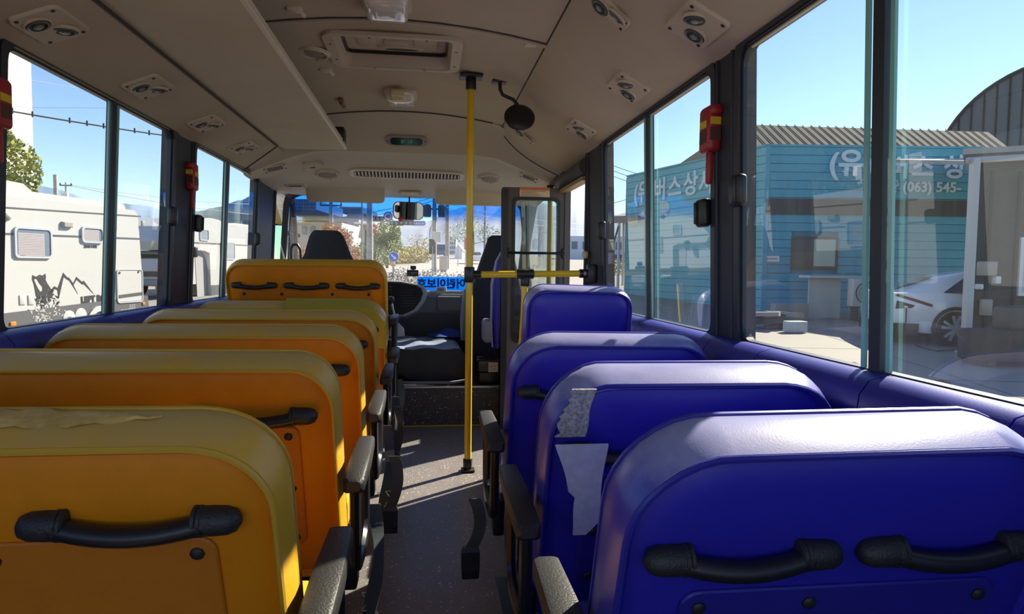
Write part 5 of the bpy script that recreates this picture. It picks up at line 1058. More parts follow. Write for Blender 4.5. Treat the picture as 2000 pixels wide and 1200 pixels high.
q = cv_pt(24, 633); mb = MB(); mb.rbox((q[0], q[1], 0.015), (0.09, 0.06, 0.02), 0.008, M=MC); mb.build('marker_lamp', ORL, cvn)
q = cv_pt(279, 593); mb = MB(); mb.rbox((q[0], q[1], 0.015), (0.06, 0.05, 0.02), 0.008, M=MC); mb.build('marker_lamp', ORL, cvn)
for px, py, r_ in ((134, 621, 0.115), (157, 616, 0.115)):
    q = cv_pt(px, py); mb = MB(); mb.lathe([(r_, 0.004), (r_, 0.014), (r_*0.85, 0.018), (0.01, 0.018)], 18, M=MC @ Matrix.Translation((q[0], q[1], 0))); cpo = mb.build('filler_cap', CWHITE, cvn)
q = cv_pt(134, 621); mb = MB(); mb.box((q[0], q[1], 0.020), (0.06, 0.03, 0.008), M=MC); mb.build('cap_grip', CGREY, cvn)
q = cv_pt(194, 626); mb = MB(); ring_o = [(q[0]+0.30*math.cos(R(t)), q[1]-0.12+0.36*math.sin(R(t))) for t in range(0, 181, 12)]; ring_i = [(q[0]+0.22*math.cos(R(t)), q[1]-0.12+0.27*math.sin(R(t))) for t in range(180, -1, -12)]; mb.prism(ring_o+ring_i, 0.004, 0.03, M=MC); mb.build('wheel_arch', CWHITE, cvn)
for k_ in (-1.6, -0.2):
    pass
mb = MB(); wc = MC @ Vector((q[0], gcv+0.30, -0.12)); mb.lathe([(0.30, -0.10), (0.33, -0.06), (0.33, 0.06), (0.30, 0.10), (0.17, 0.10), (0.16, 0.07), (0.02, 0.08)], 24, M=frameM(wc, dA, (0, 0, 1))); mb.build('wheel', TYRE, cvn)
mb = MB(); mb.box((q[0]-0.3, gcv+0.55, -1.1), (5.4, 0.12, 0.12), M=MC); mb.box((q[0], gcv+0.45, -1.1), (0.12, 0.14, 2.0), M=MC); mb.build('chassis', BLACK, cvn)
mb = MB(); wc2 = MC @ Vector((q[0], gcv+0.30, -2.1)); mb.lathe([(0.30, -0.10), (0.33, -0.06), (0.33, 0.06), (0.30, 0.10), (0.17, 0.10), (0.02, 0.08)], 20, M=frameM(wc2, dA, (0, 0, 1))); mb.build('wheel', TYRE, cvn)
for px, py in ((277, 437),): q = cv_pt(px, py); mb = MB(); mb.rbox((q[0], q[1], 0.02), (0.07, 0.10, 0.04), 0.01, M=MC); mb.build('side_lamp', MATS['taupe_lamp'], cvn)
# printed bear, mountains, shards and lettering
def Z(x, y): return cv_pt(x*300/1286, 380+y*280/1200)      # points read off an enlargement of the side
bear = [Z(*p) for p in ((270, 675), (300, 690), (330, 672), (355, 680), (378, 662), (384, 690), (380, 715), (395, 745), (412, 770), (430, 800), (452, 800), (440, 830), (455, 835), (425, 870), (430, 900), (350, 935), (318, 925), (325, 880), (300, 850), (292, 800), (282, 750), (268, 710))]
g = decal(bear, 0.001, 0.004, 'bear_graphic', PRT); g['label'] = 'dark printed bear head'
decal([Z(*p) for p in ((282, 712), (300, 708), (322, 745), (348, 775), (350, 805), (335, 815), (318, 790), (300, 755))], 0.0041, 0.0055, 'bear_muzzle', CWHITE, g)
for tri in (((318, 690), (335, 684), (330, 700)), ((395, 790), (405, 795), (398, 815)), ((365, 740), (378, 748), (372, 760)), ((330, 850), (345, 845), (340, 872)), ((380, 830), (396, 838), (384, 858)), ((355, 690), (368, 688), (364, 702))): decal([Z(*p) for p in tri], 0.0041, 0.0052, 'fur_mark', CGREY, g)
mt = [(400, 845), (432, 790), (455, 768), (482, 785), (528, 655), (558, 690), (580, 700), (612, 745), (638, 690), (686, 732), (700, 722), (785, 835), (700, 750), (690, 755), (640, 712), (614, 760), (652, 835), (580, 722), (556, 708), (532, 690), (490, 880), (480, 800), (455, 790), (436, 812)]
decal([Z(*p) for p in mt], 0.001, 0.004, 'mountain_graphic', PRT)['label'] = 'dark printed mountain outline'
rnd = random.Random(4)
def shards(name, m, x0, x1, y0, y1, n, s, h):
    mb = MB()
    for _ in range(n):
        x, y = rnd.uniform(x0, x1), rnd.uniform(y0, y1); a = rnd.uniform(0, 6.28); l_ = s*rnd.uniform(0.6, 1.5)
        tri = [(x+l_*math.cos(a), y+l_*math.sin(a)), (x+0.45*l_*math.cos(a+2.2), y+0.45*l_*math.sin(a+2.2)), (x+0.7*l_*math.cos(a+3.6), y+0.7*l_*math.sin(a+3.6))]
        mb.prism([Z(*p) for p in tri], h, h+0.002, M=MC)
    o = mb.build(name, m, cvn); o['kind'] = 'stuff'; return o
shards('dark_shards', PRT, 300, 500, 850, 950, 36, 20, 0.002); shards('white_shards', CWHITE, 300, 480, 870, 960, 26, 16, 0.0062); shards('white_shards', CWHITE, 245, 430, 960, 1060, 34, 17, 0.0062); shards('white_shards', CWHITE, 400, 545, 950, 1020, 14, 14, 0.0062)
def cvtext(body, x0, y0, x1, y1, m, bold, name, h=0.0062):
    a, b = Z(x0, y0), Z(x1, y1); L = math.hypot(b[0]-a[0], b[1]-a[1]); ang = math.atan2(b[1]-a[1], b[0]-a[0])
    M = MC @ Matrix.Translation(((a[0]+b[0])/2, (a[1]+b[1])/2, h)) @ Matrix.Rotation(ang, 4, 'Z'); return M
M = cvtext('', 670, 888, 965, 855, PRT, 0, ''); text_mesh('LEFT ROAD', 0.20, M, 'side_lettering', PRT, cvn, 0.002, 0.012, fit=0.95*(Vector(Z(965, 855))-Vector(Z(670, 888))).length)
q = [Z(*p) for p in ((878, 800), (918, 790), (930, 918), (880, 924))]; 
mb = MB(); mb.frame([(p[0], p[1]) for p in q], [(q[i][0]*0.86+sum(p[0] for p in q)/4*0.14, q[i][1]*0.86+sum(p[1] for p in q)/4*0.14) for i in range(4)], 0.0065, 0.0085, M=MC); mb.build('letter_frame', CTRIM, cvn)
M = cvtext('', 700, 436, 812, 438, PRT, 0, ''); text_mesh('ZBUS 540R', 0.070, M, 'model_lettering', PRT, cvn, 0.0015, 0.003, fit=(Vector(Z(812, 438))-Vector(Z(697, 436))).length)
M = cvtext('', 1015, 973, 1128, 958, PRT, 0, '', 0.008); mb = MB()
for i in range(14): mb.box((-0.165+0.025*i, 0.004*math.sin(i*2), 0), (0.015, 0.030+0.008*(i in (0, 7)), 0.002), M=M)
M = cvtext('', 1082, 942, 1128, 936, PRT, 0, '', 0.008)
for i in range(3):
    for s in (-0.028, 0, 0.028): mb.box((-0.05+0.05*i, s, 0), (0.034, 0.010, 0.002), M=M)
mb.build('small_lettering', CWHITE, cvn)
# second: cab-over camper van
P2 = Vector((at_depth(330, 500, 20.5).x, at_depth(330, 500, 20.5).y, 0)); Q2 = Vector((at_depth(490, 500, 25.0).x, at_depth(490, 500, 25.0).y, 0)); d2 = (Q2-P2).normalized(); n2 = Vector((d2.y, -d2.x, 0)); M2 = frameM((P2.x, P2.y, 0), d2, (0, 0, 1))
def c2(px, py): p = at_plane(px, py, P2, n2); q = M2.inverted() @ p; return (q.x, q.y)
g2 = gz(P2.x, P2.y+2); W2 = 2.05
cb = thing('camper_van', 'farther white camper van with a bulging bed over its cab', 'camper', (P2.x+d2.x*2, P2.y+d2.y*2, g2))
topz = c2(420, 437)[1]; czt = c2(395, 424)[1]; cabt = c2(380, 492)[1]; bot = c2(420, 578)[1]
prof = [(0.05, czt-0.85), (0.25, cabt+0.02), (1.75, cabt+0.05), (2.05, cabt-0.02), (2.10, bot), (6.4, bot), (6.4, topz), (3.0, topz+0.02), (2.6, czt-0.03), (2.1, czt), (1.5, czt-0.05), (0.6, czt-0.36)]
mb = MB(); mb.loft([[M2 @ Vector((x, y, z)) for x, y in prof] for z in (-W2, 0)], smooth=False); mb.build('camper_body', CWHITE, cb)
cp_ = [(0.12, g2+0.40), (0.08, g2+0.90), (0.16, g2+1.18), (0.58, cabt), (1.75, cabt+0.04), (2.10, cabt-0.02), (2.10, g2+0.42), (0.3, g2+0.34)]
mb = MB(); mb.loft([[M2 @ Vector((x, y, z)) for x, y in cp_] for z in (-W2+0.15, -0.14)], smooth=False); mb.build('cab', CWHITE, cb)
wq = ((0.165, g2+1.22, -W2+0.24), (0.165, g2+1.22, -0.23), (0.545, cabt-0.05, -0.30), (0.545, cabt-0.05, -W2+0.31))
mb = MB(); mb.add([M2 @ Vector((x+o, y, z)) for o in (-0.012, 0.02) for x, y, z in wq], [(3, 2, 1, 0), (4, 5, 6, 7), (0, 1, 5, 4), (1, 2, 6, 5), (2, 3, 7, 6), (3, 0, 4, 7)]); mb.build('windscreen', mat('dark_vehicle_glass', (0.04, 0.05, 0.06), 0.05, coat=0.5), cb)
mb = MB(); mb.prism([(0.34, g2+1.24), (1.36, g2+1.24), (1.20, cabt-0.08), (0.68, cabt-0.08)], -0.145, -0.132, M=M2); mb.build('door_window', CWIN, cb)
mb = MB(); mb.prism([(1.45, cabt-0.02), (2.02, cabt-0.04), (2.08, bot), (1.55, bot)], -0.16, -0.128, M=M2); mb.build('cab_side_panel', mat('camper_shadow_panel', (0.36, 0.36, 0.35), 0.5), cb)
mb = MB(); mb.rbox((1.20, g2+1.42, 0.04), (0.16, 0.34, 0.16), 0.05, M=M2); mb.build('wing_mirror', BLACK, cb)
mb = MB(); mb.box((0.085, g2+0.72, -W2/2), (0.06, 0.16, 1.3), M=M2); mb.build('front_grille', DGREY, cb)
for z in (-0.30, -W2+0.30): mb = MB(); mb.rbox((0.09, g2+0.82, z), (0.12, 0.20, 0.28), 0.05, M=M2); mb.build('headlamp', CTRIM, cb)
mb = MB(); mb.rbox((0.10, g2+0.46, -W2/2), (0.14, 0.20, W2-0.3), 0.04, M=M2); mb.build('bumper', MGREY, cb)
for x in (1.0, 5.0):
    for z in (-0.24, -W2+0.24):
        mb = MB(); mb.lathe([(0.30, -0.11), (0.33, -0.07), (0.33, 0.07), (0.30, 0.11), (0.19, 0.11), (0.18, 0.08), (0.02, 0.09)], 22, M=frameM(M2 @ Vector((x, g2+0.33, z)), d2, (0, 0, 1))); mb.build('wheel', TYRE, cb)
a, b = c2(285, 482), c2(484, 476); mb = MB(); mb.prism([(0.12, cabt+0.26), (6.38, cabt+0.30), (6.38, cabt+0.34), (0.12, cabt+0.30)], 0.001, 0.006, M=M2); mb.build('side_stripe', GLINE, cb)
mb = MB(); mb.prism([(2.10, bot), (6.4, bot), (6.4, bot+0.36), (2.10, bot+0.36)], 0.001, 0.006, M=M2); mb.build('skirt_panel', CGREY, cb)
for (px0, py0, px1, py1) in ((390, 449, 407, 470), (431, 474, 458, 507)):
    a, b = c2(px0, py1), c2(px1, py0); cx, cy2, w_, h_ = (a[0]+b[0])/2, (a[1]+b[1])/2, b[0]-a[0], b[1]-a[1]
    mb = MB(); mb.frame(rrect(w_, h_, 0.05, 3, cx, cy2), rrect(w_-0.06, h_-0.06, 0.04, 3, cx, cy2), 0.0, 0.03, M=M2); wf = mb.build('window', CTRIM, cb); mb = MB(); mb.prism(rrect(w_-0.05, h_-0.05, 0.04, 3, cx, cy2), 0.002, 0.016, M=M2); mb.build('window_glass', CWIN, wf)
mb = MB(); mb.loft([[M2 @ Vector((x, y, z)) for x, y in [(3.1, topz), (6.3, topz), (6.3, topz+0.10), (3.9, topz+0.12), (3.2, topz+0.06)]] for z in (-1.8, -0.2)], smooth=False); mb.build('roof_rail', CWHITE, cb)
q = c2(440, 557); mb = MB(); mb.prism([(q[0]-0.10, q[1]-0.30), (q[0]+0.12, q[1]-0.25), (q[0]+0.06, q[1]+0.05), (q[0]-0.02, q[1]+0.30), (q[0]-0.10, q[1]+0.25)], 0.001, 0.005, M=M2); mb.build('bear_graphic', PRT, cb)
sm_ = thing('side_mirror', 'yellow bus mirror housing seen through the driver window', 'mirror', (-1.32, 6.1, 1.2))
c = at_y(557, 408, 6.0); mb = MB(); mb.rbox(c+Vector((-0.02, 0, 0.0)), (0.17, 0.16, 0.36), 0.07, 4); mb.build('housing', mat('school_bus_yellow', (0.80, 0.48, 0.05), 0.35), sm_)
mb = MB(); mb.rbox(c+Vector((0.0, -0.082, -0.04)), (0.018, 0.01, 0.03), 0.004); mb.rbox(c+Vector((0.0, -0.082, 0.0)), (0.010, 0.01, 0.012), 0.004); mb.build('housing_slot', SEAM, sm_)
mb = MB(); mb.tube([c+Vector((0.02, 0, -0.16)), c+Vector((0.10, -0.2, -0.22)), c+Vector((0.17, -0.35, -0.24))], 0.018, 8); mb.build('mirror_arm', BLACK, sm_)
c = at_y(548, 475, 5.95); mb = MB(); mb.rbox(c, (0.14, 0.05, 0.34), 0.03, 3); mb.build('lower_shell', BLACK, sm_); mb = MB(); mb.box(c+Vector((0, -0.027, 0)), (0.115, 0.004, 0.29)); mb.build('mirror_glass', mat('greenish_mirror', (0.45, 0.75, 0.65), 0.05, metal=1.0), sm_)
# ------------------------------------------------------------------ right: the blue company office, sheds, car
SIDING = mat('turquoise_siding', (0.05, 0.34, 0.47), 0.6, noise=0.5, nscale=1.2, col2=(0.035, 0.25, 0.37)); SIDINGG = mat('faded_turquoise_siding', (0.09, 0.38, 0.45), 0.65, noise=0.5, nscale=1.2, col2=(0.08, 0.35, 0.44))
SHEET = mat('grey_roof_sheet', (0.04, 0.047, 0.05), 0.95, spec=0.1, noise=0.4, nscale=0.6, col2=(0.028, 0.033, 0.036)); LETW = mat('pale_sign_letters', (0.45, 0.60, 0.68), 0.5); LETSH = mat('blue_grey_letter_sides', (0.18, 0.34, 0.50), 0.5)
DK = mat('dark_dirty_wall', (0.055, 0.058, 0.062), 0.8, noise=0.6, nscale=1.5, col2=(0.03, 0.031, 0.034)); GALV = mat('galvanised_steel', (0.42, 0.44, 0.45), 0.5, metal=0.3)
C1 = at_depth(1490, 529, 20.0); C1.z = 0; E1 = at_depth(1905, 529, 20.0); E1.z = 0; W1 = at_depth(1222, 529, 27.0); W1.z = 0
of = thing('office_building', 'blue boarded bus company office with raised white lettering, seen through the right windows', 'building', (C1.x, C1.y, gz(C1.x, C1.y)))
ZS = at_depth(1490, 288, 20.0).z; ZSB = at_depth(1490, 384, 20.0).z
def face(p, q): d = (q-p).normalized(); return frameM((p.x, p.y, 0), d, (0, 0, 1)), (q-p).length
MBf, LB = face(C1, E1); MAf, LA = face(W1, C1)
z0b = gz(C1.x, C1.y)-0.1
mb = MB(); back = Vector((0.25, 1, 0)).normalized()*6
for p, q in ((C1, E1), (W1, C1)): wallbox(mb, p+Vector((0, 0.06, 0)), q+Vector((0, 0.06, 0)), Vector((0.1, 1, 0)).normalized(), 0.2, z0b, ZS-0.02)
mb.build('wall_core', mat('blue_wall_core', (0.04, 0.20, 0.33), 0.8), of)
bh_ = 0.245
def boards(M, L, z0, z1, gaps, m, proud=0.0):
    z = z0
    while z < z1-0.05:
        h = min(bh_, z1-z); xs_ = [0.0, L]
        segs = [(0.0, L)]
        for (a, b, za, zb) in gaps:
            if z+h > za and z < zb: segs = [s for (u, v) in segs for s in (((u, a), (b, v)) if u < a and v > b else ((u, v),))]
        for (u, v) in segs:
            mb = MB(); mb.add([M @ Vector(c) for c in ((u, z+0.004, 0.0+proud), (v, z+0.004, 0.0+proud), (v, z+0.010, 0.030+proud), (u, z+0.010, 0.030+proud), (v, z+h-0.006, 0.022+proud), (u, z+h-0.006, 0.022+proud), (v, z+h-0.004, proud), (u, z+h-0.004, proud))], [(0, 1, 2, 3), (3, 2, 4, 5), (5, 4, 6, 7), (0, 3, 5, 7), (1, 6, 4, 2), (0, 7, 6, 1)])
            mb.build('siding_board', m, of)
        z += bh_
def bq(px, py): p = at_plane(px, py, C1, MBf.to_3x3() @ Vector((0, 0, 1))); q = MBf.inverted() @ p; return q.x, q.y
wx0, wz1 = bq(1545, 462); wx1, wz0 = bq(1634, 526)
boards(MBf, LB, z0b, ZS, [(wx0, wx1, wz0, wz1)], SIDING); boards(MAf, LA, z0b, ZS, [], SIDINGG)
mb = MB(); mb.box((0.02, (ZS+z0b)/2, 0.04), (0.12, ZS-z0b, 0.06), M=MBf); mb.build('corner_post', SIDING, of)
mb = MB(); mb.box((LB/2, ZS+0.02, 0.02), (LB, 0.06, 0.10), M=MBf); mb.build('top_rail', SIDING, of)
mb = MB(); mb.box((LA/2, ZS+0.02, 0.02), (LA, 0.06, 0.10), M=MAf); mb.build('top_rail', SIDING, of)
mb = MB(); mb.box((LB/2, ZSB-0.30, 0.05), (LB, 0.46, 0.05), M=MBf); mb.build('dark_fascia', DK, of)
mb = MB(); mb.frame(rrect(wx1-wx0, wz1-wz0, 0.02, 2, (wx0+wx1)/2, (wz0+wz1)/2), rrect(wx1-wx0-0.12, wz1-wz0-0.12, 0.02, 2, (wx0+wx1)/2, (wz0+wz1)/2), 0, 0.06, M=MBf); wd_ = mb.build('window', DGREY, of)
mb = MB(); mb.box(((wx0+wx1)/2, (wz0+wz1)/2, 0.02), (wx1-wx0-0.06, wz1-wz0-0.06, 0.02), M=MBf); mb.build('window_glass', mat('dusty_dark_glass', (0.10, 0.11, 0.11), 0.2), wd_)
mb = MB(); mb.box((wx0+(wx1-wx0)*0.72, (wz0+wz1)/2, 0.034), ((wx1-wx0)*0.46, wz1-wz0-0.16, 0.006), M=MBf); mb.build('curtain', mat('pale_green_curtain', (0.36, 0.46, 0.40), 0.8), wd_)
a = bq(1507, 506); mb = MB(); mb.box((a[0], a[1], 0.045), (0.42, 0.17, 0.012), M=MBf); pl_ = mb.build('wall_plate', mat('white_plate', (0.62, 0.64, 0.64), 0.5), of)
mb = MB()
for i in range(6): mb.box((a[0]-0.14+0.055*i, a[1]+0.005, 0.052), (0.030, 0.05, 0.003), M=MBf)
mb.build('printed_marks', mat('red_print', (0.35, 0.05, 0.05), 0.6), pl_)
# raised lettering
def sign(body, M, x, z, size, bold=0.02): 
    o = text_mesh(body, size, M @ Matrix.Translation((x, z, 0.055)), 'sign_lettering', LETW, of, 0.02, bold); return o
a0 = bq(1660, 322); sign('(유)', MBf, a0[0], a0[1], 0.82, 0.025)
a0 = bq(1742, 330); sign('버', MBf, a0[0]+0.15, a0[1], 0.72, 0.02)
a0 = bq(1800, 330); sign('스', MBf, a0[0], a0[1], 0.72, 0.02)
a0 = bq(1862, 330); sign('상', MBf, a0[0], a0[1], 0.72, 0.02)
a0 = bq(1800, 367); sign('☎ (063) 545-', MBf, a0[0]-0.05, a0[1], 0.40, 0.008)
def aq(px, py): p = at_plane(px, py, C1, MAf.to_3x3() @ Vector((0, 0, 1))); q = MAf.inverted() @ p; return q.x, q.y
for ch, px, py in (('(유', 1256, 378), ('버', 1292, 373), ('스', 1321, 368), ('상', 1352, 362), ('사', 1383, 358)):
    a0 = aq(px, py); sign(ch, MAf, a0[0], a0[1], 0.86, 0.02)
# grey roof behind the parapet
rp = {}
r_ = thing('office_roof', 'grey corrugated metal roof rising behind the blue parapet', 'roof', (C1.x+2, C1.y+3, 4))
ea = at_depth(1285, 349, 25.2); ec_ = Vector((C1.x, C1.y+0.3, ZS-0.1)); ee = Vector((E1.x+1.5, E1.y+0.3, ZS-0.1)); r1 = at_depth(1440, 243, 26.0); r2 = at_depth(1930, 258, 25.0)
mb = MB(); mb.add([ea, ec_, r1, ee, r2], [(0, 1, 2), (1, 3, 4, 2)]); mb.add([p+Vector((0, 0, -0.12)) for p in (ea, ec_, r1, ee, r2)], [(0, 2, 1), (1, 2, 4, 3)]); mb.build('roof_sheet', SHEET, r_)
mb = MB()
for i in range(1, 30):
    t = i/30; a, b = ec_.lerp(ee, t), r1.lerp(r2, t); mb.tube([a+Vector((0, -0.02, 0.03)), b+Vector((0, -0.02, 0.03))], 0.022, 4)
mb.build('roof_rib', SHEET, r_)['kind'] = 'stuff'
mb = MB(); back1 = r1+Vector((2, 9, -0.4)); back2 = r2+Vector((2, 9, -0.4)); mb.add([r1, r2, Vector((back2.x, back2.y, 4)), Vector((back1.x, back1.y, 4))], [(0, 1, 2, 3)]); mb.build('rear_slope', SHEET, r_)
# arched warehouse at the far right
wh = thing('arched_warehouse', 'big grey arched-roof warehouse at the upper right edge', 'building', gp(2200, 30))
cA = at_depth(2092, 345, 30); rad = 232/FPX*30; ax_ = Vector((0.55, 0.83, 0)).normalized(); sx_ = Vector((ax_.y, -ax_.x, 0)); 
rings = []
for d_ in (0, 22):
    ring = []
    for i in range(33): t = PI*i/32; ring.append(cA+ax_*d_-sx_*math.cos(t)*rad+Vector((0, 0, math.sin(t)*rad)))
    ring += [Vector((ring[-1].x, ring[-1].y, -1)), Vector((ring[0].x, ring[0].y, -1))]; rings.append(ring)
mb = MB(); mb.loft(rings, smooth=False); mb.build('vault_shell', mat('weathered_grey_sheet', (0.12, 0.135, 0.15), 0.9, spec=0.1, noise=0.5, nscale=0.8, col2=(0.12, 0.135, 0.15)), wh)
mb = MB()
for i in range(1, 22):
    x = -rad+2*rad*i/22; h = math.sqrt(max(0, rad*rad-x*x)); p = cA+sx_*x-ax_*0.03; mb.box((0, 0, 0), (0.05, 0.06, h+cA.z+1), M=Matrix.Translation((p.x, p.y, (cA.z+h-1)/2)))
mb.build('gable_rib', SHEET, wh)['kind'] = 'stuff'
mb = MB(); mb.tube([cA-ax_*0.05-sx_*math.cos(PI*i/32)*rad+Vector((0, 0, math.sin(PI*i/32)*rad)) for i in range(33)], 0.09, 6); mb.build('verge_trim', SHEET, wh)
# open metal shed in front of it
sd_ = thing('metal_shed', 'open grey metal shed with thin post and lean-to roof at the right edge', 'shed', gpix(1893, 692))
pA, pE, pB, pC, pD = at_depth(1742, 318, 19.2), at_depth(1885, 322, 17.0), at_depth(1880, 302, 12.0), at_depth(2500, 268, 12.0), at_depth(2300, 318, 19.2)
rf5 = (pA, pE, pB, pC, pD); mb = MB(); mb.add(list(rf5)+[p+Vector((0, 0, 0.10)) for p in rf5], [(4, 3, 2, 1, 0), (5, 6, 7, 8, 9)]+[(i, (i+1) % 5, 5+(i+1) % 5, 5+i) for i in range(5)]); mb.build('roof_sheet', mat('pale_grey_sheet', (0.36, 0.36, 0.34), 0.6, noise=0.4, nscale=2, col2=(0.28, 0.28, 0.27)), sd_)
mb = MB(); mb.tube([pE+Vector((0.1, 0, -0.10)), pB+Vector((0.1, 0, -0.10)), pC+Vector((0, 0, -0.10))], 0.06, 6)
for t in (0.3, 0.6, 0.9): mb.tube([pE.lerp(pD, t)+Vector((0, 0, -0.06)), pB.lerp(pC, t)+Vector((0, 0, -0.06))], 0.045, 6)
mb.build('roof_beam', GALV, sd_)
def post(px, D, yt): b = gp(px, D); t = at_depth(px, yt, D); return b, t
for px, D, yt in ((1893, 12.1, 312), (2400, 12.1, 300)):
    b, t = post(px, D, yt); mb = MB(); mb.box((b.x, b.y, (b.z+t.z)/2), (0.12, 0.12, t.z-b.z)); mb.box((b.x, b.y, b.z+0.02), (0.24, 0.24, 0.04)); mb.build('post', GALV, sd_)
wa_, wb_ = gp(1904, 12.35), gp(2600, 12.35); dn_ = Vector((-(wb_-wa_).y, (wb_-wa_).x, 0)).normalized()
mb = MB(); wallbox(mb, wa_, wb_, dn_, 0.1, -0.7, 3.0); mb.build('back_wall', DK, sd_)
MS = frameM((wa_.x, wa_.y, 0), wb_-wa_, (0, 0, 1))
mb = MB()
for i in range(14): mb.box((0.5*i+0.2, 1.1, 0.02), (0.05, 3.4, 0.04), M=MS)
mb.build('wall_rib', SHEET, sd_)['kind'] = 'stuff'
def sq(px, py): p = at_plane(px, py, wa_, MS.to_3x3() @ Vector((0, 0, 1))); q = MS.inverted() @ p; return q.x, q.y
a, b = sq(1983, 578), sq(2070, 465); mb = MB(); mb.box(((a[0]+b[0])/2, (a[1]+b[1])/2, 0.04), (b[0]-a[0], b[1]-a[1], 0.06), M=MS); wf = mb.build('window', mat('white_frame', (0.62, 0.64, 0.64), 0.5), sd_)
mb = MB(); mb.box(((a[0]+b[0])/2, (a[1]+b[1])/2, 0.072), (b[0]-a[0]-0.14, b[1]-a[1]-0.14, 0.01), M=MS); mb.build('window_glass', mat('pale_blind_glass', (0.45, 0.48, 0.48), 0.3), wf)
for px, py, w_, h_, c in ((1920, 525, 0.30, 0.26, 'taupe_lamp'), (1905, 560, 0.08, 0.10, 'white_plate'), (1938, 547, 0.10, 0.14, 'white_plate'), (1918, 600, 0.16, 0.30, 'taupe_lamp')):
    q = sq(px, py); mb = MB(); mb.rbox((q[0], q[1], 0.10), (w_, h_, 0.14), 0.02, M=MS); mb.build('switch_box', MATS[c], sd_)
mc_ = gpix(1965, 712); mach = thing('workshop_machine', 'dark grey machine standing in the open shed', 'machine', (mc_.x, mc_.y, gz(mc_.x, mc_.y)))
mb = MB(); o_ = Vector((mc_.x, mc_.y, gz(mc_.x, mc_.y))); mb.rbox(o_+Vector((0, 0, 0.32)), (1.3, 0.6, 0.50), 0.05); mb.build('machine_body', DK, mach)
mb = MB(); mb.rbox(o_+Vector((0.1, 0, 0.75)), (0.5, 0.4, 0.40), 0.08); mb.build('motor', DGREY, mach)
mb = MB()
for s in (-0.5, 0.5): mb.box(o_+Vector((s, 0, 0.05)), (0.12, 0.55, 0.10))
mb.build('foot', BLACK, mach)
# porch canopy with struts at the left end of the office
pc_ = thing('porch_canopy', 'flat canopy on thin struts left of the blue office', 'canopy', gp(1215, 30))
a, b, c, d = at_depth(1150, 436, 30), at_depth(1245, 436, 25.5), at_depth(1280, 432, 30), at_depth(1180, 432, 36)
mb = MB(); mb.add([a, b, c, d]+[p+Vector((0, 0, 0.28)) for p in (a, b, c, d)], [(0, 3, 2, 1), (4, 5, 6, 7), (0, 1, 5, 4), (1, 2, 6, 5), (2, 3, 7, 6), (3, 0, 4, 7)]); mb.build('canopy_slab', mat('brown_grey_fascia', (0.20, 0.18, 0.17), 0.7), pc_)
for px, D in ((1207, 27), (1216, 33)):
    b_, t_ = gp(px, D), at_depth(px, 436, D); mb = MB(); mb.tube([b_, Vector((b_.x, b_.y, t_.z))], 0.06, 8); mb.build('post', mat('pale_post', (0.60, 0.60, 0.58), 0.5), pc_)
for p, q in (((1192, 498), (1208, 442)), ((1240, 446), (1262, 500))): mb = MB(); mb.tube([at_depth(*p, 26.5), at_depth(*q, 26.5)], 0.035, 6); mb.build('strut', DGREY, pc_)
# smaller things along the office front
def on_ground(px, py): return gpix(px, py)
tb_ = thing('work_table', 'pale work table with a panel leg below the office window', 'table', gp(1620, 18.2))
b = gp(1622, 18.2); t = at_depth(1640, 539, 18.2); Mt_ = frameM((b.x, b.y, b.z), MBf.to_3x3() @ Vector((1, 0, 0)), (0, 0, 1)); hh = t.z-b.z
mb = MB(); mb.box((0.35, hh-0.03, 0), (2.1, 0.06, 0.7), M=Mt_); mb.build('table_top', mat('pale_grey_board', (0.46, 0.48, 0.47), 0.6), tb_)
for x in (-0.15, 1.3): mb = MB(); mb.box((x, hh/2-0.03, 0), (0.85 if x < 0 else 0.05, hh-0.06, 0.05 if x < 0 else 0.6), M=Mt_); mb.build('leg', MATS['pale_grey_board'], tb_)
ac = thing('air_conditioner', 'outdoor air conditioner unit with round fan grille in front of the office', 'air conditioner', gp(1694, 17.6))
b = gp(1694, 17.6); q = at_depth(1694, 545, 17.6); Ma_ = frameM((b.x, b.y, b.z), MBf.to_3x3() @ Vector((1, 0, 0)), (0, 0, 1)); H_ = q.z-b.z
mb = MB(); mb.rbox((0, H_-0.36, 0), (0.86, 0.72, 0.32), 0.03, M=Ma_); mb.build('casing', mat('grey_white_casing', (0.50, 0.51, 0.49), 0.5), ac)
mb = MB(); mb.lathe([(0.29, 0.16), (0.29, 0.175), (0.26, 0.175), (0.26, 0.16)], 24, M=Ma_ @ Matrix.Translation((-0.08, H_-0.36, 0)), cap=False)
for r__ in (0.08, 0.14, 0.20): mb.tube([Ma_ @ Vector((-0.08+r__*math.cos(R(a)), H_-0.36+r__*math.sin(R(a)), 0.172)) for a in range(0, 360, 18)], 0.006, 4, closed=True)
mb.lathe([(0.05, 0.165), (0.05, 0.18), (0.01, 0.182)], 12, M=Ma_ @ Matrix.Translation((-0.08, H_-0.36, 0))); mb.build('fan_grille', DGREY, ac)
mb = MB(); mb.rbox((0.30, H_-0.14, 0.163), (0.14, 0.18, 0.006), 0.002, M=Ma_); mb.build('rating_plate', MATS['red_print'], ac)
mb = MB(); mb.box((-0.3, (H_-0.72)/2, 0), (0.06, H_-0.72, 0.3), M=Ma_); mb.box((0.3, (H_-0.72)/2, 0), (0.06, H_-0.72, 0.3), M=Ma_); mb.build('stand', DGREY, ac)
rnd = random.Random(21); o_ = gpix(1500, 641)
jk = thing('scrap_pallet', 'low pile of dark scrap with a pale block in front of the blue wall', 'pile', o_)
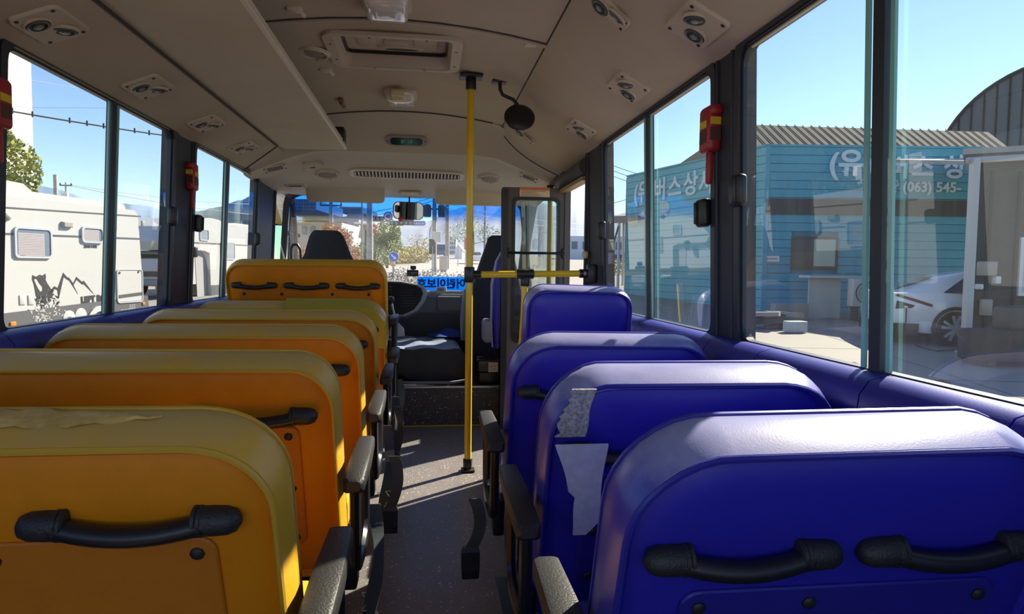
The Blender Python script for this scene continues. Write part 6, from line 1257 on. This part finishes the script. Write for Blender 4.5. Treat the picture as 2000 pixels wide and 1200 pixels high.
for i in range(16):
    p = o_+Vector((rnd.uniform(-0.5, 0.6), rnd.uniform(-0.3, 0.3), 0.06+0.28*rnd.random())); mb = MB(); mb.box((0, 0, 0), (rnd.uniform(0.25, 0.8), rnd.uniform(0.1, 0.25), rnd.uniform(0.05, 0.12)), M=Matrix.Translation(p) @ Matrix.Rotation(rnd.uniform(-0.7, 0.7), 4, 'Z') @ Matrix.Rotation(rnd.uniform(-.15, .15), 4, 'Y')); mb.build('scrap_piece', (DK, DGREY, mat('grey_timber', (0.26, 0.25, 0.24), 0.9))[i % 3], jk)
mb = MB(); q = gpix(1528, 646); mb.rbox(q+Vector((0.1, -0.35, 0.12)), (0.45, 0.25, 0.24), 0.02); tag(mb.build('concrete_block', mat('pale_blue_block', (0.42, 0.48, 0.52), 0.7)), 'pale grey-blue block standing before the scrap pile', 'block')
mb = MB(); q = gpix(1546, 628); mb.rbox(q+Vector((0.1, 0.3, 0.22)), (0.9, 0.3, 0.44), 0.02); tag(mb.build('low_wall_block', MATS['grey_timber'] if 'grey_timber' in MATS else DK), 'low grey block behind the scrap pile at the office wall', 'block')
for i, (px, py, lb) in enumerate(((1670, 716, 'rusty iron hook lying on the sunlit concrete'), (1840, 752, 'rusty iron hook lying on the shaded concrete'))):
    q = gpix(px, py); mb = MB(); mb.tube([q+Vector(v) for v in ((-0.13, 0.0, 0.02), (-0.08, 0.06, 0.05), (0.02, 0.05, 0.05), (0.07, 0.0, 0.03), (0.13, 0.02, 0.02))], 0.013, 6); mb.tube([q+Vector(v) for v in ((-0.10, -0.03, 0.02), (0.10, -0.03, 0.02))], 0.011, 6); mb.box(q+Vector((0, 0, 0.012)), (0.16, 0.05, 0.02)); tag(mb.build('ground_hook', mat('rusty_iron', (0.20, 0.10, 0.06), 0.8)), lb, 'hook', 'iron hooks set in the yard')
# white car, charging, seen from its rear quarter
CARW = mat('white_car_paint', (0.78, 0.79, 0.78), 0.25, coat=0.6); CARG = mat('car_glass', (0.03, 0.05, 0.09), 0.04, coat=0.6); CARB = mat('car_black_trim', (0.015, 0.014, 0.015), 0.4); CARR = mat('car_tail_lamp', (0.16, 0.01, 0.02), 0.25)
wc_ = gpix(1864, 677); hd_ = Vector((0.945, -0.327, 0)).normalized(); ln_ = Vector((-hd_.y, hd_.x, 0)); oC = wc_-hd_*1.22+ln_*0.92; oC.z = gz(wc_.x, wc_.y)
MCa = frameM(oC, hd_, ln_); car = thing('hatchback_car', 'white electric hatchback car parked beside the shed, charging cable plugged in', 'car', oC)
def xs_car(x, zb, zs, zr, wb, wr, ws=None):
    """half outline to full ring: sill, belt, roof"""
    h = [(wb*0.92, zb), (wb, zb+0.18), (wb*1.0, zs-0.22), (wb*0.965, zs), (wr, max(zs+0.01, zr-0.10)), (wr*0.86, zr-0.02), (wr*0.4, zr)]
    return [MCa @ Vector((x, y, z)) for y, z in h]+[MCa @ Vector((x, -y, z)) for y, z in h[::-1]]
st_ = [(0.0, 0.42, 0.88, 0.92, 0.78, 0.74), (0.03, 0.34, 0.98, 1.01, 0.84, 0.78), (0.12, 0.30, 1.00, 1.05, 0.89, 0.80), (0.35, 0.26, 1.01, 1.12, 0.92, 0.74), (0.90, 0.22, 1.01, 1.31, 0.935, 0.66), (1.50, 0.20, 0.99, 1.43, 0.94, 0.64), (2.2, 0.20, 0.96, 1.50, 0.935, 0.65), (2.6, 0.20, 0.95, 1.47, 0.93, 0.64), (3.2, 0.20, 0.95, 1.20, 0.925, 0.70), (3.6, 0.22, 0.93, 0.99, 0.92, 0.80), (4.45, 0.25, 0.82, 0.86, 0.88, 0.74), (4.80, 0.34, 0.66, 0.70, 0.74, 0.62)]
mb = MB(); mb.loft([xs_car(*s) for s in st_]); mb.build('car_body', CARW, car)
def cpoly(pts, name, m, th=0.006, side=-1):
    vs = [MCa @ Vector(p) for p in pts]; c_ = sum(vs, Vector())/len(vs); nrm = (vs[1]-vs[0]).cross(vs[2]-vs[0]).normalized()
    if nrm.dot(EYE-c_) < 0: nrm = -nrm
    mb = MB(); n = len(vs); mb.add([v+nrm*0.004 for v in vs]+[v+nrm*(0.004+th) for v in vs], [tuple(range(n)), tuple(range(n, 2*n))]+[(i, (i+1) % n, n+(i+1) % n, n+i) for i in range(n)]); return mb.build(name, m, car)
cpoly([(0.22, -0.66, 1.085), (0.22, 0.66, 1.085), (0.90, 0.58, 1.315), (0.90, -0.58, 1.315)], 'rear_glass', CARG, 0.012)
cpoly([(1.0, -0.905, 1.02), (1.35, -0.912, 1.01), (2.9, -0.905, 0.98), (2.55, -0.655, 1.38), (1.5, -0.655, 1.36)], 'side_glass', CARG, 0.01)
cpoly([(0.02, -0.80, 0.88), (0.02, 0.80, 0.88), (0.02, 0.80, 0.93), (0.02, -0.80, 0.93)], 'lamp_bar', CARR)
cpoly([(0.16, -0.90, 0.965), (0.55, -0.935, 0.84), (0.80, -0.945, 0.76), (0.80, -0.945, 0.80), (0.50, -0.935, 0.90), (0.20, -0.905, 0.995)], 'tail_lamp', CARR, 0.012)
cpoly([(0.18, -0.912, 0.86), (0.50, -0.938, 0.77), (0.44, -0.938, 0.72), (0.16, -0.912, 0.70)], 'charge_port', CARB, 0.006)
cpoly([(0.30, -0.932, 0.765), (0.36, -0.934, 0.760), (0.36, -0.934, 0.715), (0.30, -0.932, 0.715)], 'charge_plug', LIP, 0.05)
mb = MB(); mb.loft([[MCa @ Vector((x, y, z)) for y, z in ((-0.88*s, 0.20), (0.88*s, 0.20), (0.90*s, 0.42), (-0.90*s, 0.42))] for x, s in ((-0.02, 0.92), (0.10, 1.03), (0.50, 1.055), (0.58, 1.045))], smooth=False); mb.build('rear_bumper', CARB, car)
cpoly([(-0.022, -0.28, 0.62), (-0.022, 0.28, 0.62), (-0.022, 0.28, 0.74), (-0.022, -0.28, 0.74)], 'number_plate', mat('pale_blue_plate', (0.45, 0.65, 0.75), 0.4))
mb = MB(); mb.box((2.2, -0.935, 0.27), (2.0, 0.04, 0.16), M=MCa); mb.build('side_skirt', CARB, car)
for x in (1.22, 4.0):
    for s in (-1, 1):
        wcn = MCa @ Vector((x, s*0.86, 0.34)); Mw = frameM(wcn, hd_, (0, 0, 1)) if s < 0 else frameM(wcn, -hd_, (0, 0, 1))
        mb = MB(); mb.lathe([(0.42, 0.045), (0.42, 0.095), (0.355, 0.105), (0.355, 0.045)], 26, M=Mw, cap=False); mb.build('wheel_arch', CARB, car)
        mb = MB(); mb.lathe([(0.29, -0.11), (0.33, -0.08), (0.34, 0.0), (0.33, 0.085), (0.28, 0.105), (0.255, 0.085), (0.03, 0.075)], 26, M=Mw); wo_ = mb.build('wheel', TYRE, car)
        mb = MB()
        for k_ in range(5):
            a = 2*PI*k_/5+0.3; u = Vector((math.cos(a), math.sin(a), 0)); v = Vector((-u.y, u.x, 0)); pl2 = [u*0.04+v*0.03, u*0.245+v*0.085, u*0.25+v*0.03, u*0.12, u*0.25-v*0.03, u*0.245-v*0.085, u*0.04-v*0.03]
            mb.prism([(p.x, p.y) for p in pl2], 0.086, 0.104, M=Mw)
        mb.lathe([(0.05, 0.08), (0.05, 0.106), (0.01, 0.108)], 12, M=Mw); mb.build('alloy_spokes', mat('silver_alloy', (0.70, 0.71, 0.72), 0.3, metal=0.5), wo_)
cpl = MCa @ Vector((0.33, -0.99, 0.72)); c2_ = gpix(1786, 660); cbl = MB(); cbl.tube([cpl, cpl+Vector((0, 0, -0.3)), Vector((c2_.x, c2_.y, c2_.z+0.02)), gpix(1790, 678)+Vector((0, 0, 0.02)), gpix(1830, 688)+Vector((0, 0, 0.02)), gpix(1880, 684)+Vector((0, 0, 0.02)), gpix(1960, 700)+Vector((0, 0, 0.02))], 0.014, 6); tag(cbl.build('charging_cable', BLACK), 'black charging cable from the car lying on the concrete', 'cable')
# ------------------------------------------------------------------ ahead: the street through the windscreen
PWH = mat('sunlit_cream_wall', (0.50, 0.48, 0.43), 0.8, noise=0.2, nscale=0.5, col2=(0.46, 0.43, 0.38)); PGR = mat('street_grey_wall', (0.34, 0.35, 0.38), 0.8)
rd = MB(); pts_ = [(620, 528), (760, 533), (830, 545), (960, 548), (1010, 530), (975, 514), (930, 507), (880, 504), (845, 508), (800, 520), (700, 522)]
rv_ = [gpix(*p) for p in pts_]; rd.add([p+Vector((0, 0, 0.02)) for p in rv_], [tuple(range(len(rv_)))]); o = rd.build('road', mat('sunlit_road', (0.36, 0.335, 0.30), 0.9, noise=0.3, nscale=0.15, col2=(0.30, 0.28, 0.25))); o['kind'] = 'structure'; o['label'] = 'pale sunlit road curving ahead of the windscreen'
def housebox(name, label, px0, px1, yt, D, dep, m, cat='building'):
    a, b = gp(px0, D), gp(px1, D); t = at_depth((px0+px1)/2, yt, D).z; o = thing(name, label, cat, (a+b)/2); dn2 = Vector((-(b-a).y, (b-a).x, 0)).normalized(); mb = MB(); wallbox(mb, a, b, dn2, dep, min(a.z, b.z)-1, t); mb.build('wall', m, o); return o, a, b, t, frameM((a.x, a.y, 0), b-a, (0, 0, 1))
h1, a1, b1, t1, Mh1 = housebox('arched_house', 'cream building with arched windows and a sign band, left through the windscreen', 560, 668, 435, 50, 8, PWH)
def hq(Mx, P0, px, py): p = at_plane(px, py, P0, Mx.to_3x3() @ Vector((0, 0, 1))); q = Mx.inverted() @ p; return q.x, q.y
for px in (594, 611, 634):
    q0, q1 = hq(Mh1, a1, px-4.5, 458), hq(Mh1, a1, px+4.5, 441); w_ = q1[0]-q0[0]; pol = [(q0[0], q0[1]), (q1[0], q0[1])]+[((q0[0]+q1[0])/2+w_/2*math.cos(R(t)), q1[1]-w_/2+w_/2*math.sin(R(t))) for t in range(0, 181, 20)]
    mb = MB(); mb.prism(pol, 0.0, 0.06, M=Mh1); mb.build('arched_window', mat('dark_window', (0.12, 0.16, 0.20), 0.2), h1)
q0, q1 = hq(Mh1, a1, 592, 437), hq(Mh1, a1, 650, 424); mb = MB(); mb.box(((q0[0]+q1[0])/2, (q0[1]+q1[1])/2, 0.08), (q1[0]-q0[0], q1[1]-q0[1], 0.10), M=Mh1); sb_ = mb.build('sign_band', mat('yellow_green_band', (0.58, 0.58, 0.34), 0.7), h1)
rnd = random.Random(3); mb = MB()
for i in range(11):
    for s in range(2): mb.box((q0[0]+0.25+(q1[0]-q0[0]-0.4)*i/11, (q0[1]+q1[1])/2+(s-0.5)*0.16, 0.14), (0.10 if s else 0.18, 0.05 if s else 0.16, 0.01), M=Mh1)
mb.build('sign_marks', mat('brown_sign_print', (0.22, 0.16, 0.10), 0.7), sb_)
q0, q1 = hq(Mh1, a1, 575, 421), hq(Mh1, a1, 660, 405); mb = MB(); mb.box(((q0[0]+q1[0])/2, (q0[1]+q1[1])/2, 2.0), (q1[0]-q0[0], q1[1]-q0[1], 7.0), M=Mh1); rf_ = mb.build('roof', mat('dark_blue_roof', (0.10, 0.12, 0.16), 0.6), h1)
mb = MB()
for i in range(9): mb.box((q0[0]+(q1[0]-q0[0])*i/8, (q0[1]+q1[1])/2, 5.56), (0.05, q1[1]-q0[1], 0.06), M=Mh1)
for j in range(4): mb.box(((q0[0]+q1[0])/2, q0[1]+(q1[1]-q0[1])*j/3, 5.56), (q1[0]-q0[0], 0.05, 0.06), M=Mh1)
mb.build('roof_batten', MGREY, rf_)
h2, a2, b2, t2, Mh2 = housebox('grey_tower', 'grey flat-roofed stair tower behind the orange tree', 678, 701, 412, 60, 5, PGR)
mb = MB(); mb.box(((b2-a2).length/2, t2, -2.4), ((b2-a2).length+1.0, 0.5, 6.5), M=Mh2); mb.build('roof', mat('dark_cap', (0.10, 0.11, 0.13), 0.6), h2)
h3, a3, b3, t3, Mh3 = housebox('long_house', 'low cream house between the tower and the cream building', 650, 682, 424, 62, 6, PWH)
mb = MB(); q0 = hq(Mh3, a3, 655, 437); mb.box((0.8, q0[1], 0.05), (1.5, 0.3, 0.1), M=Mh3); mb.build('window', MATS['dark_window'], h3)
h4, a4, b4, t4, Mh4 = housebox('white_shop', 'white shop front with a pale canopy behind the concrete pole', 704, 735, 440, 58, 5, PWH)
mb = MB(); q0 = hq(Mh4, a4, 706, 470); mb.box((0.9, q0[1], 0.05), (0.9, 1.6, 0.1), M=Mh4); mb.build('window', MATS['dark_window'], h4)
mb = MB(); mb.box(((b4-a4).length/2, t4+0.06, 0.5), ((b4-a4).length+0.4, 0.14, 2.0), M=Mh4); mb.build('canopy', mat('white_canopy', (0.78, 0.76, 0.70), 0.6), h4)
hs5, a5, b5, t5, Mh5 = housebox('white_chapel', 'small white gabled house right of the blue truck', 888, 902, 490, 95, 5, mat('white_house', (0.78, 0.78, 0.76), 0.7))
L5 = (b5-a5).length; mb = MB(); mb.prism([(-0.2, t5), (L5+0.2, t5), (L5/2, t5+0.9)], -5.0, 0.1, M=Mh5); mb.build('roof', MATS['white_house'], hs5)
hs6, a6, b6, t6_, Mh6 = housebox('pale_apartment', 'pale multi-storey block right of the utility poles', 876, 890, 468, 150, 8, mat('pale_block_wall', (0.60, 0.62, 0.66), 0.8))
mb = MB(); L6 = (b6-a6).length
for i in range(3):
    for j in range(4): mb.box((L6*(0.2+0.3*i), t6_-0.8-1.0*j, 0.04), (L6*0.16, 0.5, 0.08), M=Mh6)
mb.build('window', MATS['dark_window'], hs6)
tree('orange tree behind the driver headrest', gp(661, 44), 3.0, [((0, 0, 2.4), (0.7, 0.6, 0.55)), ((-0.55, 0, 2.7), (0.45, 0.5, 0.45)), ((0.5, 0, 2.1), (0.45, 0.4, 0.5)), ((0.7, 0, 1.2), (0.5, 0.4, 0.6))], L_O, 600, 0.085, 31)
tree('round green tree in the middle of the windscreen', gp(756, 52), 4.0, [((0, 0, 2.9), (0.85, 0.8, 1.0)), ((0.25, 0, 1.9), (0.95, 0.8, 0.9)), ((-0.55, 0, 2.1), (0.6, 0.6, 0.9)), ((0.6, 0, 2.7), (0.45, 0.5, 0.7))], L_G, 900, 0.10, 32)
tree('pale hazy tree on the slope right of the mirror', gp(925, 130), 7.0, [((0, 0, 6.0), (3.0, 2.5, 2.2)), ((-3.2, 0, 4.2), (3.0, 2, 1.8)), ((3.0, 0, 4.0), (2.6, 2, 1.8))], L_G, 260, 0.22, 33)
tree('low pale tree beside the blue direction sign', gp(815, 110), 4.0, [((0, 0, 2.4), (1.8, 1.5, 1.4)), ((2.0, 0, 2.0), (1.6, 1.2, 1.2))], L_H, 220, 0.16, 34)
shrub('clipped yellow-green hedge across the middle of the windscreen', [gp(752, 61), gp(780, 66), gp(826, 70)], 1.75, 1.0, L_H, 700, 0.10, 41)
shrub('reddish hedge below the orange tree at the left of the windscreen', [gp(560, 46), gp(600, 46), gp(690, 48)], 1.5, 0.7, L_O, 350, 0.09, 42)
shrub('tangled bushes behind the concrete pole', [gp(690, 50), gp(742, 51)], 1.9, 0.7, L_G, 500, 0.09, 45)
shrub('bare grey twig hedge above the dashboard', [gp(745, 19), gp(830, 18.5), gp(905, 18.5), gp(990, 18)], 1.08, 0.34, L_T, 520, 0.042, 43)
upole('nearest thick concrete pole left of centre in the windscreen', 722, 34, 330, 0.155, ((0.9, 1.6),))
upole('wood-dark pole with crossarms left of the grey tower', 647, 44, 372, 0.14, ((0.4, 1.4), (1.0, 1.4)))
upole('pole with transformer boxes right of the mirror', 848, 43, 372, 0.15, ((0.5, 2.0), (1.2, 1.5)), lambda o, b, t: (lambda mb: (mb.lathe([(0.22, 0), (0.24, 0.1), (0.24, 0.7), (0.1, 0.8)], 12, M=Matrix.Translation((b.x+0.45, b.y, t.z-1.7))), mb.lathe([(0.22, 0), (0.24, 0.1), (0.24, 0.7), (0.1, 0.8)], 12, M=Matrix.Translation((b.x-0.45, b.y, t.z-1.7))), mb.build('transformer', DGREY, o)))(MB()))
upole('plain concrete pole just right of the transformer pole', 873, 52, 378, 0.16)
upole('slim pole seen close to the yellow handrail', 946, 75, 395, 0.12, ((0.4, 1.2),))
upole('thin signal post beside the grey tower', 707, 40, 395, 0.06)
SG = mat('signal_housing', (0.03, 0.032, 0.035), 0.5)
sa = thing('signal_arm', 'long thin traffic signal arm with dark signal boxes', 'traffic signal', gp(722, 36))
p0, p1 = at_depth(724, 432, 40), at_depth(830, 433, 40); mb = MB(); mb.tube([p0, p1], 0.05, 8); mb.tube([gp(722, 40), at_depth(722, 428, 40)], 0.08, 8); mb.build('arm', GALV, sa)
for px, py, w_ in ((738, 427, 0.7), (775, 437, 0.8), (793, 436, 0.8), (797, 428, 0.7)):
    q = at_depth(px, py, 40); mb = MB(); mb.rbox(q+Vector((0, -0.1, 0)), (w_, 0.22, 0.24), 0.03); sgb = mb.build('signal_box', SG, sa)
    mb = MB()
    for k_ in (-0.33, 0, 0.33): mb.lathe([(0.09, 0), (0.08, 0.02), (0.01, 0.03)], 10, M=frameM(q+Vector((k_*w_, -0.215, 0)), (1, 0, 0), (0, 0, 1)))
    mb.build('lens', MGREY, sgb)
def board(name, label, px, py, D, rpx, face, parts, post=True, cat='sign'):
    c = at_depth(px, py, D); r = rpx/FPX*D; o = thing(name, label, cat, (c.x, c.y, gz(c.x, c.y))); M = frameM(c, _rt*1.0-Vector((0, 0, _rt.z)), (0, 0, 1)); face(o, M, r)
    if post: mb = MB(); b = Vector((c.x, c.y+0.06, gz(c.x, c.y))); mb.tube([b, (c.x, c.y+0.06, c.z+r*0.7)], 0.035, 8); mb.build('post', GALV, o)
    return o
SWH = mat('sign_white', (0.8, 0.8, 0.8), 0.5); SRED = mat('sign_red', (0.60, 0.03, 0.04), 0.5); SBL = mat('sign_blue', (0.02, 0.16, 0.62), 0.5)
def f40(o, M, r):
    mb = MB(); mb.lathe([(r, 0), (r, 0.02), (0.001, 0.021)], 28, M=M); mb.build('sign_plate', SWH, o)
    mb = MB(); mb.lathe([(r, 0.0), (r, 0.03), (r*0.80, 0.03), (r*0.80, 0.0)], 28, M=M, cap=False); mb.build('red_ring', SRED, o)
    text_mesh('40', r*1.05, M @ Matrix.Translation((0, -r*0.03, 0.026)), 'numerals', SG, o, 0.004, 0.01)
board('speed_sign', 'round white 40 speed limit sign with red ring', 758, 423, 39.4, 9, f40, None, False)
def farr(o, M, r):
    mb = MB(); mb.lathe([(r*1.06, 0), (r*1.06, 0.015), (0.001, 0.016)], 28, M=M); mb.build('sign_rim', SWH, o)
    mb = MB(); mb.lathe([(r*0.97, 0.01), (r*0.97, 0.022), (0.001, 0.023)], 28, M=M); mb.build('sign_plate', SBL, o)
    u = Vector((0.72, -0.69)); v = Vector((0.69, 0.72)); P_ = lambda a, b: (u.x*a*r+v.x*b*r, u.y*a*r+v.y*b*r)
    mb = MB(); mb.prism([P_(-0.68, -0.13), (P_(0.18, -0.13)), P_(0.18, -0.40), P_(0.72, 0.0), P_(0.18, 0.40), P_(0.18, 0.13), P_(-0.68, 0.13)], 0.024, 0.030, M=M); mb.build('white_arrow', SWH, o)
board('arrow_sign', 'round blue sign with a white arrow pointing down right', 769, 502, 22, 9.5, farr, None)
def fdia(o, M, r):
    mb = MB(); mb.prism([(0, r), (-r, 0), (0, -r), (r, 0)], 0, 0.02, M=M); mb.build('sign_plate', mat('tan_diamond', (0.55, 0.38, 0.22), 0.6), o)
board('diamond_marker', 'small tan diamond marker under the blue arrow sign', 768, 518, 21.6, 5.5, fdia, None)
def fdir(o, M, r):
    mb = MB(); mb.prism(rrect(r*2, r*0.62, r*0.30, 5), 0, 0.02, M=M); mb.build('sign_rim', SWH, o)
    mb = MB(); mb.prism(rrect(r*1.86, r*0.50, r*0.24, 5), 0.018, 0.024, M=M); mb.build('sign_plate', SBL, o)
    mb = MB()
    for x, w_, h_ in ((-0.62, 0.20, 0.10), (-0.30, 0.16, 0.22), (-0.05, 0.10, 0.22), (0.14, 0.22, 0.08), (0.18, 0.06, 0.24), (0.48, 0.16, 0.20), (0.70, 0.14, 0.10)): mb.box((x*r, 0, 0.026), (w_*r, h_*r, 0.006), M=M)
    mb.build('sign_marks', SWH, o)
board('direction_sign', 'long blue rounded direction sign hanging under the signal arm', 818, 437, 40, 14, fdir, None, False)
def fwh(o, M, r):
    mb = MB(); mb.prism(rrect(r*2, r*1.1, 0.03, 2), 0, 0.02, M=M); mb.build('sign_plate', SWH, o); mb = MB()
    for x in (-0.5, 0, 0.5): mb.box((x*r, 0, 0.022), (r*0.3, r*0.4, 0.004), M=M)
    mb.build('sign_marks', SBL, o)
board('white_sign', 'small white sign on the thin post beside the grey tower', 686, 454, 39, 4.5, fwh, None)
board('red_white_sign', 'small red and white shop sign right of the concrete pole', 729, 447, 50, 5, lambda o, M, r: ((lambda mb: (mb.prism(rrect(r*1.8, r*3.2, 0.03, 2), 0, 0.03, M=M), mb.build('sign_plate', mat('pink_red_sign', (0.62, 0.10, 0.16), 0.6), o)))(MB()), (lambda mb: (mb.box((0, r*0.3, 0.035), (r*1.2, r*0.8, 0.01), M=M), mb.build('sign_mark', SWH, o)))(MB())), None)
board('pale_hanging_sign', 'pale rectangular sign against the hill right of the poles', 895, 430, 60, 8.5, lambda o, M, r: (lambda mb: (mb.prism(rrect(r*2, r*0.9, 0.03, 2), 0, 0.03, M=M), mb.build('sign_plate', mat('pale_blue_white', (0.66, 0.72, 0.80), 0.6), o)))(MB()), None)
board('red_banner', 'tall red and white banner next to the yellow handrail', 909, 476, 60, 3.5, lambda o, M, r: (lambda mb: (mb.box((0, 0, 0), (r*1.3, r*7, 0.04), M=M), mb.build('banner_cloth', MATS['pink_red_sign'], o)))(MB()), None)
ts = thing('traffic_light', 'black traffic light heads on the transformer pole', 'traffic signal', gp(845, 41))
q = at_depth(844, 482, 41); mb = MB(); mb.rbox(q, (0.36, 0.3, 0.9), 0.04); mb.build('signal_housing', SG, ts)
mb = MB(); mb.rbox(at_depth(853, 463, 41), (0.5, 0.3, 0.62), 0.03); mb.build('control_cabinet', mat('cream_cabinet', (0.62, 0.60, 0.54), 0.5), ts)
mb = MB(); b = gp(845, 41); mb.tube([b, (b.x, b.y, q.z)], 0.05, 8); mb.build('post', GALV, ts)
tk = thing('cargo_truck', 'blue truck coming down the street right of centre', 'truck', gp(859, 100))
b = gp(859, 100); s_ = 100/FPX; TB = mat('truck_blue', (0.03, 0.14, 0.42), 0.4)
mb = MB(); mb.rbox(b+Vector((0, 0, 1.25)), (1.9, 1.6, 1.5), 0.15); mb.build('cab', TB, tk); mb = MB(); mb.rbox(b+Vector((0, 2.8, 1.15)), (1.9, 4.0, 1.0), 0.06); mb.build('cargo_bed', TB, tk)
mb = MB(); mb.rbox(b+Vector((0, -0.82, 1.55)), (1.6, 0.06, 0.6), 0.05); mb.build('windscreen', CARG, tk); mb = MB(); mb.rbox(b+Vector((0, -0.82, 0.85)), (1.7, 0.1, 0.22), 0.04); mb.build('bumper', MGREY, tk)
for x in (-0.75, 0.75):
    for y in (0.0, 3.6): mb = MB(); mb.lathe([(0.40, -0.12), (0.42, 0), (0.40, 0.12)], 16, M=frameM(b+Vector((x, y, 0.42)), (0, 1, 0), (0, 0, 1))); mb.build('wheel', TYRE, tk)
sc_ = thing('small_car', 'distant white car beside the passenger headrest', 'car', gp(926, 70)); b = gp(926, 70)
mb = MB(); mb.rbox(b+Vector((0, 0, 0.55)), (1.6, 3.4, 0.55), 0.15); mb.build('car_body', CARW, sc_); mb = MB(); mb.rbox(b+Vector((0, 0.2, 0.98)), (1.35, 1.9, 0.45), 0.18); mb.build('cabin', CARG, sc_)
for x in (-0.7, 0.7): mb = MB(); mb.lathe([(0.28, -0.1), (0.30, 0), (0.28, 0.1)], 14, M=frameM(b+Vector((x, -1.1, 0.30)), (0, 1, 0), (0, 0, 1))); mb.build('wheel', TYRE, sc_)
sp_ = thing('sign_cabinet', 'beige roadside cabinet between the two right-hand poles', 'cabinet', gp(866, 46)); q = gp(866, 46)
mb = MB(); mb.rbox(q+Vector((0, 0, 0.62)), (0.55, 0.3, 0.95), 0.04); mb.build('body', mat('beige_cabinet', (0.50, 0.45, 0.36), 0.6), sp_); mb = MB(); mb.box(q+Vector((0, 0, 0.08)), (0.4, 0.25, 0.16)); mb.build('base', MGREY, sp_)
for lb, pa_, pb_, D1, D2 in (('upper street wire between the poles', (560, 432), (848, 385), 46, 43), ('lower street wire between the poles', (560, 440), (848, 392), 46, 43), ('wire from the transformer pole towards the right', (848, 392), (1180, 440), 43, 60), ('second wire running right from the transformer pole', (848, 400), (1180, 452), 43, 60), ('long street wire across the hill', (700, 432), (1200, 455), 60, 80)):
    wire(lb, [at_depth(*pa_, D1), at_depth(*pb_, D2)], 0.02, MATS['grey_wire'], 0.35)
for lb, pa_, pb_ in (('upper wire of the bundle over the porch canopy', (1170, 312), (1300, 352)), ('middle wire of the bundle over the porch canopy', (1170, 322), (1300, 362)), ('lower wire of the bundle over the porch canopy', (1170, 333), (1300, 372)), ('steep wire rising to the blue office', (1170, 402), (1300, 362))):
    wire(lb, [at_depth(*pa_, 28), at_depth(*pb_, 28)], 0.012, MATS['grey_wire'], 0.1)
for i, (px, D, lb, m) in enumerate(((1195, 62, 'distant silver parked car left of the office', GALV), (1215, 70, 'distant white parked car left of the office', CARW), (1243, 60, 'distant dark parked car beside the office wall', DGREY), (1208, 82, 'farthest pale parked car beyond the porch posts', CARW))):
    b = gp(px, D); o = thing('parked_car', lb, 'car', b, 0, 'parked cars left of the office'); mb = MB(); mb.rbox(b+Vector((0, 0, 0.6)), (3.6, 1.7, 0.6), 0.18); mb.build('car_body', m, o); mb = MB(); mb.rbox(b+Vector((0, 0, 1.05)), (2.0, 1.5, 0.5), 0.2); mb.build('cabin', CARG, o)
    for x in (-1.1, 1.1): mb = MB(); mb.lathe([(0.30, -0.1), (0.32, 0), (0.30, 0.1)], 14, M=frameM(b+Vector((x, -0.8, 0.31)), (1, 0, 0), (0, 0, 1))); mb.build('wheel', TYRE, o)
shrub('dry yellow scrub beyond the porch posts', [gp(1180, 45), gp(1240, 48)], 1.0, 0.8, L_H, 160, 0.08, 44)
h7, a7, b7, t7, Mh7 = housebox('grey_shed_row', 'row of pale low buildings beyond the parked cars', 1110, 1260, 462, 110, 8, mat('pale_blue_wall', (0.55, 0.60, 0.66), 0.8))
mb = MB()
for i in range(7): mb.box(((b7-a7).length*(i+0.5)/7, t7-1.5, 0.05), (0.9, 1.2, 0.1), M=Mh7)
mb.build('window', MATS['dark_window'], h7)
